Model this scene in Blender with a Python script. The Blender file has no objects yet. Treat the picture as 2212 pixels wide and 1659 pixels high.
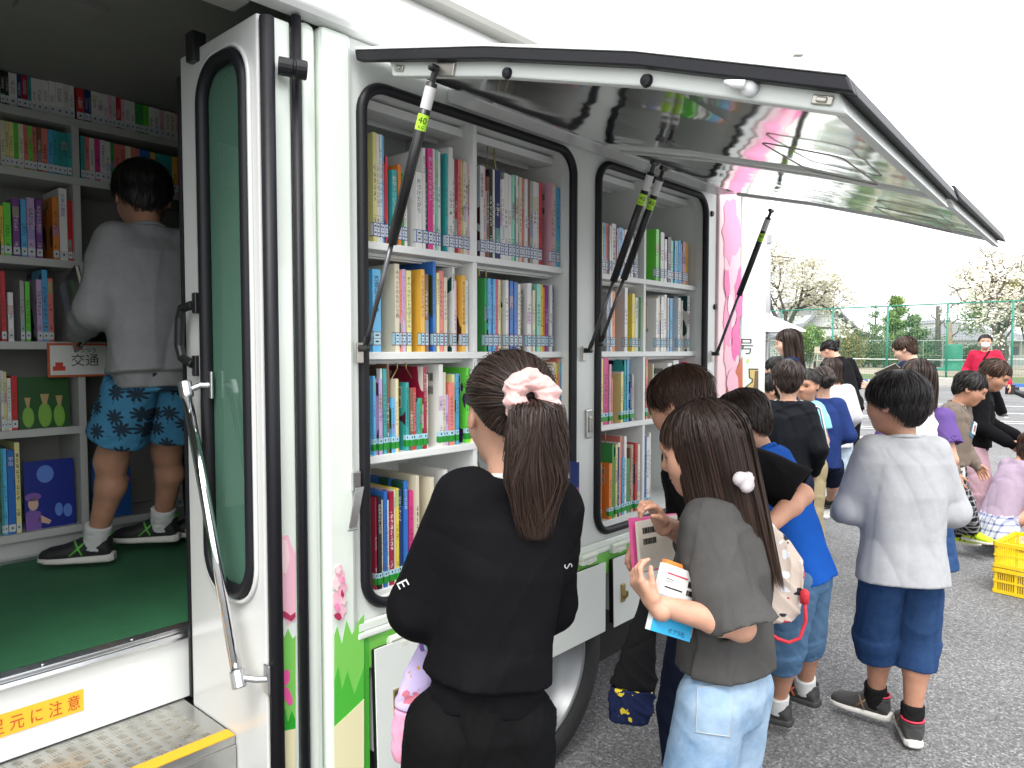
import bpy, bmesh, math, random
import numpy as np
from mathutils import Vector, Matrix
rnd = random.Random(7)
PI = math.pi
sc = bpy.context.scene
COL = sc.collection
# ------------------------------------------------------------ camera
CAM_H = 1.42
YAW = math.radians(41.775); PITCH = math.radians(2.644); FPX = 1570.0   # focal length in px of a 2212 px wide frame
cam_d = bpy.data.cameras.new('camera'); cam = bpy.data.objects.new('camera', cam_d); COL.objects.link(cam)
cam_d.sensor_width = 36.0; cam_d.lens = 36.0 * FPX / 2212.0; cam_d.clip_start = 0.05; cam_d.clip_end = 2000
cam.location = (0, 0, CAM_H)
cam.rotation_euler = (math.pi/2 - PITCH, 0, YAW - math.pi/2)
sc.camera = cam
# ------------------------------------------------------------ sky, sun, exposure (bright overcast day)
SUN_EL = math.radians(58); SUN_AZ = math.radians(215)      # azimuth measured from +X towards +Y
w = bpy.data.worlds.new('World'); sc.world = w; w.use_nodes = True
nt = w.node_tree; nt.nodes.clear()
sky = nt.nodes.new('ShaderNodeTexSky'); sky.sky_type = 'NISHITA'; sky.sun_disc = False
sky.sun_elevation = SUN_EL; sky.sun_rotation = math.pi/2 - SUN_AZ
sky.air_density = 1.0; sky.dust_density = 4.0; sky.ozone_density = 1.0
hs = nt.nodes.new('ShaderNodeHueSaturation'); hs.inputs['Saturation'].default_value = 0.10
mx = nt.nodes.new('ShaderNodeMixRGB'); mx.inputs['Fac'].default_value = 0.72; mx.inputs['Color2'].default_value = (5.9, 6.0, 6.15, 1)
bg = nt.nodes.new('ShaderNodeBackground'); bg.inputs['Strength'].default_value = 0.15
out = nt.nodes.new('ShaderNodeOutputWorld')
nt.links.new(sky.outputs[0], hs.inputs['Color']); nt.links.new(hs.outputs[0], mx.inputs['Color1'])
nt.links.new(mx.outputs[0], bg.inputs['Color']); nt.links.new(bg.outputs[0], out.inputs[0])
sl = bpy.data.lights.new('sun', 'SUN'); sl.energy = 1.0; sl.angle = math.radians(25); sl.color = (1.0, 0.97, 0.92)
so = bpy.data.objects.new('sun', sl); COL.objects.link(so)
sd = Vector((math.cos(SUN_EL)*math.cos(SUN_AZ), math.cos(SUN_EL)*math.sin(SUN_AZ), math.sin(SUN_EL)))
so.rotation_euler = sd.to_track_quat('Z', 'Y').to_euler()
so.location = (0, -10, 20)
vs = sc.view_settings; vs.view_transform = 'Standard'; vs.look = 'None'; vs.gamma = 1; vs.use_curve_mapping = False
vs.exposure = 1.6
sc.cycles.max_bounces = 10; sc.cycles.diffuse_bounces = 5; sc.cycles.glossy_bounces = 4; sc.cycles.transparent_max_bounces = 12
sc.cycles.caustics_reflective = True; sc.cycles.caustics_refractive = False

# ------------------------------------------------------------ measuring helpers (photo px -> metres on real planes)
Fh = np.array([math.cos(YAW), math.sin(YAW), 0]); Rv = np.array([math.sin(YAW), -math.cos(YAW), 0]); Zv = np.array([0, 0, 1.])
Fv = Fh*math.cos(PITCH) - Zv*math.sin(PITCH); Uv = Zv*math.cos(PITCH) + Fh*math.sin(PITCH); Cv = np.array([0, 0, CAM_H])
def ray(x, y): return Fv + Rv*(x-1106.)/FPX - Uv*(y-829.5)/FPX
def onY(x, y, Y): d = ray(x, y); return Cv + d*(Y/d[1])
def onX(x, y, X): d = ray(x, y); return Cv + d*(X/d[0])
def onZ(x, y, z=0.): d = ray(x, y); return Cv + d*((z-CAM_H)/d[2])
def at(x, y, dep): return Cv + ray(x, y)*dep

# ------------------------------------------------------------ materials
MATS = {}
def lin(c):
    return tuple(((v/255.)/12.92 if v/255. <= 0.04045 else ((v/255.+0.055)/1.055)**2.4) for v in c)
def mat(name, col, rough=0.5, metal=0.0, spec=0.5, bump=0.0, bscale=60., var=0.0, vscale=4., coat=0.0, bdist=0.01, sheen=0.0, stretch=None):
    if name in MATS: return MATS[name]
    m = bpy.data.materials.new(name); m.use_nodes = True; MATS[name] = m
    n = m.node_tree.nodes; L = m.node_tree.links; b = n['Principled BSDF']
    b.inputs['Base Color'].default_value = (*col, 1); b.inputs['Roughness'].default_value = rough
    b.inputs['Metallic'].default_value = metal; b.inputs['Specular IOR Level'].default_value = spec
    if coat: b.inputs['Coat Weight'].default_value = coat; b.inputs['Coat Roughness'].default_value = 0.05
    if sheen: b.inputs['Sheen Weight'].default_value = sheen
    if bump or var:
        tc = n.new('ShaderNodeTexCoord'); src = tc.outputs['Object']
        if stretch:
            mp = n.new('ShaderNodeMapping'); mp.inputs['Scale'].default_value = stretch; L.new(src, mp.inputs[0]); src = mp.outputs[0]
    if bump:
        t = n.new('ShaderNodeTexNoise'); t.inputs['Scale'].default_value = bscale; t.inputs['Detail'].default_value = 4
        L.new(src, t.inputs['Vector'])
        bp = n.new('ShaderNodeBump'); bp.inputs['Strength'].default_value = bump; bp.inputs['Distance'].default_value = bdist
        L.new(t.outputs['Fac'], bp.inputs['Height']); L.new(bp.outputs[0], b.inputs['Normal'])
    if var:
        t2 = n.new('ShaderNodeTexNoise'); t2.inputs['Scale'].default_value = vscale; t2.inputs['Detail'].default_value = 5
        L.new(src, t2.inputs['Vector'])
        mr = n.new('ShaderNodeMapRange'); mr.inputs[1].default_value = 0.3; mr.inputs[2].default_value = 0.7
        mr.inputs[3].default_value = 1-var; mr.inputs[4].default_value = 1+var
        L.new(t2.outputs['Fac'], mr.inputs[0])
        mm = n.new('ShaderNodeMixRGB'); mm.blend_type = 'MULTIPLY'; mm.inputs['Fac'].default_value = 1
        mm.inputs['Color1'].default_value = (*col, 1); L.new(mr.outputs[0], mm.inputs['Color2']); L.new(mm.outputs[0], b.inputs['Base Color'])
    return m
def nodes(m): return m.node_tree.nodes, m.node_tree.links, m.node_tree.nodes['Principled BSDF']

# ------------------------------------------------------------ mesh builder
class MB:
    def __init__(s): s.v = []; s.f = []; s.m = []
    def add(s, vs, fs, mi=0):
        o = len(s.v); s.v += [tuple(map(float, p)) for p in vs]
        for f in fs: s.f.append([i+o for i in f]); s.m.append(mi)
        return s
    def obox(s, c, ax, mi=0):           # centre, three half-axis vectors
        c = np.array(c, float); a, b, d = [np.array(t, float) for t in ax]
        P = [c+sx*a+sy*b+sz*d for sz in (-1, 1) for sy in (-1, 1) for sx in (-1, 1)]
        fs = [(0, 2, 3, 1), (4, 5, 7, 6), (0, 1, 5, 4), (2, 6, 7, 3), (0, 4, 6, 2), (1, 3, 7, 5)]
        if np.dot(np.cross(a, b), d) < 0: fs = [f[::-1] for f in fs]
        return s.add(P, fs, mi)
    def box(s, x0, x1, y0, y1, z0, z1, mi=0):
        return s.obox(((x0+x1)/2, (y0+y1)/2, (z0+z1)/2), ((abs(x1-x0)/2, 0, 0), (0, abs(y1-y0)/2, 0), (0, 0, abs(z1-z0)/2)), mi)
    def tube(s, pts, r, n=8, mi=0, cap=True, closed=False):
        pts = [np.array(p, float) for p in pts]; N = len(pts)
        rs = r if hasattr(r, '__len__') else [r]*N
        o = len(s.v); prev = None
        for i, p in enumerate(pts):
            if closed: t = pts[(i+1) % N]-pts[i-1]
            else: t = pts[min(i+1, N-1)]-pts[max(i-1, 0)]
            t = t/(np.linalg.norm(t)+1e-12)
            if prev is None:
                u = np.cross(t, (0, 0, 1) if abs(t[2]) < .9 else (1, 0, 0))
            else: u = prev - t*np.dot(prev, t)
            u = u/(np.linalg.norm(u)+1e-12); prev = u; w_ = np.cross(t, u)
            for k in range(n):
                a = 2*PI*k/n; s.v.append(tuple(p+rs[i]*(u*math.cos(a)+w_*math.sin(a))))
        M = N if closed else N-1
        for i in range(M):
            for k in range(n):
                j = (i+1) % N
                s.f.append([o+i*n+k, o+i*n+(k+1) % n, o+j*n+(k+1) % n, o+j*n+k]); s.m.append(mi)
        if cap and not closed:
            s.f.append([o+k for k in range(n)][::-1]); s.m.append(mi)
            s.f.append([o+(N-1)*n+k for k in range(n)]); s.m.append(mi)
        return s
    def lathe(s, c, axis, prof, n=32, mi=0):    # prof: [(radius, distance along axis)]
        c = np.array(c, float); t = np.array(axis, float); t /= np.linalg.norm(t)
        u = np.cross(t, (0, 0, 1) if abs(t[2]) < .9 else (1, 0, 0)); u /= np.linalg.norm(u); w_ = np.cross(t, u)
        o = len(s.v)
        for (r, h) in prof:
            for k in range(n):
                a = 2*PI*k/n; s.v.append(tuple(c+t*h+r*(u*math.cos(a)+w_*math.sin(a))))
        for i in range(len(prof)-1):
            for k in range(n):
                s.f.append([o+i*n+k, o+i*n+(k+1) % n, o+(i+1)*n+(k+1) % n, o+(i+1)*n+k]); s.m.append(mi)
        return s
    def prism(s, poly, d, mi=0):        # 3-D polygon extruded by vector d
        P = [np.array(p, float) for p in poly]; d = np.array(d, float); n = len(P)
        fs = [tuple(range(n))[::-1], tuple(range(n, 2*n))]+[(i, (i+1) % n, n+(i+1) % n, n+i) for i in range(n)]
        nrm = sum(np.cross(P[i]-P[0], P[(i+1) % n]-P[0]) for i in range(n))
        if np.dot(nrm, d) < 0: fs = [f[::-1] for f in fs]
        return s.add(P+[p+d for p in P], fs, mi)
    def build(s, name, mats, parent=None, smooth=False, bevel=0.0, base=None, seg=2):
        me = bpy.data.meshes.new(name)
        vs_ = s.v
        if base is not None: vs_ = [(a[0]-base[0], a[1]-base[1], a[2]-base[2]) for a in vs_]
        me.from_pydata(vs_, [], s.f)
        if not isinstance(mats, (list, tuple)): mats = [mats]
        for m in mats: me.materials.append(m)
        me.polygons.foreach_set('material_index', s.m)
        if smooth: me.polygons.foreach_set('use_smooth', [True]*len(s.f))
        me.update()
        o = bpy.data.objects.new(name, me); COL.objects.link(o)
        if parent is not None:
            o.parent = parent
            if base is None: o.matrix_parent_inverse = world_of(parent).inverted()
        elif base is not None: o.location = base
        if bevel:
            b = o.modifiers.new('bevel', 'BEVEL'); b.width = bevel; b.segments = seg; b.limit_method = 'ANGLE'; b.angle_limit = math.radians(40)
            b.harden_normals = False
        return o
def world_of(o):
    M = o.matrix_basis.copy()
    while o.parent is not None:
        M = o.matrix_parent_inverse @ M
        o = o.parent; M = o.matrix_basis @ M
    return M
def thing(name, label, cat, loc=(0, 0, 0), group=None):
    o = bpy.data.objects.new(name, None); COL.objects.link(o); o.location = loc; o.empty_display_size = .1
    return tag(o, label, cat, group)
def tag(o, label, cat, group=None):
    o['label'] = label; o['category'] = cat
    if group: o['group'] = group
    return o
def struct(o): o['kind'] = 'structure'; return o
def stuff(o): o['kind'] = 'stuff'; return o
def rrect(x0, x1, z0, z1, r, n=6):
    P = []
    for cx, cz, a0 in ((x1-r, z1-r, 0), (x0+r, z1-r, 90), (x0+r, z0+r, 180), (x1-r, z0+r, 270)):
        for k in range(n+1):
            a = math.radians(a0+90*k/n); P.append((cx+r*math.cos(a), cz+r*math.sin(a)))
    return P
def plate(outer, holes, d, to3, mi_name=None):
    """flat plate with holes: loops are 2-D, to3 maps them to 3-D, d is the thickness vector; returns (verts, faces)"""
    bm = bmesh.new(); es = []; d = Vector(d)
    for lp in [outer]+list(holes):
        vs_ = [bm.verts.new(to3(*p)) for p in lp]
        es += [bm.edges.new((vs_[i], vs_[(i+1) % len(vs_)])) for i in range(len(vs_))]
    bmesh.ops.triangle_fill(bm, use_beauty=True, use_dissolve=False, edges=es)
    bmesh.ops.recalc_face_normals(bm, faces=bm.faces[:])
    r = bmesh.ops.extrude_face_region(bm, geom=bm.faces[:])
    bmesh.ops.translate(bm, vec=d, verts=[g for g in r['geom'] if isinstance(g, bmesh.types.BMVert)])
    bmesh.ops.recalc_face_normals(bm, faces=bm.faces[:])
    bm.verts.index_update()
    V = [tuple(v.co) for v in bm.verts]; Fc = [[v.index for v in f.verts] for f in bm.faces]
    bm.free(); return V, Fc
# ------------------------------------------------------------ lettering: text turned into mesh data
_TC = {}
def text_geo(s, vertical=False, lh=1.0):
    key = (s, vertical, lh)
    if key in _TC: return _TC[key]
    cu = bpy.data.curves.new('lettering', 'FONT'); cu.body = '\n'.join(s) if vertical else s
    cu.align_x = 'CENTER'; cu.align_y = 'CENTER'; cu.resolution_u = 2; cu.space_line = lh
    ob = bpy.data.objects.new('lettering', cu); COL.objects.link(ob)
    dg = bpy.context.evaluated_depsgraph_get(); dg.update()
    me = bpy.data.meshes.new_from_object(ob.evaluated_get(dg))
    V = np.array([v.co[:] for v in me.vertices]).reshape(-1, 3); Fc = [list(p.vertices) for p in me.polygons]
    bpy.data.meshes.remove(me); bpy.data.objects.remove(ob); bpy.data.curves.remove(cu)
    if len(V):
        lo = V.min(0); hi = V.max(0); V = (V-(lo+hi)/2); size = hi-lo
    else: size = np.zeros(3)
    _TC[key] = (V, Fc, size); return _TC[key]
def put_text(mb, s, c, ux, uy, h=None, w=None, mi=0, vertical=False, lh=1.0):
    """lay lettering centred at c, ux/uy unit vectors; fit to height h and/or width w"""
    V, Fc, size = text_geo(s, vertical, lh)
    if not len(V): return
    sy = h/size[1] if h else w/size[0]; sx = w/size[0] if w else sy
    c = np.array(c); ux = np.array(ux); uy = np.array(uy)
    mb.add([c+ux*p[0]*sx+uy*p[1]*sy for p in V], Fc, mi)
# ============================================================ materials of the vehicle
M_white = mat('white_body_paint', (.74, .80, .73), .22, coat=.6, bump=.02, bscale=8, var=.035, vscale=5, stretch=(1.5, 1.5, .35))
M_roofw = mat('white_roof_paint', (.82, .83, .82), .3)
M_grey = mat('pale_grey_paint', (.68, .71, .68), .38, var=.03, bump=.03, bscale=30)
M_door = mat('door_grey_paint', (.60, .61, .595), .28, coat=.4, var=.02, bump=.02, bscale=10)
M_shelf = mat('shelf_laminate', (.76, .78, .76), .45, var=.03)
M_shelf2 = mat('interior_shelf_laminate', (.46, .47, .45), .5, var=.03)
M_back = mat('shelf_back_panel', (.66, .68, .66), .6, var=.03)
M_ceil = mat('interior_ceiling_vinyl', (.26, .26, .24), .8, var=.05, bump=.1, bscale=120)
M_rub = mat('black_rubber', (.009, .009, .012), .48, spec=.3, bump=.05, bscale=40)
M_plas = mat('black_plastic', (.012, .012, .013), .32)
M_chrome = mat('chrome', (.82, .82, .84), .07, 1.0)
M_alu = mat('brushed_aluminium', (.62, .63, .64), .28, 1.0, bump=.03, bscale=90)
M_steel = mat('zinc_plated_steel', (.42, .40, .36), .35, .9, bump=.05, bscale=60)
M_brass = mat('yellow_zinc_wire', (.40, .30, .12), .3, 1.0)
M_rim = mat('silver_wheel_paint', (.30, .31, .32), .42, .7, var=.05)
M_tyre = mat('tyre_rubber', (.018, .018, .019), .75, bump=.3, bscale=40)
M_dark = mat('dark_underbody', (.01, .01, .01), .8)
M_floor = mat('green_floor_mat', (.028, .145, .062), .72, bump=.35, bscale=260, var=.08, vscale=9)
M_art_g1 = mat('light_green_vinyl', (.20, .58, .10), .3)
M_art_g2 = mat('mid_green_vinyl', (.075, .46, .045), .3)
M_art_g3 = mat('deep_green_vinyl', (.02, .36, .02), .3)
M_art_p1 = mat('pale_pink_vinyl', (.86, .48, .58), .3)
M_art_p2 = mat('pink_vinyl', (.86, .27, .47), .3)
M_art_p3 = mat('hot_pink_vinyl', (.84, .10, .36), .3)
M_art_p0 = mat('blush_vinyl', (.9, .66, .68), .3)
M_art_r = mat('crimson_vinyl', (.42, .03, .09), .3)
M_art_c = mat('cream_vinyl', (.80, .74, .46), .3)
M_art_t = mat('terracotta_vinyl', (.55, .12, .05), .3)
M_art_o = mat('ochre_vinyl', (.56, .42, .12), .3)
M_art_b = mat('brown_vinyl', (.13, .06, .02), .3)
M_black = mat('black_ink', (.015, .013, .012), .5)
M_yel = mat('yellow_tape', (.80, .40, .015), .55, bump=.15, bscale=200)
M_red_ink = mat('red_ink', (.55, .07, .02), .5)
M_lime = mat('lime_sticker', (.45, .80, .04), .5)
M_lblw = mat('white_sticker', (.60, .60, .60), .5)
def mirror_mat():
    m = mat('polished_metal_lining', (.88, .89, .88), .085, 1.0); n, L, b = nodes(m)
    tc = n.new('ShaderNodeTexCoord'); mp = n.new('ShaderNodeMapping'); mp.inputs['Scale'].default_value = (3.2, 2.2, 2.2)
    t = n.new('ShaderNodeTexNoise'); t.inputs['Scale'].default_value = 1.6; t.inputs['Detail'].default_value = 1
    bp = n.new('ShaderNodeBump'); bp.inputs['Strength'].default_value = .28; bp.inputs['Distance'].default_value = .018
    L.new(tc.outputs['Object'], mp.inputs[0]); L.new(mp.outputs[0], t.inputs['Vector']); L.new(t.outputs['Fac'], bp.inputs['Height']); L.new(bp.outputs[0], b.inputs['Normal'])
    return m
M_mirror = mirror_mat()
M_tread = mat('plate_metal', (.52, .515, .49), .36, .9, var=.12, vscale=12, bump=.05, bscale=80)
def glass_mat():
    m = mat('green_tinted_glass', (.035, .085, .06), .03, spec=.9); n, L, b = nodes(m)
    b.inputs['Transmission Weight'].default_value = .55; b.inputs['IOR'].default_value = 1.5; b.inputs['Base Color'].default_value = (.16, .34, .25, 1); return m
M_glass = glass_mat()

# ============================================================ the vehicle: side wall stands in the plane Y = YW
YW = 1.5
truck = thing('mobile_library_truck', 'white mobile library truck with cherry blossom graphics and its side shelf hatches raised', 'truck', (1.6, 2.4, 0))
def P(mb, name, mats, parent=None, **k): return mb.build(name, mats, parent or truck, **k)
BAYS = [(1.118, 2.003, 1.57), (2.142, 2.965, 2.535)]      # opening x0, x1, divider
BZ0, BZ1 = .752, 2.092
# side wall plate with the two rounded shelf openings
mb = MB()
V, Fc = plate([(1.088, .70), (3.07, .70), (3.07, 2.188), (1.088, 2.188)], [rrect(a, b, BZ0, BZ1, .07) for a, b, _ in BAYS], (0, .05, 0), lambda x, z: (x, YW+.012, z))
mb.add(V, Fc); P(mb, 'hatch_surround', M_grey)
# rubber seals round the openings
for a, b, _ in BAYS:
    mb = MB(); mb.tube([(x, YW+.006, z) for x, z in rrect(a+.004, b-.004, BZ0+.004, BZ1-.004, .075, 8)], .0145, 8, closed=True)
    P(mb, 'opening_seal', M_rub, smooth=True)
# door-side pillar and jamb strips (door edge, jamb, strip, rounded jamb, pillar)
mb = MB(); mb.box(1.003, 1.09, YW-.002, YW+.10, .12, 2.188); pil = P(mb, 'corner_pillar', M_white, bevel=.012)
mb = MB(); mb.box(.951, .999, YW+.008, YW+.12, .12, 2.188); P(mb, 'door_jamb', M_white, bevel=.02, seg=3)
mb = MB(); mb.box(.879, .929, YW+.012, YW+.05, .14, 2.17); jam2 = P(mb, 'outer_door_leaf', M_white, bevel=.004)
mb = MB(); mb.tube([(.940, YW+.004, .12), (.940, YW+.004, 2.186)], .0115, 10); P(mb, 'jamb_seal', M_rub, smooth=True)
mb = MB(); mb.tube([(.862, YW-.004, .14), (.862, YW-.004, 2.155)], .0165, 10); P(mb, 'door_edge_seal', M_rub, smooth=True)
mb = MB(); mb.lathe((.885, YW-.01, 2.055), (.9, -.45, -.05), [(0, 0), (.02, 0), (.02, .03), (.016, .032), (.016, .036), (.021, .038), (.021, .062), (0, .063)], 16); P(mb, 'door_stop', M_rub, smooth=False, bevel=.002)
# roof: drip rail, rounded cant and top, one shell over the whole body
prof = [(1.478, 2.192), (1.462, 2.205), (1.468, 2.232), (1.50, 2.262), (1.56, 2.36), (1.62, 2.44), (1.72, 2.60), (1.86, 2.66), (3.1, 2.66), (3.3, 2.55), (3.36, 2.35), (3.36, 2.19),
        (3.33, 2.19), (3.33, 2.34), (3.27, 2.53), (3.1, 2.63), (1.87, 2.63), (1.74, 2.575), (1.53, 2.25), (1.53, 2.192)]
mb = MB(); mb.prism([(-1.2, y, z) for y, z in prof], (4.85, 0, 0)); P(mb, 'roof', M_roofw, bevel=.006)
mb = MB(); mb.box(-1.2, 3.62, 1.532, 3.328, 2.39, 2.41); P(mb, 'ceiling', M_ceil)
mb = MB(); mb.box(.62, .80, 2.25, 2.42, 2.375, 2.389)
mb.box(-1.19, .84, 1.532, 1.60, 2.19, 2.388); P(mb, 'door_header', M_ceil)
# far body wall, ends, underframe
mb = MB(); mb.box(-1.2, 3.62, 3.331, 3.358, .35, 2.19); P(mb, 'far_side_wall', M_white)
mb = MB(); mb.box(-1.2, -1.17, 1.5, 3.33, .35, 2.62); P(mb, 'end_wall', M_white); mb = MB(); mb.box(3.617, 3.64, 1.53, 3.33, .35, 2.60); P(mb, 'end_wall', M_white)
mb = MB(); mb.box(-1.16, -.15, YW, YW+.04, .2, 2.188); P(mb, 'front_side_wall', M_white)
mb = MB(); mb.box(1.13, 3.58, 1.62, 3.3, .47, .62); mb.box(1.0, 3.58, 2.2, 2.3, .3, .47); mb.box(1.0, 3.58, 2.8, 2.9, .3, .47); mb.box(1.0, 1.12, 1.6, 3.3, .32, .62); P(mb, 'underframe', M_dark)
# ---------------------------------------------------------------- doorway: floor, riser, step, nosing
FZ = .67; RY = 1.945; TZ = .48
mb = MB(); mb.box(-.9, 3.55, RY+.012, 3.32, FZ-.03, FZ); P(mb, 'cabin_floor', M_floor)
mb = MB(); mb.box(-.16, 1.02, RY-.004, RY+.012, TZ+.004, FZ-.018); P(mb, 'step_riser', mat('white_step_panel', (.74, .76, .74), .35, var=.02))
mb = MB(); mb.box(-.16, 1.02, RY-.012, RY+.035, FZ-.016, FZ+.004); mb.tube([(-.16, RY-.010, FZ-.012), (1.02, RY-.010, FZ-.012)], .012, 8)
for k in range(4): mb.box(-.16, 1.02, RY-.004+k*.010, RY+.002+k*.010, FZ+.004, FZ+.0065)
for k in range(5): mb.lathe((.12+k*.2, RY+.013, FZ+.006), (0, 0, 1), [(0, 0), (.005, 0), (.004, .002), (0, .002)], 8)
P(mb, 'floor_nosing', M_alu)
mb = MB(); mb.box(-.16, .842, 1.66, RY-.004, TZ-.02, TZ); mb.box(-.16, .842, 1.655, 1.675, TZ-.09, TZ-.021); P(mb, 'step_tread', M_tread)
mb = MB(); ci = 0
for i in range(24):
    for j in range(8):
        cx_, cy_ = .045+i*.034, 1.718+j*.0285; a = (.25 if (i+j) % 2 else PI/2+.25); dx_, dy_ = math.cos(a), math.sin(a)
        if cy_ > RY-.018 or cx_ > .825: continue
        for k in (-1.5, -.5, .5, 1.5):
            ox, oy = cx_-dy_*k*.0066, cy_+dx_*k*.0066; L_ = .0125-.001*abs(k)
            mb.add([(ox-dx_*L_, oy-dy_*L_, TZ+.0002), (ox-dy_*.0011, oy+dx_*.0011, TZ+.0002), (ox+dx_*L_, oy+dy_*L_, TZ+.0002), (ox+dy_*.0011, oy-dx_*.0011, TZ+.0002), (ox-dx_*L_*.5, oy-dy_*L_*.5, TZ+.0018), (ox+dx_*L_*.5, oy+dy_*L_*.5, TZ+.0018)], [(0, 4, 1), (1, 4, 5, 2), (2, 5, 3), (3, 5, 4, 0)])
tb = P(mb, 'tread_bars', mat('tread_bar_metal', (.62, .60, .54), .26, 1.0)); stuff(tb)
mb = MB(); mb.box(-.16, .842, 1.66, 1.70, TZ+.0005, TZ+.003); P(mb, 'step_edge_strip', M_yel)
mb = MB(); mb.box(-.16, .842, 1.70, RY, .1, TZ-.03); P(mb, 'step_well', M_dark)
# warning strip on the riser
c0 = onY(0, 1545, RY); c1 = onY(177, 1459, RY)
zc = .568; hh = .0265
mb = MB(); mb.prism([(.0, RY-.005, zc-hh), (c1[0], RY-.005, zc-hh), (c1[0], RY-.005, zc+hh), (.0, RY-.005, zc+hh)], (0, -.0012, 0)); ws = P(mb, 'step_warning_sign', mat('amber_sign', (.86, .50, .03), .45))
mb = MB(); tw = (c1[0]-.012) - .20
xs_ = onY(-26, 1545, RY)[0]; put_text(mb, '足 元 に 注 意', ((xs_+c1[0]-.008)/2, RY-.0075, zc), (1, 0, 0), (0, 0, 1), h=.036, w=c1[0]-.008-xs_); P(mb, 'sign_lettering', M_red_ink, ws)
# ---------------------------------------------------------------- folded door leaf (stands across the doorway)
XL = .846
leaf = []
YI = 1.893; YO = 1.512
out_ = [(YO, .13), (1.70, .13), (1.70, TZ-.004), (YI, TZ-.004), (YI, 2.165), (YO, 2.165)]
wz0, wz1 = onX(530, 1290, XL)[2], onX(525, 92, XL)[2]-.005
wy1 = onX(440, 500, XL)[1]; wy0 = onX(540, 600, XL)[1]
V, Fc = plate(out_, [rrect(wy0, wy1, wz0, wz1, .085, 8)], (.024, 0, 0), lambda y, z: (XL, y, z))
mb = MB(); mb.add(V, Fc); leafo = P(mb, 'door_leaf', M_door, bevel=.004)
mb = MB(); mb.tube([(XL-.002, y, z) for y, z in rrect(wy0+.006, wy1-.006, wz0+.006, wz1-.006, .085, 8)], .0165, 8, closed=True); P(mb, 'window_seal', M_rub, leafo, smooth=True)
mb = MB(); mb.tube([(XL-.004, y, z) for y, z in rrect(wy0-.016, wy1+.016, wz0-.016, wz1+.016, .10, 8)], .006, 6, closed=True); P(mb, 'window_lip', M_door, leafo, smooth=True)
mb = MB(); mb.prism([(XL+.010, y, z) for y, z in rrect(wy0, wy1, wz0, wz1, .08, 8)], (.005, 0, 0)); P(mb, 'window_glass', M_glass, leafo)
# second leaf behind, its own seal seen through the glass
V, Fc = plate([(YO+.03, .13), (YI+.05, .13), (YI+.05, 2.16), (YO+.03, 2.16)], [rrect(wy0+.03, wy1+.03, wz0, wz1, .085, 8)], (.02, 0, 0), lambda y, z: (XL+.075, y, z))
mb = MB(); mb.add(V, Fc); leaf2 = P(mb, 'door_leaf', M_door)
mb = MB(); mb.tube([(XL+.072, y, z) for y, z in rrect(wy0+.036, wy1+.024, wz0+.006, wz1-.006, .085, 8)], .0165, 8, closed=True); P(mb, 'window_seal', M_rub, leaf2, smooth=True)
mb = MB(); mb.prism([(XL+.082, y, z) for y, z in rrect(wy0+.03, wy1+.03, wz0, wz1, .08, 8)], (.005, 0, 0)); P(mb, 'window_glass', M_glass, leaf2)
# handrail with brackets
h0 = onX(399, 828, XL-.05); h1 = onX(517, 1482, XL-.05)
mb = MB(); mb.tube([h0, h1], .0125, 16); hr = P(mb, 'handrail', M_chrome, smooth=True)
for q, dz, dy in ((h0, -.005, -.035), (h1, .012, -.04)):
    mb = MB(); d = (h1-h0)/np.linalg.norm(h1-h0); sgn = 1 if q is h0 else -1
    mb.tube([q-d*.004*sgn, q+d*.036*sgn], .0165, 16)
    mb.tube([q+d*.02*sgn, q+np.array([.03, dy*.6, dz]), q+np.array([.048, dy, dz])], .008, 8)
    e = q+np.array([.047, dy, dz]); mb.obox(e, ((.004, 0, 0), (0, .012, 0), (0, 0, .034)))
    P(mb, 'rail_bracket', M_alu, hr, bevel=.003)
# door handle, latch and top bracket on the inner edge
e0 = onX(424, 655, XL-.01); e1 = onX(424, 790, XL-.01)
mb = MB()
for q in (e0, e1): mb.obox((XL-.01, q[1]-.004, q[2]), ((.010, 0, 0), (0, .010, 0), (0, 0, .026)))
mb.tube([(XL-.018, e0[1], e0[2]-.005), (XL-.03, e0[1]+.035, e0[2]-.012), (XL-.03, e0[1]+.05, e0[2]-.035), (XL-.03, e1[1]+.05, e1[2]+.05), (XL-.03, e1[1]+.035, e1[2]+.02), (XL-.018, e1[1], e1[2]+.004)], .0125, 8)
P(mb, 'door_handle', M_plas, leafo, bevel=.003)
q = onX(411, 102, XL-.012)
mb = MB(); mb.obox((XL+.0, q[1]-.004, q[2]), ((.018, 0, 0), (0, .020, 0), (0, 0, .036))); P(mb, 'hinge_bracket', M_plas, leafo, bevel=.004)
mb = MB(); mb.box(XL-.004, XL+.02, YI+.001, YI+.012, .5, 2.12); P(mb, 'edge_rubber', M_rub, leafo)
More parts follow.
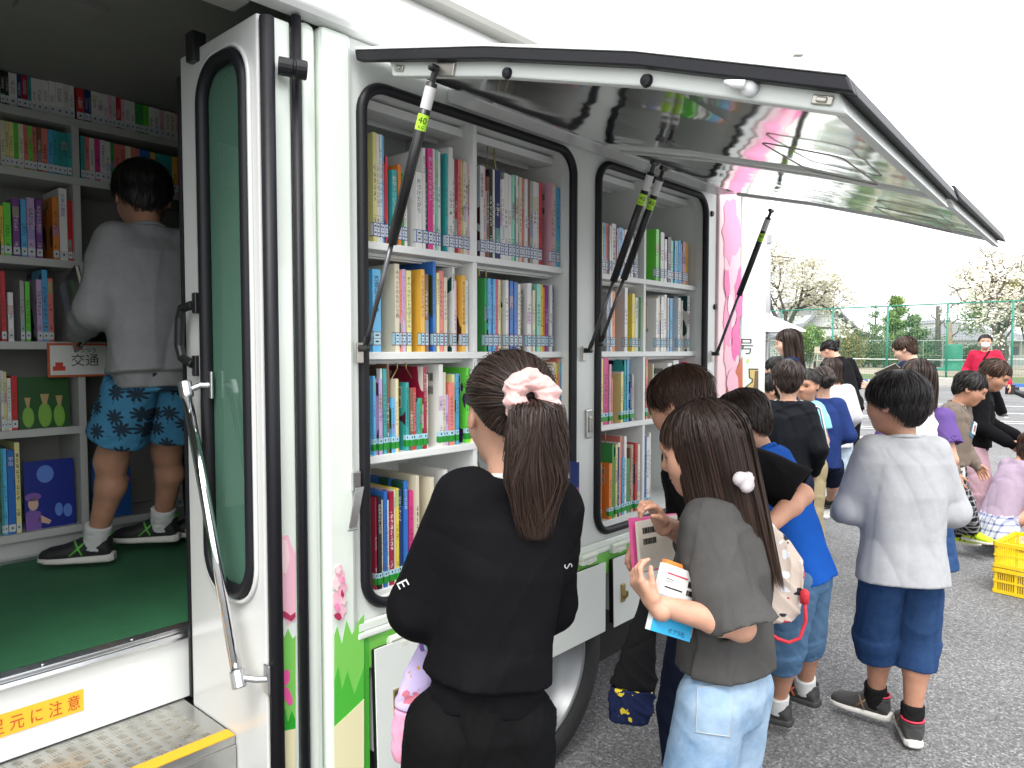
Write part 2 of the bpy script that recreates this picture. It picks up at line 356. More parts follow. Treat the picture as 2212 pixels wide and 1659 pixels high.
# ---------------------------------------------------------------- book bays
ROWZ = [1.705, 1.416, 1.14, .775]
YS = 1.548
for a, b, dv in BAYS:
    mb = MB(); mb.box(a-.02, b+.02, 1.86, 1.875, BZ0-.02, BZ1+.02); P(mb, 'bay_back', M_back)
    mb = MB(); mb.box(a-.022, a-.004, YS-.006, 1.86, BZ0-.01, BZ1+.02); mb.box(b+.004, b+.022, YS-.006, 1.86, BZ0-.01, BZ1+.02); mb.box(a-.02, b+.02, YS-.006, 1.86, BZ1+.006, BZ1+.024); mb.box(a-.02, b+.02, YS-.006, 1.86, BZ0-.012, BZ0+.008); P(mb, 'bay_lining', M_shelf)
    for i, z in enumerate(ROWZ):
        mb = MB(); mb.box(a-.004, b+.004, YS, 1.859, z-.020, z); P(mb, 'shelf', M_shelf, bevel=.0015)
        if i < 3:   # slatted rail under each shelf that carries the wire book ends
            mb = MB(); mb.box(a, b, YS+.05, YS+.12, z-.030, z-.021); mb.box(a, b, YS+.065, YS+.07, z-.034, z-.030); P(mb, 'book_end_rail', M_shelf)
    mb = MB(); mb.box(a, b, YS+.05, YS+.12, BZ1-.028, BZ1-.004); mb.box(a, b, YS+.16, YS+.165, BZ1-.028, BZ1-.004); P(mb, 'book_end_rail', M_shelf)
    tops = [BZ1+.006]+[z-.020 for z in ROWZ[:3]]
    for z, t in zip(ROWZ, tops):
        mb = MB(); mb.box(dv-.008, dv+.008, YS+.003, 1.859, z, t); P(mb, 'divider', M_shelf, bevel=.001)
# wire book ends hanging in the bays (x, row)
def wire(x, row, y=YS+.06, depth=.12):
    zt = (BZ1-.02) if row == 0 else ROWZ[row-1]-.024
    zb = ROWZ[row]; drop = zt-(zb+.16)
    mb = MB()
    for s in (-1, 1):
        xx = x+s*.016
        mb.tube([(xx, y, zt), (xx+s*.0, y, zt-drop*.25), (xx+s*.030, y, zt-drop*.7), (xx+s*.030, y, zb+.10)], .0024, 6)
    mb.tube([(x-.046, y, zb+.10), (x-.046, y-.004, zb+.085), (x+.046, y-.004, zb+.085), (x+.046, y, zb+.10)], .0024, 6)
    mb.obox((x, y, zt+.002), ((.05, 0, 0), (0, .006, 0), (0, 0, .003)))
    P(mb, 'wire_book_end', M_brass, smooth=False)
for x, r in ((1.145, 0), (1.70, 0), (1.18, 1), (1.66, 1), (1.33, 2), (1.62, 3), (2.20, 1), (2.60, 1), (2.62, 2), (2.33, 3)): wire(x, r)
# ---------------------------------------------------------------- interior book wall seen through the doorway
YB = 3.0
def zB(y): return onY(0, y, YB)[2]
IZ = [zB(222), zB(356), zB(550), zB(737), zB(932), zB(1160)]
ix0, ix1, idv = .3, 2.3, onY(169, 500, YB)[0]
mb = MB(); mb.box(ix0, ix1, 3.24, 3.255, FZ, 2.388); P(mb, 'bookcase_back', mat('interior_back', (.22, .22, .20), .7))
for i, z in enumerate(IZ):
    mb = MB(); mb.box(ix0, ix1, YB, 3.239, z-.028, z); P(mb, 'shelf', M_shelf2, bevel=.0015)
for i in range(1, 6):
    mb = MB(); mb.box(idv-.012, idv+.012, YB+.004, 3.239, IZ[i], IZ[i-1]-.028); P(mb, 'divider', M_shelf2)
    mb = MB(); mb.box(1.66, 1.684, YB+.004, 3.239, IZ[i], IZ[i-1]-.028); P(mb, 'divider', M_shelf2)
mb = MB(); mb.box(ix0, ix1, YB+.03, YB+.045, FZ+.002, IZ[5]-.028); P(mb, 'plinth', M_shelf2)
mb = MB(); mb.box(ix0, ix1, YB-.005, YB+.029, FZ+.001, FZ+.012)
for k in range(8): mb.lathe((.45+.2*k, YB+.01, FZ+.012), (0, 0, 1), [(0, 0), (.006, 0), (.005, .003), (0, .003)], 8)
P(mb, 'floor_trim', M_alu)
# card hung on a shelf edge
q0 = onY(101, 738, YB-.004); q1 = onY(190, 790, YB-.004)
mb = MB(); x0, x1, z0, z1 = q0[0], q0[0]+.205, zB(738)-.128, zB(738)-.004
mb.box(x0, x1, YB-.006, YB-.003, z0, z1); cd = P(mb, 'shelf_card', mat('card_red_border', (.50, .10, .03), .6))
mb = MB(); mb.box(x0+.008, x1-.008, YB-.0072, YB-.0062, z0+.008, z1-.008); P(mb, 'card_face', mat('card_white', (.72, .72, .68), .6), cd)
mb = MB(); put_text(mb, '交通', ((x0+x1)/2+.02, YB-.0085, (z0+z1)/2), (1, 0, 0), (0, 0, 1), h=.045); put_text(mb, 'こうつう', ((x0+x1)/2+.02, YB-.0085, (z0+z1)/2+.036), (1, 0, 0), (0, 0, 1), h=.017); P(mb, 'card_lettering', M_black, cd)
mb = MB(); cx_, cz_ = x0+.036, z0+.034
mb.box(cx_-.02, cx_+.02, YB-.009, YB-.0078, cz_-.010, cz_+.006); mb.box(cx_-.012, cx_+.012, YB-.009, YB-.0078, cz_+.006, cz_+.020); P(mb, 'card_picture', mat('car_red', (.6, .05, .03), .5), cd)
# ---------------------------------------------------------------- hatches: droop a little from the hinge line
HP = [(1.497, 2.158), (1.06, 2.047), (.70, 1.940), (.345, 1.812)]           # (Y, z) of the outer skin
def off(path, d):
    r = []
    for i, (y, z) in enumerate(path):
        a = path[max(i-1, 0)]; b = path[min(i+1, len(path)-1)]; t = np.array([b[0]-a[0], b[1]-a[1]]); t /= np.linalg.norm(t)
        r.append((y+t[1]*d*1.0 if False else y-(-t[1])*d*0+t[1]*d, z-(-t[0])*d*-1 if False else z+t[0]*d))
    return r                      # d > 0 moves to the underside
def band(mb, x0, x1, p, q, mi=0):      # slab between two profiles
    mb.prism([(x0, y, z) for y, z in p]+[(x0, y, z) for y, z in q[::-1]], (x1-x0, 0, 0), mi)
def hatch(x0, x1, HP, skew=0.):
    def P(mb, *a, **k):      # the free edge of the lid is not quite parallel to the body
        mb.v = [(x, y+skew*(x-x0)/(x1-x0)*(1.5-y)/1.15, z) for x, y, z in mb.v]; return globals()['P'](mb, *a, **k)
    sk = MB(); band(sk, x0, x1, off(HP, -.004), off(HP, .003)); h = P(sk, 'hatch', M_roofw, bevel=.001)
    # black edge seal between skin and tray
    o1, o2 = off(HP, .0032), off(HP, .031)
    mb = MB(); band(mb, x0+.002, x0+.024, o1, o2); band(mb, x1-.024, x1-.002, o1, o2)
    e1, e2 = np.array(o1[-1]), np.array(o2[-1]); t = np.array(o1[-1])-np.array(o1[-2]); t /= np.linalg.norm(t)
    mb.prism([(x0+.024, *e1), (x0+.024, *e2), (x0+.024, *(e2-t*.022)), (x0+.024, *(e1-t*.022))], (x1-x0-.048, 0, 0))
    P(mb, 'edge_seal', M_rub, h, bevel=.003)
    # tray rim
    i1 = off(HP, .0034); i2 = off(HP, .064); i3 = off(HP, .046)
    cut = lambda pth, s: [tuple(np.array(pth[0])+np.array((-.10, -.026)))]+pth[1:-1]+[tuple(np.array(pth[-1])-t*s)]
    mb = MB(); p1, p2 = cut(i1, .026), cut(i2, .026)
    p3 = cut(i3, .026); band(mb, x0+.0255, x0+.050, p1, p2 if x0 < 1.5 else p3); band(mb, x1-.050, x1-.0255, p1, p3)
    a1, a2 = np.array(p1[-1]), np.array(p2[-1]); mb.prism([(x0+.0502, *a1), (x0+.0502, *a2), (x0+.0502, *(a2-t*.026)), (x0+.0502, *(a1-t*.026))], (x1-x0-.1004, 0, 0))
    P(mb, 'tray_rim', M_grey, h, bevel=.004)
    # polished lining
    l1, l2 = cut(off(HP, .034), .054), cut(off(HP, .038), .054)
    mb = MB(); band(mb, x0+.0505, x1-.0505, l1, l2); P(mb, 'lining', M_mirror, h)
    # recessed handle outline on the lining
    base = np.array(HP[2]); dirn = np.array(HP[3])-np.array(HP[2]); L_ = np.linalg.norm(dirn); dirn /= L_; nn = np.array([-dirn[1], dirn[0]])*-1
    nn = np.array([dirn[1], -dirn[0]]) if np.dot(np.array([dirn[1], -dirn[0]]), (0, -1)) > 0 else np.array([-dirn[1], dirn[0]])
    pts = []
    for u, v in rrect(x0+.50, x1-.13, .05, .24, .025, 4):
        c = base+dirn*v+nn*.0405; pts.append((u, c[0], c[1]))
    mb = MB(); mb.tube(pts, .0018, 6, closed=True); P(mb, 'recess_outline', mat('dull_steel', (.34, .31, .28), .5, .6), h)
    return h, i2
h1_, rim_u = hatch(1.094, 2.060, HP, .046)
h2_, _ = hatch(2.072, 3.056, [(1.497, 2.158), (1.06, 2.045), (.74, 1.946), (.392, 1.826)], .036)
# fittings on the near rim face (x = 1.1195, facing the camera)
XR = 1.1195
def rimp(x, y): return onX(x, y, XR-.003)
for px, py in ((1095, 158), (1396, 174)):
    mb = MB(); q = rimp(px, py); mb.lathe(q+np.array([.003, 0, 0]), (-1, 0, 0), [(0, 0), (.012, 0), (.010, .008), (0, .010)], 14); P(mb, 'rubber_buffer', M_rub, h1_, smooth=False)
for px, py in ((862, 147), (1776, 216)):
    mb = MB(); q = rimp(px, py); t = np.array([0, -.95, -.30]); mb.obox(q, ((.002, 0, 0), t*.016, np.cross(t, (1, 0, 0))*.007)); mb.obox(q+np.array([-.003, 0, 0]), ((.003, 0, 0), t*.008, np.cross(t, (1, 0, 0))*.004)); P(mb, 'catch_plate', M_steel, h1_, bevel=.002)
q = rimp(1600, 188)
mb = MB(); mb.lathe(rimp(1622, 190)+np.array([.003, 0, 0]), (-1, 0, -.2), [(0, 0), (.014, 0), (.012, .016), (0, .017)], 14); mb.tube([rimp(1618, 188)+np.array([-.014, 0, 0]), rimp(1595, 188)+np.array([-.018, 0, 0]), rimp(1575, 182)+np.array([-.014, 0, 0])], [.008, .007, .004], 8)
P(mb, 'hatch_lever', mat('white_plastic', (.75, .76, .76), .35), h1_, smooth=True)
# lamp cowls over the openings
M_cowl = mat('lamp_cowl', (.60, .62, .61), .3, coat=.5)
for x0, x1 in ((1.42, 2.47), (2.46, 3.40)):
    x1 = min(x1, 3.06)
    mb = MB(); mb.prism([(x0, 1.509, 2.150), (x0, 1.509, 2.112), (x0, 1.46, 2.092), (x0, 1.40, 2.096), (x0, 1.388, 2.110)], (x1-x0-.10, 0, 0))
    mb.add([(x1-.10, 1.509, 2.150), (x1-.10, 1.509, 2.112), (x1-.10, 1.46, 2.092), (x1-.10, 1.40, 2.096), (x1-.10, 1.388, 2.110), (x1, 1.41, 2.105)], [(0, 1, 5), (1, 2, 5), (2, 3, 5), (3, 4, 5), (4, 0, 5)])
    cw = P(mb, 'lamp_cowl', M_cowl, bevel=.002)
    mb = MB(); mb.tube([(x0+.04, 1.374, 2.100), (x1-.17, 1.374, 2.100)], .010, 12); P(mb, 'lamp_tube', M_chrome, cw, smooth=True)
    mb = MB(); mb.tube([(x1-.17, 1.374, 2.100), (x1-.12, 1.374, 2.100)], .012, 12); P(mb, 'lamp_cap', M_steel, cw, smooth=True)
# gas struts
M_rod = mat('strut_rod', (.10, .10, .11), .3, .6)
def strut(top, bot, f, lab=True, flip=1):
    top, bot = np.array(top), np.array(bot); d = (bot-top)/np.linalg.norm(bot-top); m_ = top+(bot-top)*f
    mb = MB(); mb.tube([top+d*.03, m_], .0125, 14); s = P(mb, 'gas_strut', M_plas, smooth=True)
    mb = MB(); mb.tube([m_, bot-d*.018], .0062, 10); P(mb, 'rod', M_rod, s, smooth=True)
    mb = MB(); mb.tube([top, top+d*.034], .007, 8); mb.lathe(top+np.array([.014, 0, 0]), (-1, 0, 0), [(0, 0), (.008, 0), (.008, .03), (0, .032)], 12); P(mb, 'ball_joint', M_plas, s, smooth=False); mb = MB(); mb.tube([bot, bot-d*.03], .008, 8); mb.lathe(bot+np.array([0, .02, 0]), (0, -1, 0), [(0, 0), (.009, 0), (.009, .03), (0, .032)], 12); P(mb, 'ball_joint', M_plas, s, smooth=False)
    mb = MB(); mb.obox(bot+np.array([0, .022, -.012]), ((.010, 0, 0), (0, .003, 0), (0, 0, .026))); P(mb, 'strut_bracket', M_steel, s, bevel=.002)
    if lab:
        mb = MB(); mb.tube([top+d*.040, top+d*.088], .0129, 14, cap=False); P(mb, 'data_label', M_lblw, s, smooth=True)
        mb = MB(); mb.tube([top+d*.100, top+d*.135], .0129, 14, cap=False); l = P(mb, 'rating_label', M_lime, s, smooth=True)
        view = -(top+d*.117-Cv); view /= np.linalg.norm(view); ux = np.cross(d, view); ux /= np.linalg.norm(ux); fr = np.cross(ux, d)*1; fr = fr/np.linalg.norm(fr)
        if np.dot(fr, view) < 0: fr = -fr
        mb = MB(); put_text(mb, '40', top+d*.113+fr*.0134, ux*-1 if np.dot(ux, Rv) < 0 else ux, -d, h=.014); put_text(mb, 'KG', top+d*.128+fr*.0134, ux*-1 if np.dot(ux, Rv) < 0 else ux, -d, h=.007); P(mb, 'rating_lettering', M_black, l)
    return s
strut(onX(941, 148, 1.108), onY(789, 752, 1.470), .60)
mb = MB(); q = onX(962, 150, XR-.003); mb.obox(q, ((.004, 0, 0), (0, .030, .008), (0, -.004, .014))); P(mb, 'strut_mount', M_steel, h1_, bevel=.002)
strut(onX(1414, 352, 2.035), onY(1273, 757, 1.478), .61)
strut(onX(1434, 364, 2.098), onY(1297, 742, 1.490), .61)
strut(onX(1666, 455, 3.044), onY(1548, 764, 1.478), .58)
# ---------------------------------------------------------------- sill, latches, lower lockers
mb = MB(); mb.box(1.09, 3.07, YW-.006, YW+.06, .684, .702); mb.box(1.09, 3.07, YW-.004, YW+.005, .702, .728); P(mb, 'sill', M_white, bevel=.006)
mb = MB(); mb.box(1.09, 3.30, YW+.004, YW+.03, .60, .683); P(mb, 'lower_rail', M_art_g1)
M_hinge = mat('cream_hinge', (.66, .70, .60), .4)
for px, py in ((868, 1377), (1270, 1206), (1335, 1180)):
    q = onY(px, py, YW-.01); mb = MB(); mb.tube([(q[0]-.045, YW-.014, q[2]+.008), (q[0]+.045, YW-.014, q[2]+.008)], .0095, 10); mb.box(q[0]-.042, q[0]+.042, YW-.020, YW+.003, q[2]-.018, q[2]+.006)
    mb.box(q[0]-.012, q[0]+.012, YW-.023, YW-.0195, q[2]-.020, q[2]-.004); P(mb, 'locker_hinge', M_hinge, bevel=.002)
def locker(x0, x1, z0, z1, tilt, insetx=.10):
    # a top-hung locker lid: outer skin, black gasket and grey inner box, slightly ajar
    a = math.sin(tilt); c = math.cos(tilt); hz = z1
    f = lambda x, dep, dz: (x, YW-.022-a*dz+dep*c, hz-dz*c-dep*a)
    H_ = z1-z0
    def slab(mb, xa, xb, d0, d1, s0, s1): mb.add([f(x, d, s) for x in (xa, xb) for d in (d0, d1) for s in (s0, s1)], [(0, 1, 3, 2), (4, 6, 7, 5), (0, 4, 5, 1), (2, 3, 7, 6), (0, 2, 6, 4), (1, 5, 7, 3)])
    mb = MB(); slab(mb, x0, x1, 0, .004, 0, H_); l = P(mb, 'locker_lid', M_grey, bevel=.0012)
    mb = MB(); slab(mb, x0+.008, x1-.008, .0045, .030, .008, H_-.008); P(mb, 'gasket', M_rub, l, bevel=.004)
    mb = MB(); slab(mb, x0+.02, x1-.02, .0305, .10, .03, H_-.05); P(mb, 'inner_box', M_grey, l, bevel=.004)
    return l
lk = locker(1.128, 1.48, .315, .655, .03)
lk2 = locker(1.49, 2.165, .40, .655, -.0)
lk3 = locker(2.215, 2.86, .40, .655, .02)
for px, py in ((852, 1512), (1340, 1279)):
    q = onY(px, py, YW-.016); mb = MB(); mb.box(q[0]-.012, q[0]+.012, YW-.032, YW-.0225, q[2]-.034, q[2]+.034)
    mb.tube([(q[0], YW-.034, q[2]-.02), (q[0], YW-.046, q[2]-.005), (q[0], YW-.046, q[2]+.012)], .006, 6); P(mb, 'locker_latch', M_brass, bevel=.002)
# small plates on the white walls beside the openings
mb = MB(); q = onY(1272, 915, YW+.006)
mb.obox(q, ((.018, 0, 0), (0, .005, 0), (0, 0, .052))); P(mb, 'catch_plate', M_alu, bevel=.008, seg=3)
mb = MB(); mb.obox(q+np.array([0, -.008, -.002]), ((.011, 0, 0), (0, .004, 0), (0, 0, .028))); P(mb, 'catch_plate', M_steel, bevel=.006, seg=3)
# lever catch on the pillar
q0 = onY(770, 1040, YW-.01); q1 = onY(748, 1138, YW-.01)
mb = MB(); mb.obox((q0[0], YW-.008, q0[2]), ((.011, 0, 0), (0, .005, 0), (0, 0, .024))); mb.prism([q0+np.array([-.013, -.012, -.012]), q0+np.array([.013, -.012, -.012]), q1+np.array([.014, -.022, 0]), q1+np.array([-.010, -.022, 0])], (0, -.003, 0)); mb.tube([q1+np.array([-.014, -.026, -.002]), q1+np.array([.016, -.026, -.002])], .004, 6); P(mb, 'lever_catch', M_alu, pil, bevel=.002)
for px, py, yy in ((1537, 462, .012), (1543, 663, .012), (1546, 860, .012)):
    q = onY(px, py, YW+yy); mb = MB(); mb.lathe(q, (0, -1, 0), [(0, 0), (.013, 0), (.011, .008), (0, .009)], 14); P(mb, 'rubber_buffer', M_rub)
# ---------------------------------------------------------------- wheel
wc = np.array([1.815, 1.565, .362])
mb = MB(); mb.lathe(wc, (0, -1, 0), [(.262, -.15), (.30, -.15), (.345, -.14), (.360, -.11), (.364, -.06), (.364, .0), (.360, .045), (.342, .07), (.30, .078), (.268, .07), (.262, .06)], 64); wh = P(mb, 'wheel', M_tyre, smooth=True)
mb = MB(); mb.lathe(wc, (0, -1, 0), [(.262, -.12), (.262, .058), (.255, .066), (.246, .058), (.240, .03), (.232, .02), (.222, -.01), (.205, -.018), (.192, -.04), (.17, -.05), (.09, -.05), (.085, -.02), (.06, -.018), (0, -.018)], 64); P(mb, 'rim', M_rim, wh, smooth=True)
for k in range(6):
    a = 2*PI*k/6; mb = MB(); mb.lathe(wc+np.array([.125*math.cos(a), .05, .125*math.sin(a)]), (0, -1, 0), [(0, 0), (.016, 0), (.016, .03), (.01, .036), (0, .036)], 6); P(mb, 'wheel_nut', M_steel, wh)
mb = MB(); mb.box(1.12, 2.95, 1.66, 1.68, .16, .66); P(mb, 'inner_skirt', M_dark)
# ---------------------------------------------------------------- outer skin further along (blossom panel, gap, end panel)
mb = MB(); mb.box(3.078, 3.302, YW, YW+.06, .25, 2.188); bp_ = P(mb, 'blossom_panel', M_art_p0, bevel=.004)
mb = MB(); mb.box(3.302, 3.33, YW+.02, YW+.06, .25, 2.188); P(mb, 'panel_gap', M_rub)
mb = MB(); mb.box(3.33, 3.615, YW, YW+.06, .25, 2.188); ep = P(mb, 'end_panel', M_white, bevel=.01)
# ---------------------------------------------------------------- vinyl graphics (thin film on the skin)
def film(name, pts, m, parent, lift, plane=YW, th=.0008):
    P3 = [onY(x, y, plane-lift) for x, y in pts]
    mb = MB(); mb.prism([(p[0], plane-lift, p[2]) for p in P3], (0, -th, 0)); return P(mb, name, m, parent)
def blob(cx, cy, rx, ry, n=16, jag=.18, seed=0, rot=0):
    r = random.Random(seed); o = []
    for k in range(n):
        a = 2*PI*k/n; f = 1+r.uniform(-jag, jag); x, y = rx*f*math.cos(a), ry*f*math.sin(a); o.append((cx+x*math.cos(rot)-y*math.sin(rot), cy+x*math.sin(rot)+y*math.cos(rot)))
    return o
# pillar art: the pillar face spans px 720..790 and the outer leaf px 606..640
pl = YW-.002
film('grass_graphic', [(722, 1372), (728, 1352), (738, 1392), (748, 1340), (760, 1372), (772, 1346), (786, 1326), (786, 1660), (722, 1660)], M_art_g1, pil, .0006, pl)
film('grass_graphic', [(722, 1470), (730, 1440), (738, 1490), (750, 1450), (765, 1500), (786, 1440), (786, 1520), (722, 1590)], M_art_g2, pil, .0018, pl)
film('sand_graphic', [(722, 1570), (750, 1545), (786, 1510), (786, 1659), (722, 1659)], M_art_c, pil, .003, pl)
for i_, (bx_, by_, br_, bm_) in enumerate(((733, 1240, 16, M_art_p1), (738, 1268, 17, M_art_p1), (730, 1296, 17, M_art_p1), (737, 1318, 15, M_art_p1), (726, 1262, 12, M_art_p0), (742, 1296, 9, M_art_p0), (731, 1230, 8, M_art_p0), (728, 1312, 8, M_art_p2), (741, 1252, 6, M_art_p2))):
    film('blossom_graphic', [(bx_+br_*.62*(1+.16*math.cos(5*a_))*math.cos(a_), by_+br_*1.15*(1+.16*math.cos(5*a_))*math.sin(a_)) for a_ in np.linspace(0, 2*PI, 30, endpoint=False)], bm_, pil, .0006+.0009*i_, pl)
film('blossom_graphic', blob(731, 1334, 9, 8, 10, .4, 4), M_art_r, pil, .0099, pl); film('blossom_graphic', blob(740, 1282, 3, 7, 7, .5, 5), M_art_r, pil, .0099, pl)
p2 = YW+.012
film('blossom_graphic', [(608, 1160), (622, 1155), (628, 1175), (638, 1195), (638, 1345), (630, 1340), (622, 1352), (616, 1340), (608, 1330)], M_art_p1, jam2, .0006, p2)
film('blossom_graphic', [(608, 1165), (620, 1168), (626, 1205), (618, 1240), (608, 1236)], M_art_p0, jam2, .0018, p2)
film('blossom_graphic', [(608, 1318), (618, 1322), (628, 1330), (638, 1322), (638, 1332), (630, 1342), (618, 1336), (608, 1330)], M_art_r, jam2, .003, p2)
film('grass_graphic', [(608, 1352), (614, 1378), (622, 1358), (632, 1380), (638, 1372), (638, 1660), (608, 1660)], M_art_g1, jam2, .0006, p2)
film('grass_graphic', [(608, 1560), (616, 1530), (622, 1562), (630, 1535), (638, 1555), (638, 1578), (608, 1580)], M_art_g3, jam2, .0018, p2)
film('sand_graphic', [(608, 1580), (638, 1574), (638, 1659), (608, 1659)], M_art_c, jam2, .003, p2)
film('petal_graphic', blob(617, 1464, 9, 18, 14, .05, 1, .2), M_art_p3, jam2, .0018, p2)
film('petal_graphic', blob(622, 1504, 8, 21, 14, .05, 1, -.3), M_art_p3, jam2, .0018, p2)
film('petal_graphic', blob(611, 1528, 3, 12, 14, .05, 1, .1), M_art_p3, jam2, .0018, p2)
# lower skin under the openings: green with grass tips, cream below
mb = MB(); mb.box(1.091, 1.127, YW+.002, YW+.02, .12, .683); P(mb, 'lower_skin', M_art_g2)
mb = MB(); mb.box(1.127, 3.30, YW+.04, YW+.06, .25, .60); mb2 = mb
# blossom panel art
for (c, m_, l) in ((blob(1582, 560, 16, 120, 18, .25, 5), M_art_p1, .0006), (blob(1580, 500, 18, 70, 18, .3, 6), M_art_p2, .0016), (blob(1596, 640, 10, 60, 16, .3, 7), M_art_p3, .0024), (blob(1572, 700, 9, 60, 16, .3, 8), M_art_p2, .0016),
                   (blob(1578, 660, 6, 26, 12, .05, 9), M_art_p0, .0034), (blob(1590, 735, 10, 40, 14, .3, 10), M_art_p3, .0034), (blob(1578, 780, 14, 40, 14, .3, 11), M_art_p1, .0024), (blob(1570, 610, 7, 30, 12, .3, 13), M_art_p3, .0034),
                   ([(1570, 842), (1578, 815), (1590, 800), (1604, 770), (1604, 900), (1570, 900)], M_art_t, .0044), (blob(1583, 830, 12, 34, 14, .2, 12), M_art_p1, .0056)):
    film('blossom_graphic', c, m_, bp_, l)
# end panel: character 号 and an ochre shape with a brown band
mb = MB(); qz0 = onY(1614, 732, YW)[2]; qz1 = onY(1614, 765, YW)[2]; qx = onY(1612, 745, YW)[0]; put_text(mb, '号', (qx, YW-.0012, (qz0+qz1)/2), (1, 0, 0), (0, 0, 1), h=abs(qz0-qz1), w=.16); P(mb, 'panel_lettering', M_black, ep)
foot = [(1619, 799), (1637, 799), (1637, 862), (1630, 858), (1613, 858), (1612, 838), (1620, 830), (1626, 826), (1626, 818), (1620, 815)]
film('ochre_graphic', [(1617, 796), (1638, 796), (1638, 866), (1612, 862), (1610, 836), (1624, 824), (1624, 819), (1618, 817)], M_black, ep, .0006)
film('ochre_graphic', foot, M_art_o, ep, .0018)
film('ochre_graphic', [(1631, 801), (1637, 801), (1637, 850), (1624, 850), (1629, 830)], M_art_b, ep, .003)
film('panel_mark', [(1613, 777), (1617, 775), (1617, 783), (1613, 785)], M_lime, ep, .0006)
# ============================================================ books: every one an object of its own
BC = {'w': ('white', (.74, .74, .72)), 'k': ('cream', (.72, .66, .50)), 'y': ('yellow', (.74, .60, .06)), 'Y': ('pale yellow', (.74, .70, .30)), 'o': ('orange', (.75, .24, .04)), 'r': ('red', (.60, .035, .04)),
      'p': ('pale pink', (.76, .46, .55)), 'm': ('magenta', (.66, .05, .25)), 'b': ('blue', (.03, .16, .52)), 's': ('sky blue', (.10, .42, .72)), 'n': ('navy', (.015, .03, .13)), 't': ('teal', (.04, .36, .36)),
      'g': ('green', (.05, .33, .08)), 'l': ('lime green', (.14, .66, .06)), 'v': ('purple', (.22, .07, .30)), 'c': ('lilac', (.52, .38, .62)), 'd': ('black', (.018, .018, .02)), 'a': ('grey', (.40, .40, .40)), 'B': ('brown', (.22, .10, .05)),
      'O': ('amber', (.74, .42, .06)), 'e': ('mint', (.30, .66, .52)), 'R': ('crimson', (.34, .015, .05)), 'q': ('coral', (.74, .22, .18))}
def cover_mat(name, spine):
    m = mat(name, (.5, .5, .5), .32, coat=.25); n, L, b = nodes(m)
    oi = n.new('ShaderNodeObjectInfo'); uv = n.new('ShaderNodeUVMap')
    def math_(op, a, c=None):
        q = n.new('ShaderNodeMath'); q.operation = op
        for i, s in enumerate((a, c)):
            if s is None: continue
            if isinstance(s, (int, float)): q.inputs[i].default_value = s
            else: L.new(s, q.inputs[i])
        return q.outputs[0]
    sx = n.new('ShaderNodeSeparateXYZ'); L.new(uv.outputs[0], sx.inputs[0]); u, v = sx.outputs[0], sx.outputs[1]
    seed = math_('MULTIPLY', oi.outputs['Random'], 97.0)
    t = n.new('ShaderNodeTexNoise'); t.noise_dimensions = '4D'; t.inputs['Detail'].default_value = 1
    L.new(uv.outputs[0], t.inputs['Vector']); L.new(seed, t.inputs['W'])
    wn = n.new('ShaderNodeTexWhiteNoise'); wn.noise_dimensions = '1D'; L.new(seed, wn.inputs['W'])
    hv = n.new('ShaderNodeSeparateColor'); L.new(wn.outputs['Color'], hv.inputs[0])
    ink = n.new('ShaderNodeCombineColor'); ink.mode = 'HSV'; L.new(hv.outputs[0], ink.inputs[0]); ink.inputs[1].default_value = .75
    # dark ink on light covers, light ink on dark ones
    lum = n.new('ShaderNodeRGBToBW'); L.new(oi.outputs['Color'], lum.inputs[0])
    lt = math_('LESS_THAN', lum.outputs[0], .14); L.new(math_('ADD', math_('MULTIPLY', lt, .62), .07), ink.inputs[2])
    L.new(math_('SUBTRACT', .85, math_('MULTIPLY', lt, .7)), ink.inputs[1])
    if spine:
        # small printed glyph marks down the middle of the spine
        mp = n.new('ShaderNodeMapping'); mp.inputs['Scale'].default_value = (5.5, 46, 1); L.new(uv.outputs[0], mp.inputs[0]); L.new(mp.outputs[0], t.inputs['Vector']); t.inputs['Scale'].default_value = 1.35; t.inputs['Detail'].default_value = 2
        g = math_('GREATER_THAN', t.outputs['Fac'], .52)
        cu = math_('LESS_THAN', math_('ABSOLUTE', math_('SUBTRACT', u, .5)), .27)
        top = math_('ADD', .55, math_('MULTIPLY', hv.outputs[1], .36)); bot = math_('ADD', .30, math_('MULTIPLY', hv.outputs[2], .2))
        rng = math_('MULTIPLY', math_('LESS_THAN', v, top), math_('GREATER_THAN', v, bot))
        rng2 = math_('MULTIPLY', math_('LESS_THAN', v, .26), math_('GREATER_THAN', v, .19))
        mask = math_('MULTIPLY', math_('MULTIPLY', g, cu), math_('MAXIMUM', rng, rng2))
        # glyph rhythm: gaps between characters
        fr = math_('FRACT', math_('MULTIPLY', v, 17)); mask = math_('MULTIPLY', mask, math_('GREATER_THAN', fr, .22))
        # some spines carry a block of a second colour
        blk = math_('MULTIPLY', math_('GREATER_THAN', hv.outputs[2], .72), math_('LESS_THAN', math_('ABSOLUTE', math_('SUBTRACT', v, math_('ADD', .2, math_('MULTIPLY', hv.outputs[0], .7)))), .09))
        fac = mask; second = ink.outputs[0]
        c2 = n.new('ShaderNodeCombineColor'); c2.mode = 'HSV'; L.new(math_('FRACT', math_('ADD', hv.outputs[0], .37)), c2.inputs[0]); c2.inputs[1].default_value = .6; c2.inputs[2].default_value = .5
        m1 = n.new('ShaderNodeMixRGB'); L.new(math_('MULTIPLY', blk, .55), m1.inputs[0]); L.new(oi.outputs['Color'], m1.inputs[1]); L.new(c2.outputs[0], m1.inputs[2]); basec = m1.outputs[0]
    else:
        t.inputs['Scale'].default_value = 2.6
        fac = math_('MULTIPLY', math_('GREATER_THAN', t.outputs['Fac'], .56), math_('GREATER_THAN', hv.outputs[1], .55)); second = ink.outputs[0]; basec = oi.outputs['Color']
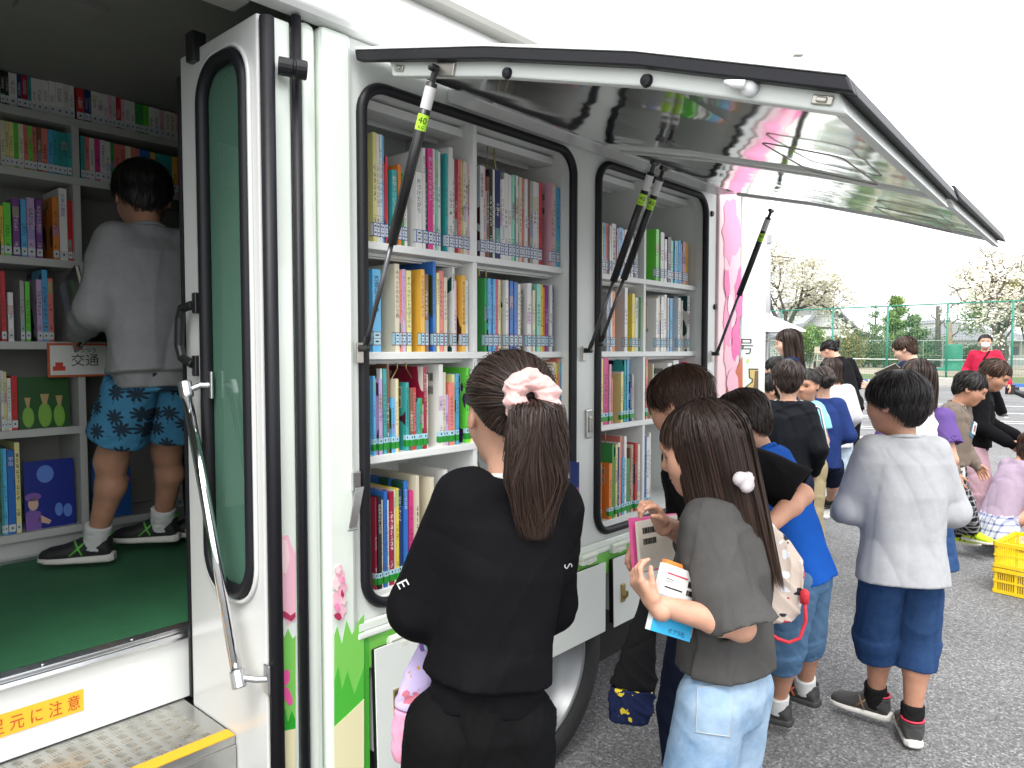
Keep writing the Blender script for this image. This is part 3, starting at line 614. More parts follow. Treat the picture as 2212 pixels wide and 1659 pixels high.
    mx = n.new('ShaderNodeMixRGB'); L.new(fac, mx.inputs[0]); L.new(basec, mx.inputs[1]); L.new(second, mx.inputs[2]); L.new(mx.outputs[0], b.inputs['Base Color'])
    return m
M_cov = cover_mat('book_cover', False); M_spine = cover_mat('book_spine', True)
M_plain = mat('book_plain', (.5, .5, .5), .32, coat=.25)
_n, _L, _b = nodes(M_plain); _oi = _n.new('ShaderNodeObjectInfo'); _L.new(_oi.outputs['Color'], _b.inputs['Base Color'])
M_page = mat('book_pages', (.66, .63, .54), .8, bump=.4, bscale=300, stretch=(1, .02, .02))
M_lb = {'blue': mat('label_blue', (.03, .06, .28), .4), 'red': mat('label_red', (.24, .02, .03), .4), 'green': mat('label_green', (.02, .27, .03), .4), 'pale': mat('label_pale', (.40, .52, .58), .4)}
M_lw = {'blue': mat('label_white', (.66, .70, .74), .35), 'red': mat('label_sky', (.42, .66, .76), .35), 'green': mat('label_sky', (.42, .66, .76), .35), 'pale': mat('label_white2', (.58, .62, .64), .35)}
INKS = {'d': M_black, 'w': M_lblw, 'r': M_red_ink, 'n': mat('navy_ink', (.03, .05, .25), .5), 'g': mat('green_ink', (.08, .3, .1), .5), 's': mat('sky_ink', (.05, .3, .6), .5)}
NBOOK = [0]
def quad_uv(me, spine_faces):
    uvl = me.uv_layers.new(name='UVMap')
    for p in me.polygons:
        cs = [me.vertices[me.loops[l].vertex_index].co for l in p.loop_indices]
        n_ = p.normal; 
        a = (0, 2) if abs(n_.y) > .7 else ((1, 2) if abs(n_.x) > .7 else (0, 1))
        lo = [min(c[a[0]] for c in cs), min(c[a[1]] for c in cs)]; hi = [max(c[a[0]] for c in cs), max(c[a[1]] for c in cs)]
        for l, c in zip(p.loop_indices, cs):
            uvl.data[l].uv = ((c[a[0]]-lo[0])/max(hi[0]-lo[0], 1e-6), (c[a[1]]-lo[1])/max(hi[1]-lo[1], 1e-6))
def book(x0, x1, zb, h, yf, depth, col, lab=None, title=None, ink='d', group=None, label='', tilt=0, barcode=False, author=None, parts=True, plain=False, cat='book', loc=None):
    w = x1-x0-.0006; t = min(.0022, w*.2)
    mb = MB()
    mb.box(-w/2, -w/2+t, t, depth, 0, h, 0); mb.box(w/2-t, w/2, t, depth, 0, h, 0); mb.box(-w/2, w/2, 0, t, 0, h, 1)
    if title and w > .006:
        th = min(h*.62, len(title)*min(w*.82, .016)); put_text(mb, title, (0, -.0005, h*.92-th/2), (1, 0, 0), (0, 0, 1), h=th, w=min(w*.74, .015), mi=2, vertical=True)
    base = ((x0+x1)/2, yf, zb)
    o = mb.build('book', [M_cov if not plain else M_plain, M_spine if not (title or plain) else M_plain, INKS[ink]]); o.location = base
    quad_uv(o.data, None)
    c = BC[col][1]; j = rnd.uniform(.88, 1.08); o.color = (*[min(.86, v*j) for v in c], 1)
    if tilt: o.rotation_euler = (0, tilt, 0)
    tag(o, label, cat, group)
    loc3 = lambda m2, nm, ms: setattr_parent(m2.build(nm, ms), o)
    mb = MB(); mb.box(-w/2+t, w/2-t, t+.0004, depth-.003, .003, h-.003); loc3(mb, 'page_block', M_page)
    if lab:
        mb = MB(); ww = w/2
        if lab == 'green':
            mb.box(-ww, ww, -.0006, 0, .012, .030, 0); mb.box(-ww, ww, -.0006, 0, .030, .044, 1); mb.box(-ww*.3, ww*.3, -.0009, -.0006, .034, .040, 2)
            mb.box(-ww-.0006, -ww, -.0006, .012, .012, .030, 0); mb.box(-ww-.0006, -ww, -.0006, .012, .030, .044, 1)
        elif lab == 'pale': mb.box(-ww, ww, -.0006, 0, .008, .034, 1); mb.box(-ww*.3, ww*.3, -.0009, -.0006, .018, .024, 2)
        else:
            mb.box(-ww, ww, -.0006, 0, .018, .054, 0); i_ = min(.0018, ww*.25); mb.box(-ww+i_, ww-i_, -.001, -.0006, .0198, .0355, 1); mb.box(-ww+i_, ww-i_, -.001, -.0006, .0368, .0522, 1)
            mb.box(-ww*.4, ww*.4, -.0013, -.001, .026, .030, 2); mb.box(-ww*.45, ww*.45, -.0013, -.001, .043, .047, 2)
            mb.box(-ww-.0006, -ww, -.0006, .014, .018, .054, 0); mb.box(-ww-.001, -ww-.0006, 0, .0125, .0198, .0522, 1)
        loc3(mb, 'spine_label', [M_lb[lab], M_lw[lab], M_black])
    if barcode:
        mb = MB(); xs = -w/2
        for zz in (h*.80, h*.64):
            mb.box(xs-.0005, xs, depth*.16-.002, depth*.16+.052, zz-.003, zz+.026, 0)
            yy = depth*.16
            while yy < depth*.16+.048: 
                ww = rnd.choice((.0012, .002, .003)); mb.box(xs-.0009, xs-.0005, yy, yy+ww, zz, zz+.022, 1); yy += ww+rnd.choice((.0014, .0022))
        loc3(mb, 'barcode_sticker', [M_lblw, M_black])
    NBOOK[0] += 1
    return o
def setattr_parent(c, o): c.parent = o; return c
ORD = ['first', 'second', 'third', 'fourth', 'fifth', 'sixth', 'seventh', 'eighth', 'ninth', 'tenth', 'eleventh', 'twelfth', 'thirteenth', 'fourteenth', 'fifteenth', 'sixteenth', 'seventeenth', 'eighteenth', 'nineteenth', 'twentieth']
SEEN = set()
def size_word(w, h, hs):
    a = 'slim' if w < .009 else ('thick' if w > .017 else '')
    b_ = 'tall' if h > hs*1.12 else ('short' if h < hs*.86 else '')
    return (b_+' '+a).strip()
def row(data, zf, zb, yf, lab, where, group, yj=.008, dep=.70, titles={}, bar=()):
    """data: list of (x0, x1, ytop, colour) in photo px mapped by zf"""
    bs = []
    for d in data:
        (X0, _), (X1, Y1) = zf(d[0], d[2]), zf(d[1], d[2])
        a = onY(X0, Y1, yf)[0]; b_ = onY(X1, Y1, yf); bs.append([a, b_[0], b_[2]-zb, d[3]])
    hs = sorted(q[2] for q in bs)[len(bs)//2]
    for i, (a, b_, h, c) in enumerate(bs):
        cn = BC[c][0]; l = BC[bs[i-1][3]][0] if i else None; r = BC[bs[i+1][3]][0] if i < len(bs)-1 else None
        ad = size_word(b_-a, h, hs); same = [k for k, q in enumerate(bs) if q[3] == c]
        pos = ORD[same.index(i)] if len(same) > 1 and same.index(i) < 20 else ''
        t = titles.get(i)
        if len(same) == 1: lb = f"{ad} {cn} book, the only {cn} one on {where}"
        elif l and r: lb = f"{ad} {cn} book between {l} and {r}, {pos} {cn} one on {where}"
        else: lb = f"{ad} {cn} book at the {'left' if not l else 'right'} end of {where}"
        lb = ' '.join(lb.split()); k = lb.split()
        if len(k) > 16: lb = f"{cn} book between {l} and {r}, {pos} {cn} one on {where}"
        if len(lb.split()) > 16: lb = f"{cn} book, {pos} {cn} one on {where}" 
        book(a, b_, zb, max(h, .06), yf+rnd.uniform(0, yj), min(max(h, .06)*dep, .25), c, lab, t[0] if t else None, t[1] if t else 'd', group, lb, barcode=i in bar)
Z4 = lambda x, y: (737.3+x/3., y/3.)
ZA = lambda x, y: (793.6+x*.2006, 546.2+y*.2006)
ZB_ = lambda x, y: (793.6+x*.2006, 768.1+y*.2006)
ZC = lambda x, y: (1280.1+x*.12346, 443.8+y*.12346)
ZD = lambda x, y: (1280.1+x*.12346, 597.4+y*.12346)
ZE = lambda x, y: (1280.1+x*.2468, 751.+y*.2468)
ZF = lambda x, y: (785.1+x*.2058, 989.9+y*.2058)
ZG = lambda x, y: (x*.1929, 136.5+y*.1929)
ZH = lambda x, y: (x*.4628, 409.6+y*.4628)
def spread(xs, tops, cols):      # boundaries xs (n+1), tops at both ends or list
    n = len(cols); T = tops if len(tops) == n else [tops[0]+(tops[1]-tops[0])*i/max(n-1, 1) for i in range(n)]
    return [(xs[i], xs[i+1], T[i], cols[i]) for i in range(n)]
YR = YS+.014
r1 = [(206, 232, 860, 'Y'), (233, 254, 868, 'w'), (255, 269, 872, 'w'), (270, 285, 876, 's'), (288, 303, 1012, 'r'), (328, 361, 1105, 't'), (373, 396, 1066, 'o'), (398, 413, 1125, 'g'), (414, 434, 1200, 'w'), (490, 529, 1120, 'w'), (530, 548, 960, 'w'), (549, 564, 1090, 'd'),
      (565, 598, 966, 'm'), (600, 619, 964, 'w'), (620, 634, 972, 'e'), (635, 650, 985, 'w'), (688, 700, 992, 't'), (701, 726, 958, 'w'), (727, 741, 1030, 'w'), (742, 757, 1034, 'R'), (758, 777, 1036, 'q'), (778, 794, 1042, 'Y'), (795, 810, 1046, 'k'), (811, 830, 1048, 'w'), (831, 845, 1056, 'p'), (846, 864, 1058, 'w'), (867, 884, 1095, 's')]
row(r1, Z4, ROWZ[0], YR, 'blue', 'near bay top shelf, left half', 'books on the top shelf of the near bay', titles={5: ('動物トリビア図鑑', 'w'), 9: ('片づけたがり', 'd'), 10: ('赤ボタンの本', 'd'), 12: ('刺しゅうのキホン', 'w')}, bar=(0,))
r1b = [(905, 928, 1075, 'w'), (929, 944, 1078, 'p'), (945, 960, 1146, 'B'), (961, 984, 1098, 'd'), (985, 1001, 1100, 'w'), (1003, 1034, 1105, 'n'), (1035, 1050, 1165, 'w'), (1051, 1064, 1160, 'w'), (1065, 1090, 1125, 'w'), (1091, 1110, 1135, 'w'), (1111, 1124, 1136, 'e'), (1125, 1139, 1200, 'd'), (1140, 1158, 1140, 'w'), (1159, 1174, 1150, 'k'), (1175, 1191, 1155, 'q'), (1192, 1209, 1162, 'w'),
       (1210, 1224, 1168, 'B'), (1225, 1244, 1175, 'a'), (1245, 1270, 1182, 'w'), (1271, 1284, 1186, 'w'), (1285, 1312, 1184, 'r'), (1366, 1380, 1184, 'p'), (1381, 1396, 1196, 'k'), (1400, 1424, 1220, 's'), (1488, 1502, 1218, 'w')]
row(r1b, Z4, ROWZ[0], YR, 'blue', 'near bay top shelf, right half', 'books on the top shelf of the near bay', titles={0: ('お菓子の基本', 'd')}, bar=(21, 24))
r2 = [(62, 150, 180, 's'), (310, 360, 118, 'k'), (361, 378, 182, 'q'), (379, 416, 178, 'c'), (426, 476, 192, 'Y'), (576, 618, 180, 'O'), (624, 664, 230, 'B'), (716, 750, 92, 'b'), (756, 782, 215, 'Y'), (783, 828, 196, 'q'), (834, 870, 265, 'k'), (920, 948, 156, 'w'), (950, 976, 300, 'p'), (1020, 1062, 243, 'O'), (1063, 1090, 300, 'w')]
row(r2, ZA, ROWZ[1], YR, 'red', 'near bay second shelf, left half', 'books on the second shelf of the near bay', titles={0: ('西遊記天の巻', 'd'), 1: ('チベットのものいう鳥', 'd'), 3: ('おとこの子とおもっていた犬', 'r'), 4: ('チム・ラビットのぼうけん', 'd'), 5: ('アルフはひとりぼっち', 'n'), 8: ('番ねずみのヤカちゃん', 'd'), 11: ('風女のたまご', 'd'), 13: ('犬とどろぼう完全計画', 'd'), 14: ('ゆうかんなハリネズミマックス', 's')}, bar=(11,))
r2b = [(1284, 1306, 270, 'g'), (1307, 1330, 275, 's'), (1331, 1356, 280, 'b'), (1357, 1384, 282, 's'), (1386, 1420, 286, 'm'), (1421, 1446, 290, 'Y'), (1490, 1520, 296, 'w'), (1521, 1540, 380, 'q'), (1544, 1582, 306, 'b'), (1590, 1628, 318, 'b'), (1629, 1654, 335, 'k'), (1655, 1688, 395, 'd'), (1724, 1760, 330, 'w'), (1761, 1788, 326, 'w'), (1789, 1812, 405, 'k'), (1840, 1880, 336, 'e'), (1881, 1902, 340, 'y'), (1903, 1928, 370, 'o'), (1929, 1952, 350, 'v'), (1970, 1998, 346, 'w'), (2000, 2022, 350, 'n')]
row(r2b, ZA, ROWZ[1], YR, 'red', 'near bay second shelf, right half', 'books on the second shelf of the near bay', titles={2: ('はしれ！ショウナパンうさぎ', 'w'), 5: ('ハリーとうたうおとなりさん', 'd'), 11: ('ライオンとぼうけん', 'w')}, bar=(6,))
Y3 = YS+.006
r3 = [(66, 88, 220, 's'), (100, 122, 255, 'c'), (123, 160, 250, 'c'), (162, 184, 140, 'w'), (188, 226, 142, 't'), (234, 260, 90, 'B'), (270, 304, 455, 's'), (306, 334, 250, 'k'), (335, 356, 260, 'y'), (438, 470, 290, 't'), (472, 506, 350, 'B'), (508, 544, 345, 'r'), (546, 570, 460, 't'), (572, 606, 458, 'g'), (608, 640, 120, 'R'), (642, 666, 200, 'k'), (780, 822, 95, 'w'), (824, 850, 180, 'k'), (852, 884, 420, 'c'), (886, 936, 290, 'q'), (938, 962, 200, 'Y'), (964, 992, 195, 's'), (1080, 1116, 130, 'l'), (1120, 1150, 300, 'y')]
row(r3, ZB_, ROWZ[2], Y3, 'green', 'near bay third shelf, left half', 'books on the third shelf of the near bay', yj=.012, titles={8: ('こぐまくんのハーモニカ', 'd'), 9: ('かわいいあひるのあかちゃん', 'd'), 11: ('ベンジャミンとレッドニコラ', 'w'), 14: ('わたし色のペンギン', 'w')}, bar=(3, 16, 22, 9))
r3b = [(1830, 1862, 40, 'y'), (1990, 2012, 130, 'w'), (2014, 2040, 70, 'k'), (2042, 2066, 85, 'y'), (2067, 2088, 30, 'q'), (2089, 2104, 80, 's'), (2105, 2122, 140, 'b'), (2124, 2142, 165, 'k')]
row(r3b, ZB_, ROWZ[2], Y3, 'green', 'near bay third shelf, right half', 'books on the third shelf of the near bay', bar=(1,))
r4 = [(132, 150, 415, 'R'), (152, 192, 400, 'd'), (194, 214, 440, 'k'), (216, 252, 345, 'b'), (254, 274, 440, 'w'), (280, 326, 350, 'R'), (328, 348, 330, 'k'), (350, 376, 315, 'y'), (378, 420, 330, 'n'), (440, 482, 240, 'b'), (500, 540, 340, 'm'), (550, 585, 180, 'k'), (700, 740, 200, 'k'), (860, 900, 120, 'w')]
row(r4, ZF, ROWZ[3], Y3+.002, 'green', 'near bay bottom shelf, left half', 'books on the bottom shelf of the near bay', titles={1: ('おおきなかしのき', 'Y' if False else 'w'), 6: ('わいわいむら', 'd'), 8: ('エミールくん', 'w'), 9: ('すてきな本', 'w')}, bar=(11, 9))
r4b = [(1424, 1440, 1275, 'w'), (1442, 1458, 1300, 'k'), (1460, 1476, 1310, 'o'), (1478, 1498, 1300, 'y')]
row(r4b, lambda x, y: (737.3+x/3., 553+y/3.), ROWZ[3], Y3+.004, 'green', 'near bay bottom shelf, right end', 'books on the bottom shelf of the near bay')
# far bay
q1 = [(84, 136, 272, 'k'), (138, 182, 316, 'Y'), (184, 250, 300, 's'), (252, 308, 316, 'q'), (309, 342, 355, 'w'), (372, 442, 325, 'w'), (444, 466, 400, 'p'), (472, 545, 396, 's'), (547, 590, 420, 'p'), (592, 640, 425, 'w'), (642, 690, 430, 'w'), (691, 738, 425, 'w'), (740, 778, 460, 'd'), (780, 826, 470, 'w')]
row(q1, ZC, ROWZ[0], YR, 'blue', 'far bay top shelf, left half', 'books on the top shelf of the far bay', titles={1: ('ワトソン', 'd'), 2: ('あずかりやさん', 'd'), 3: ('小鳥とリムジン', 'r'), 4: ('クケッジョー！', 'r'), 5: ('天才の家康と怪盗', 'd'), 7: ('はな', 'n')})
q1b = [(1120, 1168, 420, 'l'), (1205, 1262, 478, 'w'), (1264, 1306, 595, 'w'), (1328, 1390, 560, 'd'), (1392, 1446, 620, 'e'), (1448, 1506, 625, 's'), (1508, 1552, 622, 's'), (1553, 1584, 660, 'w'), (1588, 1640, 640, 'p'), (1642, 1692, 665, 'O')]
row(q1b, ZC, ROWZ[0], YR, 'blue', 'far bay top shelf, right half', 'books on the top shelf of the far bay')
q2 = [(120, 146, 245, 'w'), (270, 306, 265, 'a'), (308, 332, 260, 's'), (334, 364, 230, 'w'), (366, 418, 262, 'o'), (574, 624, 196, 'w'), (700, 748, 304, 'y'), (768, 822, 366, 'w'), (824, 856, 360, 'g'), (858, 890, 330, 'w')]
row(q2, ZD, ROWZ[1], YR, 'red', 'far bay second shelf, left half', 'books on the second shelf of the far bay', titles={7: ('ロボット', 'd'), 9: ('どこまでゆくんだろう', 'r')})
q2b = [(1140, 1174, 380, 'w'), (1176, 1218, 350, 'k'), (1219, 1264, 350, 'w'), (1280, 1324, 320, 'w'), (1325, 1342, 372, 'w'), (1370, 1412, 380, 's'), (1524, 1568, 375, 'w'), (1570, 1592, 420, 'k'), (1688, 1728, 340, 'w'), (1850, 1878, 396, 'b')]
row(q2b, ZD, ROWZ[1], YR, 'red', 'far bay second shelf, right half', 'books on the second shelf of the far bay', bar=(4,))
q3 = [(84, 102, 95, 'Y'), (104, 150, 88, 'm'), (152, 166, 145, 'p'), (168, 182, 148, 'r'), (116, 116, 0, 'd')][:4]+[(184, 196, 270, 'q'), (252, 270, 230, 'Y'), (272, 290, 210, 'w'), (292, 308, 110, 't'), (310, 326, 105, 's'), (344, 360, 300, 'n'), (361, 378, 230, 'a'), (448, 470, 160, 'y'), (476, 492, 90, 'q'), (540, 550, 145, 'k')]
row(q3, ZE, ROWZ[2], Y3, 'green', 'far bay third shelf, left half', 'books on the third shelf of the far bay', yj=.012, bar=(11, 12, 6))
q3b = [(660, 694, 135, 'w'), (720, 766, 110, 'w'), (768, 800, 130, 'v'), (804, 830, 125, 'r')]
row(q3b, ZE, ROWZ[2], Y3, 'green', 'far bay third shelf, right half', 'books on the third shelf of the far bay', bar=(0,))
q4 = [(84, 98, 1010, 'o'), (146, 172, 1012, 'o'), (174, 188, 850, 'g'), (189, 206, 905, 'l'), (207, 224, 845, 'Y'), (225, 238, 870, 'n'), (240, 256, 830, 'w'), (258, 272, 780, 'q'), (274, 296, 960, 's'), (297, 318, 775, 'w'), (320, 346, 970, 'g'), (347, 362, 880, 'B'), (363, 380, 850, 'k'), (381, 396, 835, 'r'), (398, 418, 845, 'k'), (420, 438, 850, 'd'), (440, 458, 810, 'r'), (462, 476, 775, 'b'), (478, 500, 780, 'w'), (502, 516, 745, 'w')]
row(q4, ZE, ROWZ[3], Y3, 'green', 'far bay bottom shelf', 'books on the bottom shelf of the far bay', yj=.012, bar=(1,))
# interior wall of books
YI_ = YB+.012
i1 = spread([0, 55, 95, 190, 240, 310, 350, 410, 478, 545, 620, 705, 772, 830], (90, 250), 'ddwnRtwwwwwww')
row(i1, ZG, IZ[0], YI_, 'pale', 'cabin top shelf, left half', 'books on the top shelf inside the cabin')
i1b = spread([860, 945, 990, 1024, 1096, 1160, 1215, 1255, 1300, 1358, 1400, 1465, 1510, 1560, 1606, 1665, 1724, 1790, 1850, 1910, 1970, 2030, 2090], (265, 590), 'rnnwwwpwrpwwgglwwpwkpw')
row(i1b, ZG, IZ[0], YI_, 'pale', 'cabin top shelf, right half', 'books on the top shelf inside the cabin')
i2 = spread([5, 55, 100, 150, 205, 262, 315, 360, 410, 462, 532, 590, 640, 695, 750, 805], (640, 790), 'kYYlkqlqBqstttt')
row(i2, ZG, IZ[1], YI_, 'pale', 'cabin second shelf, left half', 'books on the second shelf inside the cabin')
i2b = spread([905, 950, 1000, 1060, 1118, 1180, 1240, 1280, 1340, 1410, 1470, 1530, 1570, 1640, 1690, 1740, 1800, 1860, 1930, 1990, 2050, 2100], (815, 1080), 'tqwmwwgqqkqqbbOtttOmm')
row(i2b, ZG, IZ[1], YI_, 'pale', 'cabin second shelf, right half', 'books on the second shelf inside the cabin')
i3 = [(0, 14, 75, 'y'), (15, 50, 62, 'l'), (58, 90, 42, 'v'), (96, 122, 46, 's'), (124, 160, 40, 'c'), (168, 196, 46, 'v'), (244, 272, 36, 'o'), (275, 312, -4, 'w'), (314, 332, 52, 'r'), (334, 354, 54, 'r')]
row(i3, ZH, IZ[2], YI_, 'pale', 'cabin third shelf', 'books on the third shelf inside the cabin', titles={7: ('日本の歴史', 'n')})
i4 = [(2, 24, 380, 'r'), (36, 62, 480, 'w'), (92, 112, 425, 'a'), (118, 140, 430, 'l'), (170, 196, 420, 'c'), (196, 222, 375, 's'), (224, 248, 415, 'q')]
row(i4, ZH, IZ[3], YI_, 'pale', 'cabin fourth shelf', 'books on the fourth shelf inside the cabin')
i5 = [(0, 14, 845, 'w'), (15, 30, 850, 'Y'), (32, 50, 880, 'w'), (52, 80, 870, 'r')]
row(i5, ZH, IZ[4], YI_, 'pale', 'cabin fifth shelf', 'books on the fifth shelf inside the cabin')
i6 = [(0, 10, 1210, 't'), (12, 30, 1210, 's'), (32, 66, 1215, 'b'), (68, 92, 1180, 'Y')]
row(i6, ZH, IZ[5], YI_, 'pale', 'cabin bottom shelf, left end', 'books on the bottom shelf inside the cabin', titles={2: ('宇宙', 'w')})
i6b = [(800, 824, 1140, 'a'), (826, 846, 1130, 'w'), (848, 868, 1140, 'k'), (870, 890, 1120, 'w'), (892, 908, 1130, 'q')]
row(i6b, ZH, IZ[5], YI_, 'pale', 'cabin bottom shelf, beside the door', 'books on the bottom shelf inside the cabin')
# picture books shown face-on inside the cabin
def face_book(px0, py0, px1, zb, dep, cols, label, extra):
    a = onY(px0, py0, YB+.03); b_ = onY(px1, py0, YB+.03); h = a[2]-zb; w_ = b_[0]-a[0]
    mb = MB(); mb.box(-w_/2, w_/2, 0, .0025, 0, h); mb.box(-w_/2, w_/2, dep, dep+.0025, 0, h); mb.box(-w_/2, -w_/2+.002, .0026, dep-.0001, 0, h)
    o = mb.build('picture_book', [M_plain]); o.location = ((a[0]+b_[0])/2, YB+.03, zb); o.color = (*cols, 1); o.rotation_euler = (-.06, 0, 0); tag(o, label, 'book', 'picture books shown face-on')
    m2 = MB(); m2.box(-w_/2+.003, w_/2-.003, .003, dep-.001, .002, h-.002); setattr_parent(m2.build('page_block', M_page), o)
    for nm, m_, polys in extra:
        m2 = MB()
        for pl_ in polys: m2.prism([(x*w_-w_/2, -.0012, z*h) for x, z in pl_], (0, .001, 0))
        setattr_parent(m2.build(nm, m_), o)
    NBOOK[0] += 1; return o
el = lambda cx, cz, rx, rz, n=18: [(cx+rx*math.cos(2*PI*k/n), cz+rz*math.sin(2*PI*k/n)) for k in range(n)]
m_lilac = mat('cover_violet', (.20, .10, .38), .4); m_face = mat('cover_skin', (.62, .40, .30), .4); m_ltb = mat('cover_light_blue', (.10, .22, .62), .4); m_grn = mat('cover_pear_green', (.20, .42, .06), .4); m_hay = mat('cover_straw', (.45, .33, .14), .4)
face_book(52, 1000, 161, IZ[5], .006, (.015, .03, .24), 'blue picture book shown face-on with a pale drawn figure', 'x' and
  [('cover_figure', m_ltb, [el(.42, .80, .17, .13)]), ('cover_shape', m_ltb, [el(.66, .25, .08, .10)]), ('cover_shape', m_ltb, [el(.84, .22, .09, .10)]), ('cover_child', m_face, [el(.16, .38, .10, .10), [(.2, .12), (.45, .05), (.5, .1), (.3, .2)]]), ('cover_cap', m_lilac, [el(.16, .48, .16, .06), [(0, 0), (.3, 0), (.3, .25), (.1, .3), (0, .25)]])])
face_book(200, 995, 283, IZ[5], .006, (.02, .10, .33), 'blue picture book shown face-on with flowers on its cover', [('cover_flower', mat('cover_flower_pink', (.6, .15, .35), .4), [el(.84, .62, .13, .07)]), ('cover_flower', mat('cover_flower_yellow', (.7, .45, .03), .4), [el(.55, .42, .24, .07)]), ('cover_flower', mat('cover_flower_pale', (.5, .52, .5), .4), [el(.3, .72, .2, .13)]), ('cover_disc', mat('cover_red', (.4, .02, .03), .4), [el(.4, .16, .2, .09)])])
face_book(38, 815, 150, IZ[4], .006, (.03, .10, .03), 'dark green picture book shown face-on with rows of pale green pears', [('cover_pear', m_grn, [el(.18, .22, .11, .2), el(.50, .25, .13, .24), el(.78, .22, .11, .22)]), ('cover_stem', m_hay, [[(.16, .4), (.2, .4), (.24, .6), (.12, .6)], [(.47, .45), (.54, .45), (.6, .66), (.42, .66)], [(.76, .42), (.82, .42), (.86, .62), (.72, .62)]])])
print('books', NBOOK[0])
# ============================================================ figures: smooth-blended volumes turned into one continuous surface
def nrm(v): v = np.array(v, float); return v/(np.linalg.norm(v)+1e-12)
class Fld:
    def __init__(s): s.p = []
    def _add(s, fn, lo, hi, k, op='u'): s.p.append((fn, np.array(lo, float), np.array(hi, float), k, op)); return s
    def cone(s, a, b, ra, rb, k=.02, op='u', flat=False, ends=None):
        a = np.array(a, float); b = np.array(b, float); ba = b-a; L2 = float(ba@ba)+1e-12; L = math.sqrt(L2); R = max(ra, rb)
        def fn(x, y, z):
            px, py, pz = x-a[0], y-a[1], z-a[2]; tt = (px*ba[0]+py*ba[1]+pz*ba[2])/L2; t = np.clip(tt, 0, 1)
            if flat: q = tt
            else: q = t
            d = np.sqrt((px-q*ba[0])**2+(py-q*ba[1])**2+(pz-q*ba[2])**2)-(ra+t*(rb-ra))
            if flat: d = np.maximum(d, np.maximum(-tt*L, (tt-1)*L))
            return d
        return s._add(fn, np.minimum(a, b)-R, np.maximum(a, b)+R, k, op)
    def ell(s, c, r, M=None, k=.02, op='u'):
        c = np.array(c, float); M = np.eye(3) if M is None else np.array(M); R = max(r)
        def fn(x, y, z):
            px, py, pz = x-c[0], y-c[1], z-c[2]
            q = [(px*M[i][0]+py*M[i][1]+pz*M[i][2])/r[i] for i in range(3)]
            k0 = np.sqrt(q[0]**2+q[1]**2+q[2]**2)+1e-9; k1 = np.sqrt((q[0]/r[0])**2+(q[1]/r[1])**2+(q[2]/r[2])**2)+1e-9
            return k0*(k0-1)/k1
        return s._add(fn, c-R, c+R, k, op)
    def loft(s, rings, right, fwd, k=.02, n=2.3, op='u'):
        C_ = np.array([q[0] for q in rings], float); hw = np.array([q[1] for q in rings]); hd = np.array([q[2] for q in rings])
        ax = nrm(C_[-1]-C_[0]); T = (C_-C_[0])@ax; right = np.array(right); fwd = np.array(fwd); R = max(hw.max(), hd.max())
        if (np.diff(T) <= 0).any(): T = np.maximum.accumulate(T+np.arange(len(T))*1e-5)
        def fn(x, y, z):
            t = (x-C_[0][0])*ax[0]+(y-C_[0][1])*ax[1]+(z-C_[0][2])*ax[2]
            cx, cy, cz, w_, d_ = [np.interp(t, T, v) for v in (C_[:, 0], C_[:, 1], C_[:, 2], hw, hd)]
            px, py, pz = x-cx, y-cy, z-cz
            u = np.abs(px*right[0]+py*right[1]+pz*right[2])/w_; v = np.abs(px*fwd[0]+py*fwd[1]+pz*fwd[2])/d_
            m = (u**n+v**n)**(1./n); return np.maximum((m-1)*np.minimum(w_, d_), np.maximum(-t, t-T[-1]))
        return s._add(fn, C_.min(0)-R, C_.max(0)+R, k, op)
    def fn(s, f, lo, hi, k, op='u'): return s._add(f, lo, hi, k, op)
    def mesh(s, h):
        us = [q for q in s.p if q[4] == 'u']
        lo = np.min([q[1] for q in us], 0)-3*h; hi = np.max([q[2] for q in us], 0)+3*h
        N = np.ceil((hi-lo)/h).astype(int)+1
        G = np.full(N, .3, np.float32); ax = [lo[i]+h*np.arange(N[i]) for i in range(3)]
        for f, a, b, k, op in s.p:
            pad = k+3*h; i0 = np.clip(np.floor((a-pad-lo)/h).astype(int), 0, N-1); i1 = np.clip(np.ceil((b+pad-lo)/h).astype(int)+1, 1, N)
            if (i1 <= i0).any(): continue
            sl = tuple(slice(i0[j], i1[j]) for j in range(3))
            d = f(ax[0][sl[0]][:, None, None], ax[1][sl[1]][None, :, None], ax[2][sl[2]][None, None, :]).astype(np.float32)
            g = G[sl]
            if op == 'u':
                hh = np.maximum(k-np.abs(g-d), 0)/k; G[sl] = np.minimum(g, d)-hh*hh*k*.25
            elif op == 's':
                d = -d; hh = np.maximum(k-np.abs(g-d), 0)/k; G[sl] = np.maximum(g, d)+hh*hh*k*.25
        return surfnet(G, lo, h)
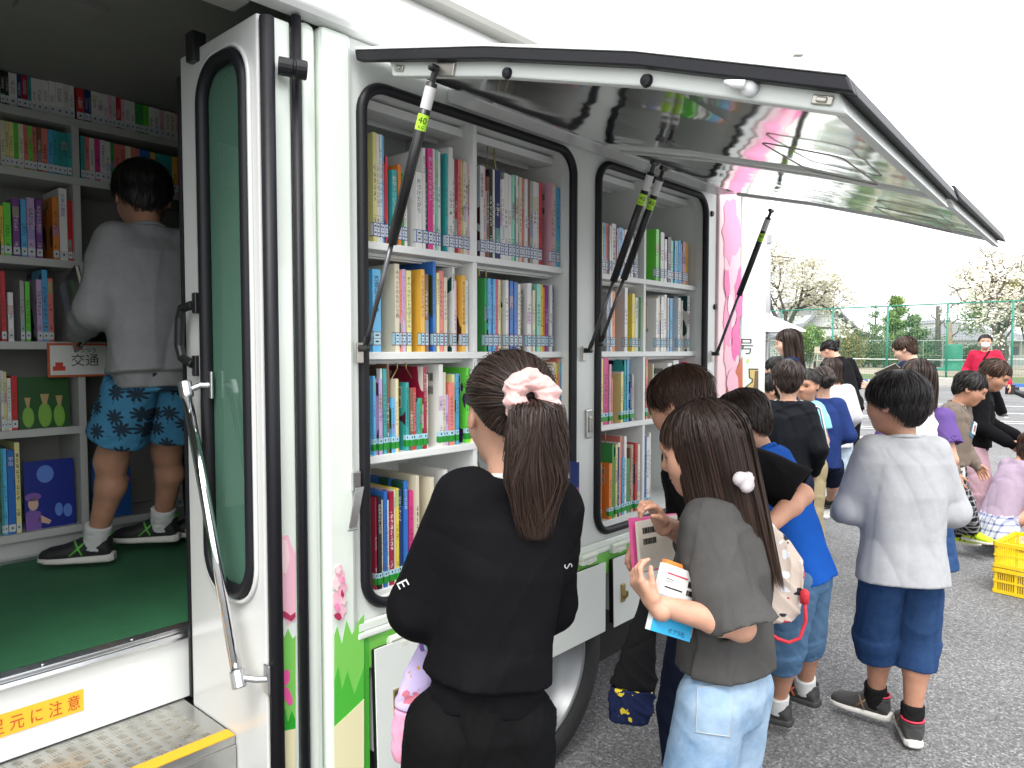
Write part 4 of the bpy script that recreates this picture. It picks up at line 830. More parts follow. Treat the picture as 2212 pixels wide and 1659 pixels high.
def surfnet(G, lo, h):
    S = G < 0; nx, ny, nz = G.shape
    c = np.zeros((nx-1, ny-1, nz-1), np.int8)
    offs = [(i, j, k) for i in (0, 1) for j in (0, 1) for k in (0, 1)]
    for i, j, k in offs: c += S[i:nx-1+i, j:ny-1+j, k:nz-1+k]
    I, J, K = np.nonzero((c > 0) & (c < 8)); n = len(I)
    if n == 0: return np.zeros((0, 3)), np.zeros((0, 4), int)
    val = {o: G[I+o[0], J+o[1], K+o[2]] for o in offs}
    acc = np.zeros((n, 3)); cnt = np.zeros(n)
    for a in offs:
        for ax in range(3):
            if a[ax]: continue
            b = list(a); b[ax] = 1; b = tuple(b); va, vb = val[a], val[b]; m = (va < 0) != (vb < 0)
            t = np.where(m, va/np.where(m, va-vb, 1), 0)
            for d in range(3): acc[:, d] += np.where(m, a[d]+(t if d == ax else 0), 0)
            cnt += m
    V = lo+h*(np.stack([I, J, K], 1)+acc/cnt[:, None])
    idx = np.full((nx-1, ny-1, nz-1), -1, np.int64); idx[I, J, K] = np.arange(n)
    F = []
    for ax in range(3):
        o = [0, 0, 0]; o[ax] = 1
        A = S[:nx-o[0], :ny-o[1], :nz-o[2]]; B = S[o[0]:, o[1]:, o[2]:]
        ii = np.array(np.nonzero(A != B)).T; sgn = A[tuple(ii.T)]
        u, v = (ax+1) % 3, (ax+2) % 3
        ok = (ii[:, u] > 0) & (ii[:, v] > 0) & (ii[:, u] < [nx-1, ny-1, nz-1][u]) & (ii[:, v] < [nx-1, ny-1, nz-1][v]) & (ii[:, ax] < [nx-1, ny-1, nz-1][ax]); ii = ii[ok]; sgn = sgn[ok]
        eu = np.zeros(3, int); eu[u] = 1; ev = np.zeros(3, int); ev[v] = 1
        q = [idx[tuple((ii-eu-ev).T)], idx[tuple((ii-ev).T)], idx[tuple(ii.T)], idx[tuple((ii-eu).T)]]
        Q = np.stack(q, 1); Q[~sgn] = Q[~sgn][:, ::-1]; F.append(Q)
    F = np.concatenate(F); return V, F[(F >= 0).all(1)]
def vnorm(V, F):
    N = np.zeros_like(V); q = V[F]; fn = np.cross(q[:, 2]-q[:, 0], q[:, 3]-q[:, 1])
    for i in range(4): np.add.at(N, F[:, i], fn)
    return N/(np.linalg.norm(N, axis=1, keepdims=True)+1e-12)
def np_mesh(name, parts, mats, parent=None, tone=None):
    V = np.concatenate([p[0] for p in parts]); o = 0; Fs = []; mi = []
    for p in parts:
        Fs.append(p[1]+o); mi += [p[2] if len(p) > 2 else 0]*len(p[1]); o += len(p[0])
    F = np.concatenate(Fs); me = bpy.data.meshes.new(name)
    me.vertices.add(len(V)); me.vertices.foreach_set('co', V.astype(np.float32).ravel())
    me.loops.add(F.size); me.loops.foreach_set('vertex_index', F.astype(np.int32).ravel())
    me.polygons.add(len(F)); me.polygons.foreach_set('loop_start', np.arange(0, F.size, F.shape[1], dtype=np.int32)); me.polygons.foreach_set('loop_total', np.full(len(F), F.shape[1], np.int32))
    me.update(calc_edges=True); me.polygons.foreach_set('use_smooth', np.ones(len(F), bool)); me.polygons.foreach_set('material_index', np.array(mi, np.int32))
    for m in (mats if isinstance(mats, (list, tuple)) else [mats]): me.materials.append(m)
    if tone is not None:
        at_ = me.attributes.new('tone', 'FLOAT', 'POINT'); at_.data.foreach_set('value', tone.astype(np.float32))
    me.validate(); ob = bpy.data.objects.new(name, me); COL.objects.link(ob)
    if parent is not None: ob.parent = parent
    return ob
def folds(V, N, amp, kv, seed, vertical=.25):
    """cloth folds: warped sine ridges moved as a smooth vector field, so thin cloth keeps its thickness"""
    r = np.random.RandomState(seed); D = np.zeros_like(V)
    for i in range(7):
        a = r.uniform(0, 2*PI); k = np.array([math.cos(a), math.sin(a), r.uniform(-vertical, vertical)*2.2])*kv*r.uniform(.7, 2.2)
        w1 = np.array([r.normal(), r.normal(), r.normal()*.8])*kv*.40
        ph = V@k+1.7*np.sin(V@w1+r.uniform(0, 6)); gate = np.clip(.2+.9*np.sin(V@(w1[::-1]*.5)+r.uniform(0, 6)), 0, 1)
        d = ((1-np.abs(np.sin(ph)))**2-.35)*gate*r.uniform(.5, 1)
        hdir = nrm(k*np.array([1, 1, .2])); D += d[:, None]*hdir
    return V+D*amp
# ------------------------------------------------------------ cloth, skin and hair materials
def cloth(name, col, weave=900, rough=.85, var=.05, bump=.25, sheen=0.0):
    m = mat(name, col, rough, spec=.06, bump=bump, bscale=weave*.35, bdist=.002, var=max(var, .10), vscale=16, sheen=sheen)
    for q in m.node_tree.nodes:
        if q.type == 'TEX_NOISE' and abs(q.inputs['Scale'].default_value-16) < .01: q.inputs['Detail'].default_value = 9; q.inputs['Roughness'].default_value = .78
    return m
def skin_mat(name, col):
    if name in MATS: return MATS[name]
    m = mat(name, col, .48, spec=.4, bump=.10, bscale=160, var=.11, vscale=22); n, L, b = nodes(m)
    b.inputs['Subsurface Weight'].default_value = .12; b.inputs['Subsurface Radius'].default_value = (.012, .005, .003); b.inputs['Subsurface Scale'].default_value = .6
    return m
def hair_mat(name, dark, light):
    if name in MATS: return MATS[name]
    m = mat(name, dark, .46, spec=.32); n, L, b = nodes(m)
    a = n.new('ShaderNodeAttribute'); a.attribute_name = 'tone'; mx = n.new('ShaderNodeMixRGB'); mx.inputs[1].default_value = (*dark, 1); mx.inputs[2].default_value = (*light, 1)
    L.new(a.outputs['Fac'], mx.inputs[0]); L.new(mx.outputs[0], b.inputs['Base Color']); return m
SKIN = skin_mat('skin', (.50, .27, .185)); SKIN2 = skin_mat('skin_tan', (.42, .215, .14)); SKIN3 = skin_mat('skin_fair', (.60, .36, .26))
HAIR_K = hair_mat('black_hair', (.005, .0045, .0045), (.022, .017, .015)); HAIR_B = hair_mat('dark_brown_hair', (.010, .0065, .0055), (.055, .029, .020)); HAIR_R = hair_mat('brown_hair', (.016, .008, .005), (.085, .036, .018))
M_eyew = mat('eye_white', (.6, .58, .55), .3); M_iris = mat('eye_dark', (.01, .008, .007), .15); M_lip = mat('lip', (.45, .16, .13), .5)
def rot_about(v, ax, a):
    ax = nrm(ax); v = np.array(v, float); return v*math.cos(a)+np.cross(ax, v)*math.sin(a)+ax*(ax@v)*(1-math.cos(a))
def ik(a, t, l1, l2, pole):
    d = t-a; D = np.linalg.norm(d); D2 = min(D, (l1+l2)*.998); d = d/(D+1e-9); t = a+d*D2
    x = (l1*l1-l2*l2+D2*D2)/(2*D2); hgt = math.sqrt(max(l1*l1-x*x, 0)); p = pole-d*(pole@d); p = nrm(p)
    return a+d*x+p*hgt, t
def ribbons(paths, nor, width, tone, taper=True):
    """paths (n,k,3) -> flat hair ribbons"""
    n, k, _ = paths.shape; T = np.gradient(paths, axis=1); T /= np.linalg.norm(T, axis=2, keepdims=True)+1e-9
    S = np.cross(T, nor); S /= np.linalg.norm(S, axis=2, keepdims=True)+1e-9
    t = np.linspace(0, 1, k)[None, :]; wd = np.broadcast_to(np.asarray(width).reshape(-1, 1), (n, k))*(np.clip(1.15-t**3*1.1, .06, 1) if taper else 1)
    A = paths+S*wd[..., None]/2; B = paths-S*wd[..., None]/2; V = np.stack([A, B], 2).reshape(-1, 3)
    i = (np.arange(n)[:, None]*k+np.arange(k-1)[None, :])*2; F = np.stack([i, i+1, i+3, i+2], 2).reshape(-1, 4)
    return V, F, np.repeat(np.asarray(tone), k*2)
class Person: pass
def hand(fl_parts, wp, d, n, side, hl, curl, vox, r_w, spread_=.10, thumb=.6, back=.05):
    """palm, four unequal bent fingers and a thumb; side +1 right hand, -1 left hand"""
    d = nrm(d); n = nrm(np.array(n)-d*(np.array(n)@d)); l = np.cross(d, n)*side
    f = Fld(); f.cone(wp-d*back, wp+d*.06*hl, r_w*1.08, r_w*.98, .006)
    c0 = wp+d*.12*hl; c1 = wp+d*.46*hl
    for k_ in (-.15, -.05, .06, .15): f.cone(c0+l*k_*hl*.75, c1+l*k_*hl*1.08, .088*hl, .072*hl, .012)
    cs = curl if hasattr(curl, '__len__') else [curl]*4
    for i, (o, ln) in enumerate(((.165, .92), (.055, 1.0), (-.055, .94), (-.160, .76))):
        p = wp+d*.47*hl+l*o*hl*1.05; dd = nrm(d+l*o*spread_*6); nn = n
        for j, (sl, r0, r1) in enumerate(((.215, .056, .051), (.155, .051, .046), (.115, .046, .037))):
            a = cs[i]*(.75, 1.0, .7)[j]; ax = np.cross(dd, nn); d2 = rot_about(dd, ax, a); nn = rot_about(nn, ax, a); q = p+d2*sl*ln*hl
            f.cone(p, q, r0*hl, r1*hl, .0035); p, dd = q, d2
    p = wp+d*.14*hl+l*.13*hl; dd = nrm(d*.75+l*thumb+n*.35); q = p+dd*.22*hl; f.cone(p, q, .085*hl, .060*hl, .008); d2 = nrm(dd*.8+d*.45+n*.25); q2 = q+d2*.16*hl; f.cone(q, q2, .058*hl, .052*hl, .003); f.cone(q2, q2+nrm(d2+n*.2)*.12*hl, .052*hl, .040*hl, .003)
    fl_parts.append(f.mesh(vox))
def person(sp):
    """sp: dict. head=(px, py of the crown, depth), face = degrees turned left of straight away from the camera"""
    P_ = Person(); hpx, hpy, dep = sp['head']; adult = sp.get('adult', False); gz = sp.get('gz', 0.)
    view = YAW-math.atan2(hpx-1106., FPX); yaw = view+math.radians(sp.get('face', 0))
    vox = sp.get('vox', .008); near = vox < .0061; seed = sp.get('seed', int(hpx*7+hpy)); rs = np.random.RandomState(seed)
    f = np.array([math.cos(yaw), math.sin(yaw), 0]); r = np.array([math.sin(yaw), -math.cos(yaw), 0]); up = np.array([0, 0, 1.])
    lean = math.radians(sp.get('lean', 3)); side = math.radians(sp.get('side', 0)); tw = math.radians(sp.get('twist', 0))
    target_top = at(hpx, hpy, dep)[2]-gz
    kh = (.140, .520, .852, .106) if adult else (.160, .500, .836, .088)       # head height, hip, neck base, half shoulder width as fractions of height
    u = nrm(rot_about(rot_about(up, r, -lean), f, side)); fr = nrm(rot_about(f, r, -lean)); rr = rot_about(r, f, side)
    rs_ = nrm(rot_about(rr, u, tw)); fs_ = nrm(np.cross(u, rs_))
    hy, hp, hrr = [math.radians(a) for a in sp.get('look', (0, 5, 0))]
    hf = rot_about(f, up, hy); hr_ = np.cross(hf, up); hf = rot_about(hf, hr_, -hp); hu = np.cross(hr_, hf); hr_ = rot_about(hr_, hf, hrr); hu = rot_about(hu, hf, hrr)
    H = sp.get('H', 1.35); crouch = sp.get('hip', 1.0)
    for _ in range(6):
        hh = kh[0]*H; hip = up*kh[1]*H*crouch; nb = hip+u*(kh[2]-kh[1])*H
        hc = nb+nrm(u*.45+hu*.55)*(.020*H)+hu*hh*.5+hf*hh*.10*(1 if not sp.get('stiff') else .3)
        top = hc[2]+abs(hu[2])*hh*.53
        if 'H' in sp: break
        H *= 1+.9*(target_top/top-1)
    P_.H = H; s = H
    hw_ = at(hpx, 757., dep); base = np.array([hw_[0]-hc[0], hw_[1]-hc[1], gz]); P_.base = base
    W = lambda q: np.array(q, float)-base
    sw = kh[3]*H*sp.get('wide', .93); sh = {1: nb-u*.032*H+rs_*sw, -1: nb-u*.032*H-rs_*sw}; hw2 = .048*H
    if adult: hw2 = .046*H
    hipj = {1: hip+r*hw2, -1: hip-r*hw2}
    # feet
    feet = {}
    for sd, key in ((1, 'fR'), (-1, 'fL')):
        v = sp.get(key)
        if v is None: a = r*sd*.062*H+f*(.01 if sd > 0 else -.01)+up*.047*H; fy = f
        elif v[0] == 'w': a = W(v[1])+up*.047*H*1.0; fy = rot_about(f, up, math.radians(v[2] if len(v) > 2 else 0)); a = a+up*(v[3] if len(v) > 3 else 0)
        else: a = r*v[0]*H+f*v[1]*H+up*(v[2] if len(v) > 2 else .047)*H; fy = rot_about(f, up, math.radians(v[3] if len(v) > 3 else 0))
        feet[sd] = [a, fy]
    kn = {}; l1, l2 = (.245*H, .235*H) if adult else (.236*H, .222*H)
    for sd in (1, -1):
        kn[sd], ak = ik(hipj[sd], feet[sd][0], l1, l2, f+r*sd*sp.get('knee_out', .1)); feet[sd][0] = ak if np.linalg.norm(ak-feet[sd][0]) < .04 else ak
    # arms
    el, wr = {}, {}; a1, a2 = .165*H, .148*H
    for sd, key in ((1, 'aR'), (-1, 'aL')):
        v = sp.get(key, (.02, .03, -.30)); pole = -f*.6+r*sd*.22-up*.45
        if isinstance(v, dict): t = W(v['w']); pole = np.array(v['pole'][0]*r*1.0+v['pole'][1]*f+v['pole'][2]*up) if 'pole' in v else pole
        else: t = sh[sd]+r*sd*v[0]*H+f*v[1]*H+up*v[2]*H
        el[sd], wr[sd] = ik(sh[sd], t, a1, a2, pole)
    P_.__dict__.update(dict(wr=wr, el=el, sh=sh, hip=hip, nb=nb, hc=hc, hh=hh, r=r, f=f, u=u, hf=hf, hr=hr_, hu=hu, feet=feet, kn=kn, rs=rs_, fs=fs_, hipj=hipj))
    root = thing('person', sp['label'], 'person', tuple(base), sp.get('group')); P_.root = root
    # ------------------------------------------------ body
    fb = Fld(); fat = sp.get('fat', 1.0)*(1.0 if not adult else .95); wk = {g[0]: (g[2] if len(g) > 2 else {}) for g in sp.get('wear', [])}; top_ = [k for k in wk if k in ('sweatshirt', 't_shirt', 'jacket', 'blouse', 'coat')]
    lf_ = .76 if ('trousers' in wk or 'jeans' in wk) else 1.; af = .78 if top_ else 1.; ff = .80 if any(wk[k].get('sleeve', 'long') == 'long' for k in top_) else 1.; tf = .84 if top_ else 1.; th_ = .66 if ('shorts' in wk or 'skirt' in wk) else lf_
    for sd in (1, -1):
        fb.cone(hipj[sd], kn[sd], .056*s*fat*th_, .037*s*fat*min(lf_, 1), .03); d = feet[sd][0]-kn[sd]; bk = -feet[sd][1]
        m_ = kn[sd]+d*.30+bk*.010*s; fb.cone(kn[sd], m_, .032*s*fat*lf_, .0335*s*fat*lf_, .02); fb.cone(m_, kn[sd]+d*.93, .0330*s*fat*lf_, .0200*s*fat, .02); fb.cone(kn[sd]+d*.9, feet[sd][0]-up*.012*s, .0200*s*fat, .0215*s*fat, .01)
        a = feet[sd][0]; fb.cone(a-up*.016*s-feet[sd][1]*.012*s, a-up*.027*s+feet[sd][1]*.075*s, .017*s, .010*s, .012)
        fb.cone(sh[sd], el[sd], .028*s*fat*af, .0215*s*fat*ff, .02); mm = el[sd]+(wr[sd]-el[sd])*.28; fb.cone(el[sd], mm, .0215*s*fat*ff, .0225*s*fat*ff, .015); fb.cone(mm, wr[sd], .0225*s*fat*ff, .0155*s*fat, .015)
    fb.loft([(hip-u*.03*H, .064*s*tf, .046*s*tf), (hip+u*.02*H, .068*s*tf, .048*s*tf), (hip+u*.12*H, .060*s*tf, .043*s*tf), (hip+u*.22*H, .070*s*tf, .048*s*tf), (nb-u*.03*H, .064*s*tf, .040*s*tf), (nb, .040*s, .034*s)], rs_*.5+r*.5, fs_, .03)
    nr = .0315*s
    fb.cone(nb-u*.03*H, hc-hu*hh*.25-hf*hh*.10, nr*1.1, nr*.95, .02)
    parts = [fb.mesh(max(vox, .004))]
    # ------------------------------------------------ head
    fh = Fld(); Mh = [hr_, hf, hu]; X = lambda a, b, c: hc+(hr_*a+hf*b+hu*c)*hh
    E_ = lambda c, rad, k=.02, op='u': fh.ell(X(*c), [q*hh for q in rad], Mh, k, op)
    E_((0, -.05, .12), (.345, .43, .375), .02); E_((0, .10, -.08), (.30, .315, .40), .03); E_((0, .22, -.38), (.14, .13, .10), .05)
    E_((.17, .25, -.12), (.13, .12, .13), .03); E_((-.17, .25, -.12), (.13, .12, .13), .03)
    E_((0, .34, .12), (.22, .08, .07), .03)
    for q in (-1, 1): E_((q*.145, .425, .0), (.075, .05, .045), .015, 's')
    fh.cone(X(0, .38, .02), X(0, .455, -.115), .030*hh, .052*hh, .012); fh.cone(X(-.045, .42, -.125), X(.045, .42, -.125), .030*hh, .030*hh, .010)
    E_((0, .375, -.235), (.095, .05, .030), .012); E_((0, .365, -.285), (.075, .05, .028), .010); E_((0, .43, -.258), (.10, .03, .006), .008, 's')
    for q in ((-1, 1) if sp.get('ears', sp.get('hair') not in ('long',)) else ()):
        E_((q*.355, -.03, -.04), (.035, .085, .13), .012); E_((q*.385, -.0, -.03), (.02, .05, .085), .012, 's')
    fh.cone(X(0, -.10, -.30), nb-u*.02*H, nr*.95, nr*1.1, .03)
    parts.append(fh.mesh(max(vox*.62, .0035)))
    hv = max(vox*.42, .0024); hl = .104*H*sp.get('hand', 1.0)
    for sd, key in ((1, 'hR'), (-1, 'hL')):
        q = sp.get(key, {}); 
        if q is None: continue
        d = wr[sd]-el[sd]; d = np.array(q['d']) if 'd' in q else d; n_ = np.array(q['n']) if 'n' in q else (-r*sd*.8+f*.1-up*.1)
        hand(parts, wr[sd], d, n_, sd, hl, q.get('curl', .35), hv, .0155*s*fat, back=.018 if 'd' in q else .05, thumb=q.get('thumb', .6), spread_=q.get('spread', .10))
    body = np_mesh('body', parts, sp.get('skin', SKIN), root); P_.body = body
    if sp.get('eyes', True):
        for q in (-1, 1):
            mb = MB(); closed = sp.get('eyes_down', True); c = X(q*.145, .372, .0)
            v0 = nrm(hf*.95+hr_*q*.22)
            mb.lathe(c+v0*.018*hh, v0, [(.050*hh, -.02*hh), (.040*hh, .006*hh), (0, .011*hh)], 12, 0)
            for i in range(len(mb.v)):      # flatten into an eye slit
                p = np.array(mb.v[i])-c; z = p@hu; mb.v[i] = tuple(c+p-hu*z*(.72 if closed else .5))
            mb.build('eye', M_iris, root, base=(0, 0, 0))
            mb = MB(); mb.tube([X(q*.075, .405, .085), X(q*.15, .405, .105), X(q*.225, .35, .085)], [.008*hh, .011*hh, .005*hh], 6); mb.build('eyebrow', sp.get('hairmat', HAIR_K), root, base=(0, 0, 0))
        mb = MB(); mb.tube([X(-.085, .385, -.258), X(-.04, .418, -.250), X(0, .424, -.255), X(.04, .418, -.250), X(.085, .385, -.258)], [.004*hh, .017*hh, .018*hh, .017*hh, .004*hh], 8); mb.build('mouth', M_lip, root, base=(0, 0, 0), smooth=True)
    if sp.get('hair'): make_hair(P_, sp, rs)
    for g in sp.get('wear', []): wear(P_, sp, g, rs)
    return P_
# ------------------------------------------------------------ hair
HL = {'short': ([0, 40, 75, 100, 140, 180], [.10, .08, -.06, -.03, -.33, -.42]), 'bowl': ([0, 40, 75, 100, 140, 180], [.07, .05, -.10, -.12, -.35, -.43]), 'crop': ([0, 40, 75, 100, 140, 180], [.24, .22, .02, .04, -.26, -.36]),
      'pony': ([0, 40, 75, 100, 140, 180], [.26, .20, .06, .02, -.20, -.34]), 'long': ([0, 40, 65, 100, 140, 180], [.16, .12, -.30, -.36, -.40, -.40])}
ELL = [((0, -.055, .125), (.385, .465, .400)), ((0, -.150, -.04), (.335, .325, .400))]
def outline(ph, z, vol):
    """distance of the hair shell from the head's axis (x = 0, y = -.06) at azimuth ph and height z"""
    best = np.full(np.broadcast(ph, z).shape, .02)
    for (c, r_) in ELL:
        rx, ry, rz = [q*vol for q in r_]; k = 1-((z-c[2])/rz)**2; d = -.06-c[1]; s_, c_ = np.sin(ph), np.cos(ph)
        a = s_**2/rx**2+c_**2/ry**2; b = c_*d/ry**2; cc = d*d/ry**2-k; D = b*b-a*cc
        best = np.maximum(best, np.where((k > 0) & (D > 0), (-b+np.sqrt(np.maximum(D, 0)))/a, 0))
    return best
def make_hair(P_, sp, rs):
    hh, hc, hr_, hf, hu = P_.hh, P_.hc, P_.hr, P_.hf, P_.hu; st = sp['hair']; base_style = {'bun': 'pony', 'bob': 'long'}.get(st, st)
    deg, hz = HL[base_style]; vol = sp.get('vol', 1.0); vox = max(sp.get('vox', .008)*.7, .0045)
    cen = np.array([0, -.055, .125]); rad = np.array([.385, .465, .400])*vol
    X = lambda A: hc+(A[..., 0:1]*hr_+A[..., 1:2]*hf+A[..., 2:3]*hu)*hh
    fl = Fld(); R = .6*hh*vol; cw = hc+(hr_*cen[0]+hf*cen[1]+hu*(cen[2]-.08))*hh
    def cap(x, y, z):
        px, py, pz = x-hc[0], y-hc[1], z-hc[2]
        lx = (px*hr_[0]+py*hr_[1]+pz*hr_[2])/hh; ly = (px*hf[0]+py*hf[1]+pz*hf[2])/hh; lz = (px*hu[0]+py*hu[1]+pz*hu[2])/hh
        d = 1e3
        for (c, r_) in ELL:
            q = (np.sqrt((lx/(r_[0]*vol))**2+((ly-c[1])/(r_[1]*vol))**2+((lz-c[2])/(r_[2]*vol))**2)-1)*.36; h_ = np.maximum(.05-np.abs(q-d), 0)/.05; d = np.minimum(q, d)-h_*h_*.05*.25
        ph = np.degrees(np.arctan2(np.abs(lx), ly)); lim = np.interp(ph, deg, hz)+(.035 if base_style != 'long' else 0)
        return np.maximum(d, (lim-lz)*.8)*hh
    fl.fn(cap, cw-R*1.1, cw+R*1.1, .004)
    V, F = fl.mesh(vox); V = folds(V, None, .0022*hh/.22*sp.get('mess', 1), 90, int(rs.randint(1e6)), .1)
    parts = [(V, F)]; tones = [np.full(len(V), .04)]
    dens = sp.get('strands', 700); K = 10; wd = sp.get('sw', .0042)
    phi = rs.uniform(-PI, PI, dens); lim = np.interp(np.degrees(np.abs(phi)), deg, hz); t = np.linspace(0, 1, K)[None, :]
    ms = sp.get('mess', 1)
    def jit(NW): return NW+rs.normal(0, .45, (NW.shape[0], 1, 3))
    if base_style in ('short', 'bowl', 'crop'):
        ct = lambda z: np.arccos(np.clip((z-.05)/.478, -1, 1)); thE = ct(lim-rs.uniform(-.02, .09, dens)*ms*(.5 if base_style == 'crop' else 1))
        th0 = rs.uniform(0.02, .75, dens)*thE; th1 = np.minimum(th0+rs.uniform(.55, 1.15, dens), thE); th = th0[:, None]+(th1-th0)[:, None]*t
        ph = phi[:, None]+rs.normal(.10, .16, dens)[:, None]*t*ms; z = .05+.478*np.cos(th)
        rho = outline(ph, z, vol)*(1.004+rs.uniform(0, .05, dens)[:, None]*ms)+(.05*ms*t**2.2*rs.uniform(-.5, .9, dens)[:, None])
        L = np.stack([rho*np.sin(ph), -.06+rho*np.cos(ph), z+.012], -1); d = np.stack([np.sin(ph), np.cos(ph), np.cos(th)], -1)
        PW = X(L); NW = jit(d[..., 0:1]*hr_+d[..., 1:2]*hf+d[..., 2:3]*hu)
        tn = np.clip(rs.beta(1.2, 2.6, dens), 0, 1); V, F, tt = ribbons(PW, NW, np.full(dens, wd), tn); parts.append((V, F)); tones.append(tt)
    elif base_style == 'pony':
        tie = nrm(np.array(sp.get('tie', (0, -1, .12)))); root_l = []
        zst = np.clip((lim+.02-cen[2])/rad[2], -.9, .98); th = np.arccos(zst)
        fill = rs.uniform(0, 1, dens) < .55; th = np.where(fill, th*rs.uniform(.1, 1, dens), th)
        d0 = np.stack([np.sin(th)*np.sin(phi), np.sin(th)*np.cos(phi), np.cos(th)], -1); tj = nrm(tie)+rs.normal(0, .07, (dens, 3)); tj /= np.linalg.norm(tj, axis=1, keepdims=True)
        L0 = None; om = np.arccos(np.clip((d0*tj).sum(1), -.999, .999))[:, None, None]; tt_ = t[..., None]; d = (np.sin((1-tt_)*om)*d0[:, None]+np.sin(tt_*om)*tj[:, None])/np.sin(om)
        rho = (1.0+rs.uniform(0, .045, dens))[:, None, None]+.02*np.sin(tt_*PI)*rs.uniform(0, 1, dens)[:, None, None]; L = cen+d*rad*rho; lw = L[..., 2] < -.08; L[..., 1] = np.where(lw & (L[..., 1] < 0), L[..., 1]-.10*np.clip((-.08-L[..., 2])/.2, 0, 1), L[..., 1]); 
        low = (np.abs(phi) > 1.2) & (rs.uniform(0, 1, dens) < .6); z0 = np.where(low, lim+rs.uniform(.0, .25, dens), 0); zt_ = cen[2]+tie[2]*rad[2]; e_ = t**1.15; zz = z0[:, None]+(zt_-z0)[:, None]*e_; pp = phi[:, None]+(np.sign(phi)*PI-phi)[:, None]*e_**1.3
        ro = outline(pp, zz, vol)*(1.0+rs.uniform(0, .04, dens)[:, None]); L2 = np.stack([ro*np.sin(pp), -.06+ro*np.cos(pp), zz], -1); L = np.where(low[:, None, None], L2, L); fly = rs.uniform(0, 1, dens) < .02; L = L+(fly[:, None]*np.sin(t*PI)*rs.uniform(.015, .05, dens)[:, None])[..., None]*d
        PW = X(L); NW = jit(d[..., 0:1]*hr_+d[..., 1:2]*hf+d[..., 2:3]*hu)
        tn = rs.beta(1.3, 3, dens); V, F, a = ribbons(PW, NW, np.full(dens, wd), tn); parts.append((V, F)); tones.append(a)
        tp = hc+((hr_*(cen+tie*rad)[0]+hf*(cen+tie*rad)[1]+hu*(cen+tie*rad)[2]))*hh; td = tie[0]*hr_+tie[1]*hf+tie[2]*hu; P_.tie = tp; P_.tied = td
        if st == 'bun':
            fb = Fld()
            for k in range(5): fb.ell(tp+td*.012+rs.normal(0, .014, 3), [.030, .028, .026], None, .012)
            V, F = fb.mesh(vox); V = folds(V, vnorm(V, F), .003, 140, 3, .5); parts.append((V, F)); tones.append(np.full(len(V), .08))
        elif sp.get('tail'):
            tl = sp['tail']; n = tl.get('n', 1500); K2 = 16; q = np.linspace(0, 1, K2)[None, :]
            dx = np.array(tl['dx']); ln = tl['len']; ang = rs.uniform(0, 2*PI, n); rr_ = np.sqrt(rs.uniform(0, 1, n)); wmax = tl['w']
            wp = np.interp(q, [0, .06, .25, .6, .85, 1], [.16, .26, .78, .96, .52, .12]); L_ = ln*((1-.58*rs.beta(1.0, 1.7, n)) if not tl.get('even') else rs.uniform(.9, 1.02, n))[:, None]
            sidev = nrm(np.cross(td, (0, 0, 1))); off = tl.get('out', .05)
            out_ = np.interp(q, [0, .1, .3, 1], [0, .7, 1., .55])*off
            PW = tp+td*(out_[..., None]+(np.sin(ang)*rr_)[:, None, None]*wp[..., None]*wmax*.45)+sidev*((np.cos(ang)*rr_)[:, None]*wp*wmax)[..., None]
            zz = -L_*(q+.12*np.sin(q*PI)*0)+.02*np.sin(q*PI*1.0)*(q < .3); PW = PW+np.array([0, 0, 1.])*zz[..., None]+dx*(q[..., None]**1.4)*ln
            PW = PW+sidev*(.006*np.sin(q*7+ang[:, None]*3))[..., None]
            PW = PW+sidev*(rs.normal(0, .010, n)[:, None]*q**2)[..., None]+td*(rs.normal(0, .008, n)[:, None]*q**2)[..., None]; NW = jit(np.broadcast_to(td, PW.shape)+sidev*(np.cos(ang)*rr_)[:, None, None]*.8); tn = np.clip(rs.beta(1.3, 2.6, n)*.8, 0, 1)
            V, F, a = ribbons(PW, NW, np.full(n, wd*1.05), tn); a = np.clip(a.reshape(n, K2*2)+np.repeat(q.ravel(), 2)[None, :]**2*.55, 0, 1.3).ravel(); parts.append((V, F)); tones.append(a)
    else:          # long hair falling from a parting
        ln = sp.get('len', .9); n = dens; K2 = 18; q = np.linspace(0, 1, K2)[None, :]
        ph = rs.uniform(-PI, PI, n); fr_ = np.abs(ph) < math.radians(sp.get('open', 48)); 
        bang = fr_; zb = np.where(bang, .12+rs.uniform(-.05, .05, n), .125-ln*rs.uniform(.86, 1.03, n))
        thmax = 1.62; z_side = cen[2]+rad[2]*math.cos(thmax)
        th0 = rs.uniform(0, .9, n)
        # arc length on the head then straight fall
        arc = (thmax-th0)*.42; fall = np.maximum(z_side-zb, 0); tot = arc+fall; sarc = q*tot[:, None]
        on = np.minimum(sarc, arc[:, None]); th = th0[:, None]+on/.42; thend = np.where(bang, np.arccos(np.clip((zb-cen[2])/rad[2], -1, 1)), thmax); th = np.where(bang[:, None], th0[:, None]*.5+(thend-th0*.5)[:, None]*q, th)
        rho = (1.01+rs.uniform(0, .05, n))[:, None]+0*q; phj = ph[:, None]+rs.normal(0, .05, n)[:, None]*q
        d = np.stack([np.sin(th)*np.sin(phj), np.sin(th)*np.cos(phj), np.cos(th)], -1); L = cen+d*rad*rho[..., None]
        PW = X(L); fallm = np.where(bang[:, None], 0, np.maximum(sarc-arc[:, None], 0))*hh
        drift = np.array(sp.get('drift', (0, 0, 0)))
        PW = PW+np.array([0, 0, -1.])*fallm[..., None]+(drift*(fallm[..., None])**1.0)
        # gather hair a little behind the shoulders
        gx = sp.get('gather', .25); rel = (PW-P_.hc)@hr_; PW = PW-hr_*(rel*np.clip(fallm/(.35*hh*4), 0, 1)*gx)[..., None]
        PW = PW+hr_*(.004*np.sin(q*8+ph[:, None]*5))[..., None]
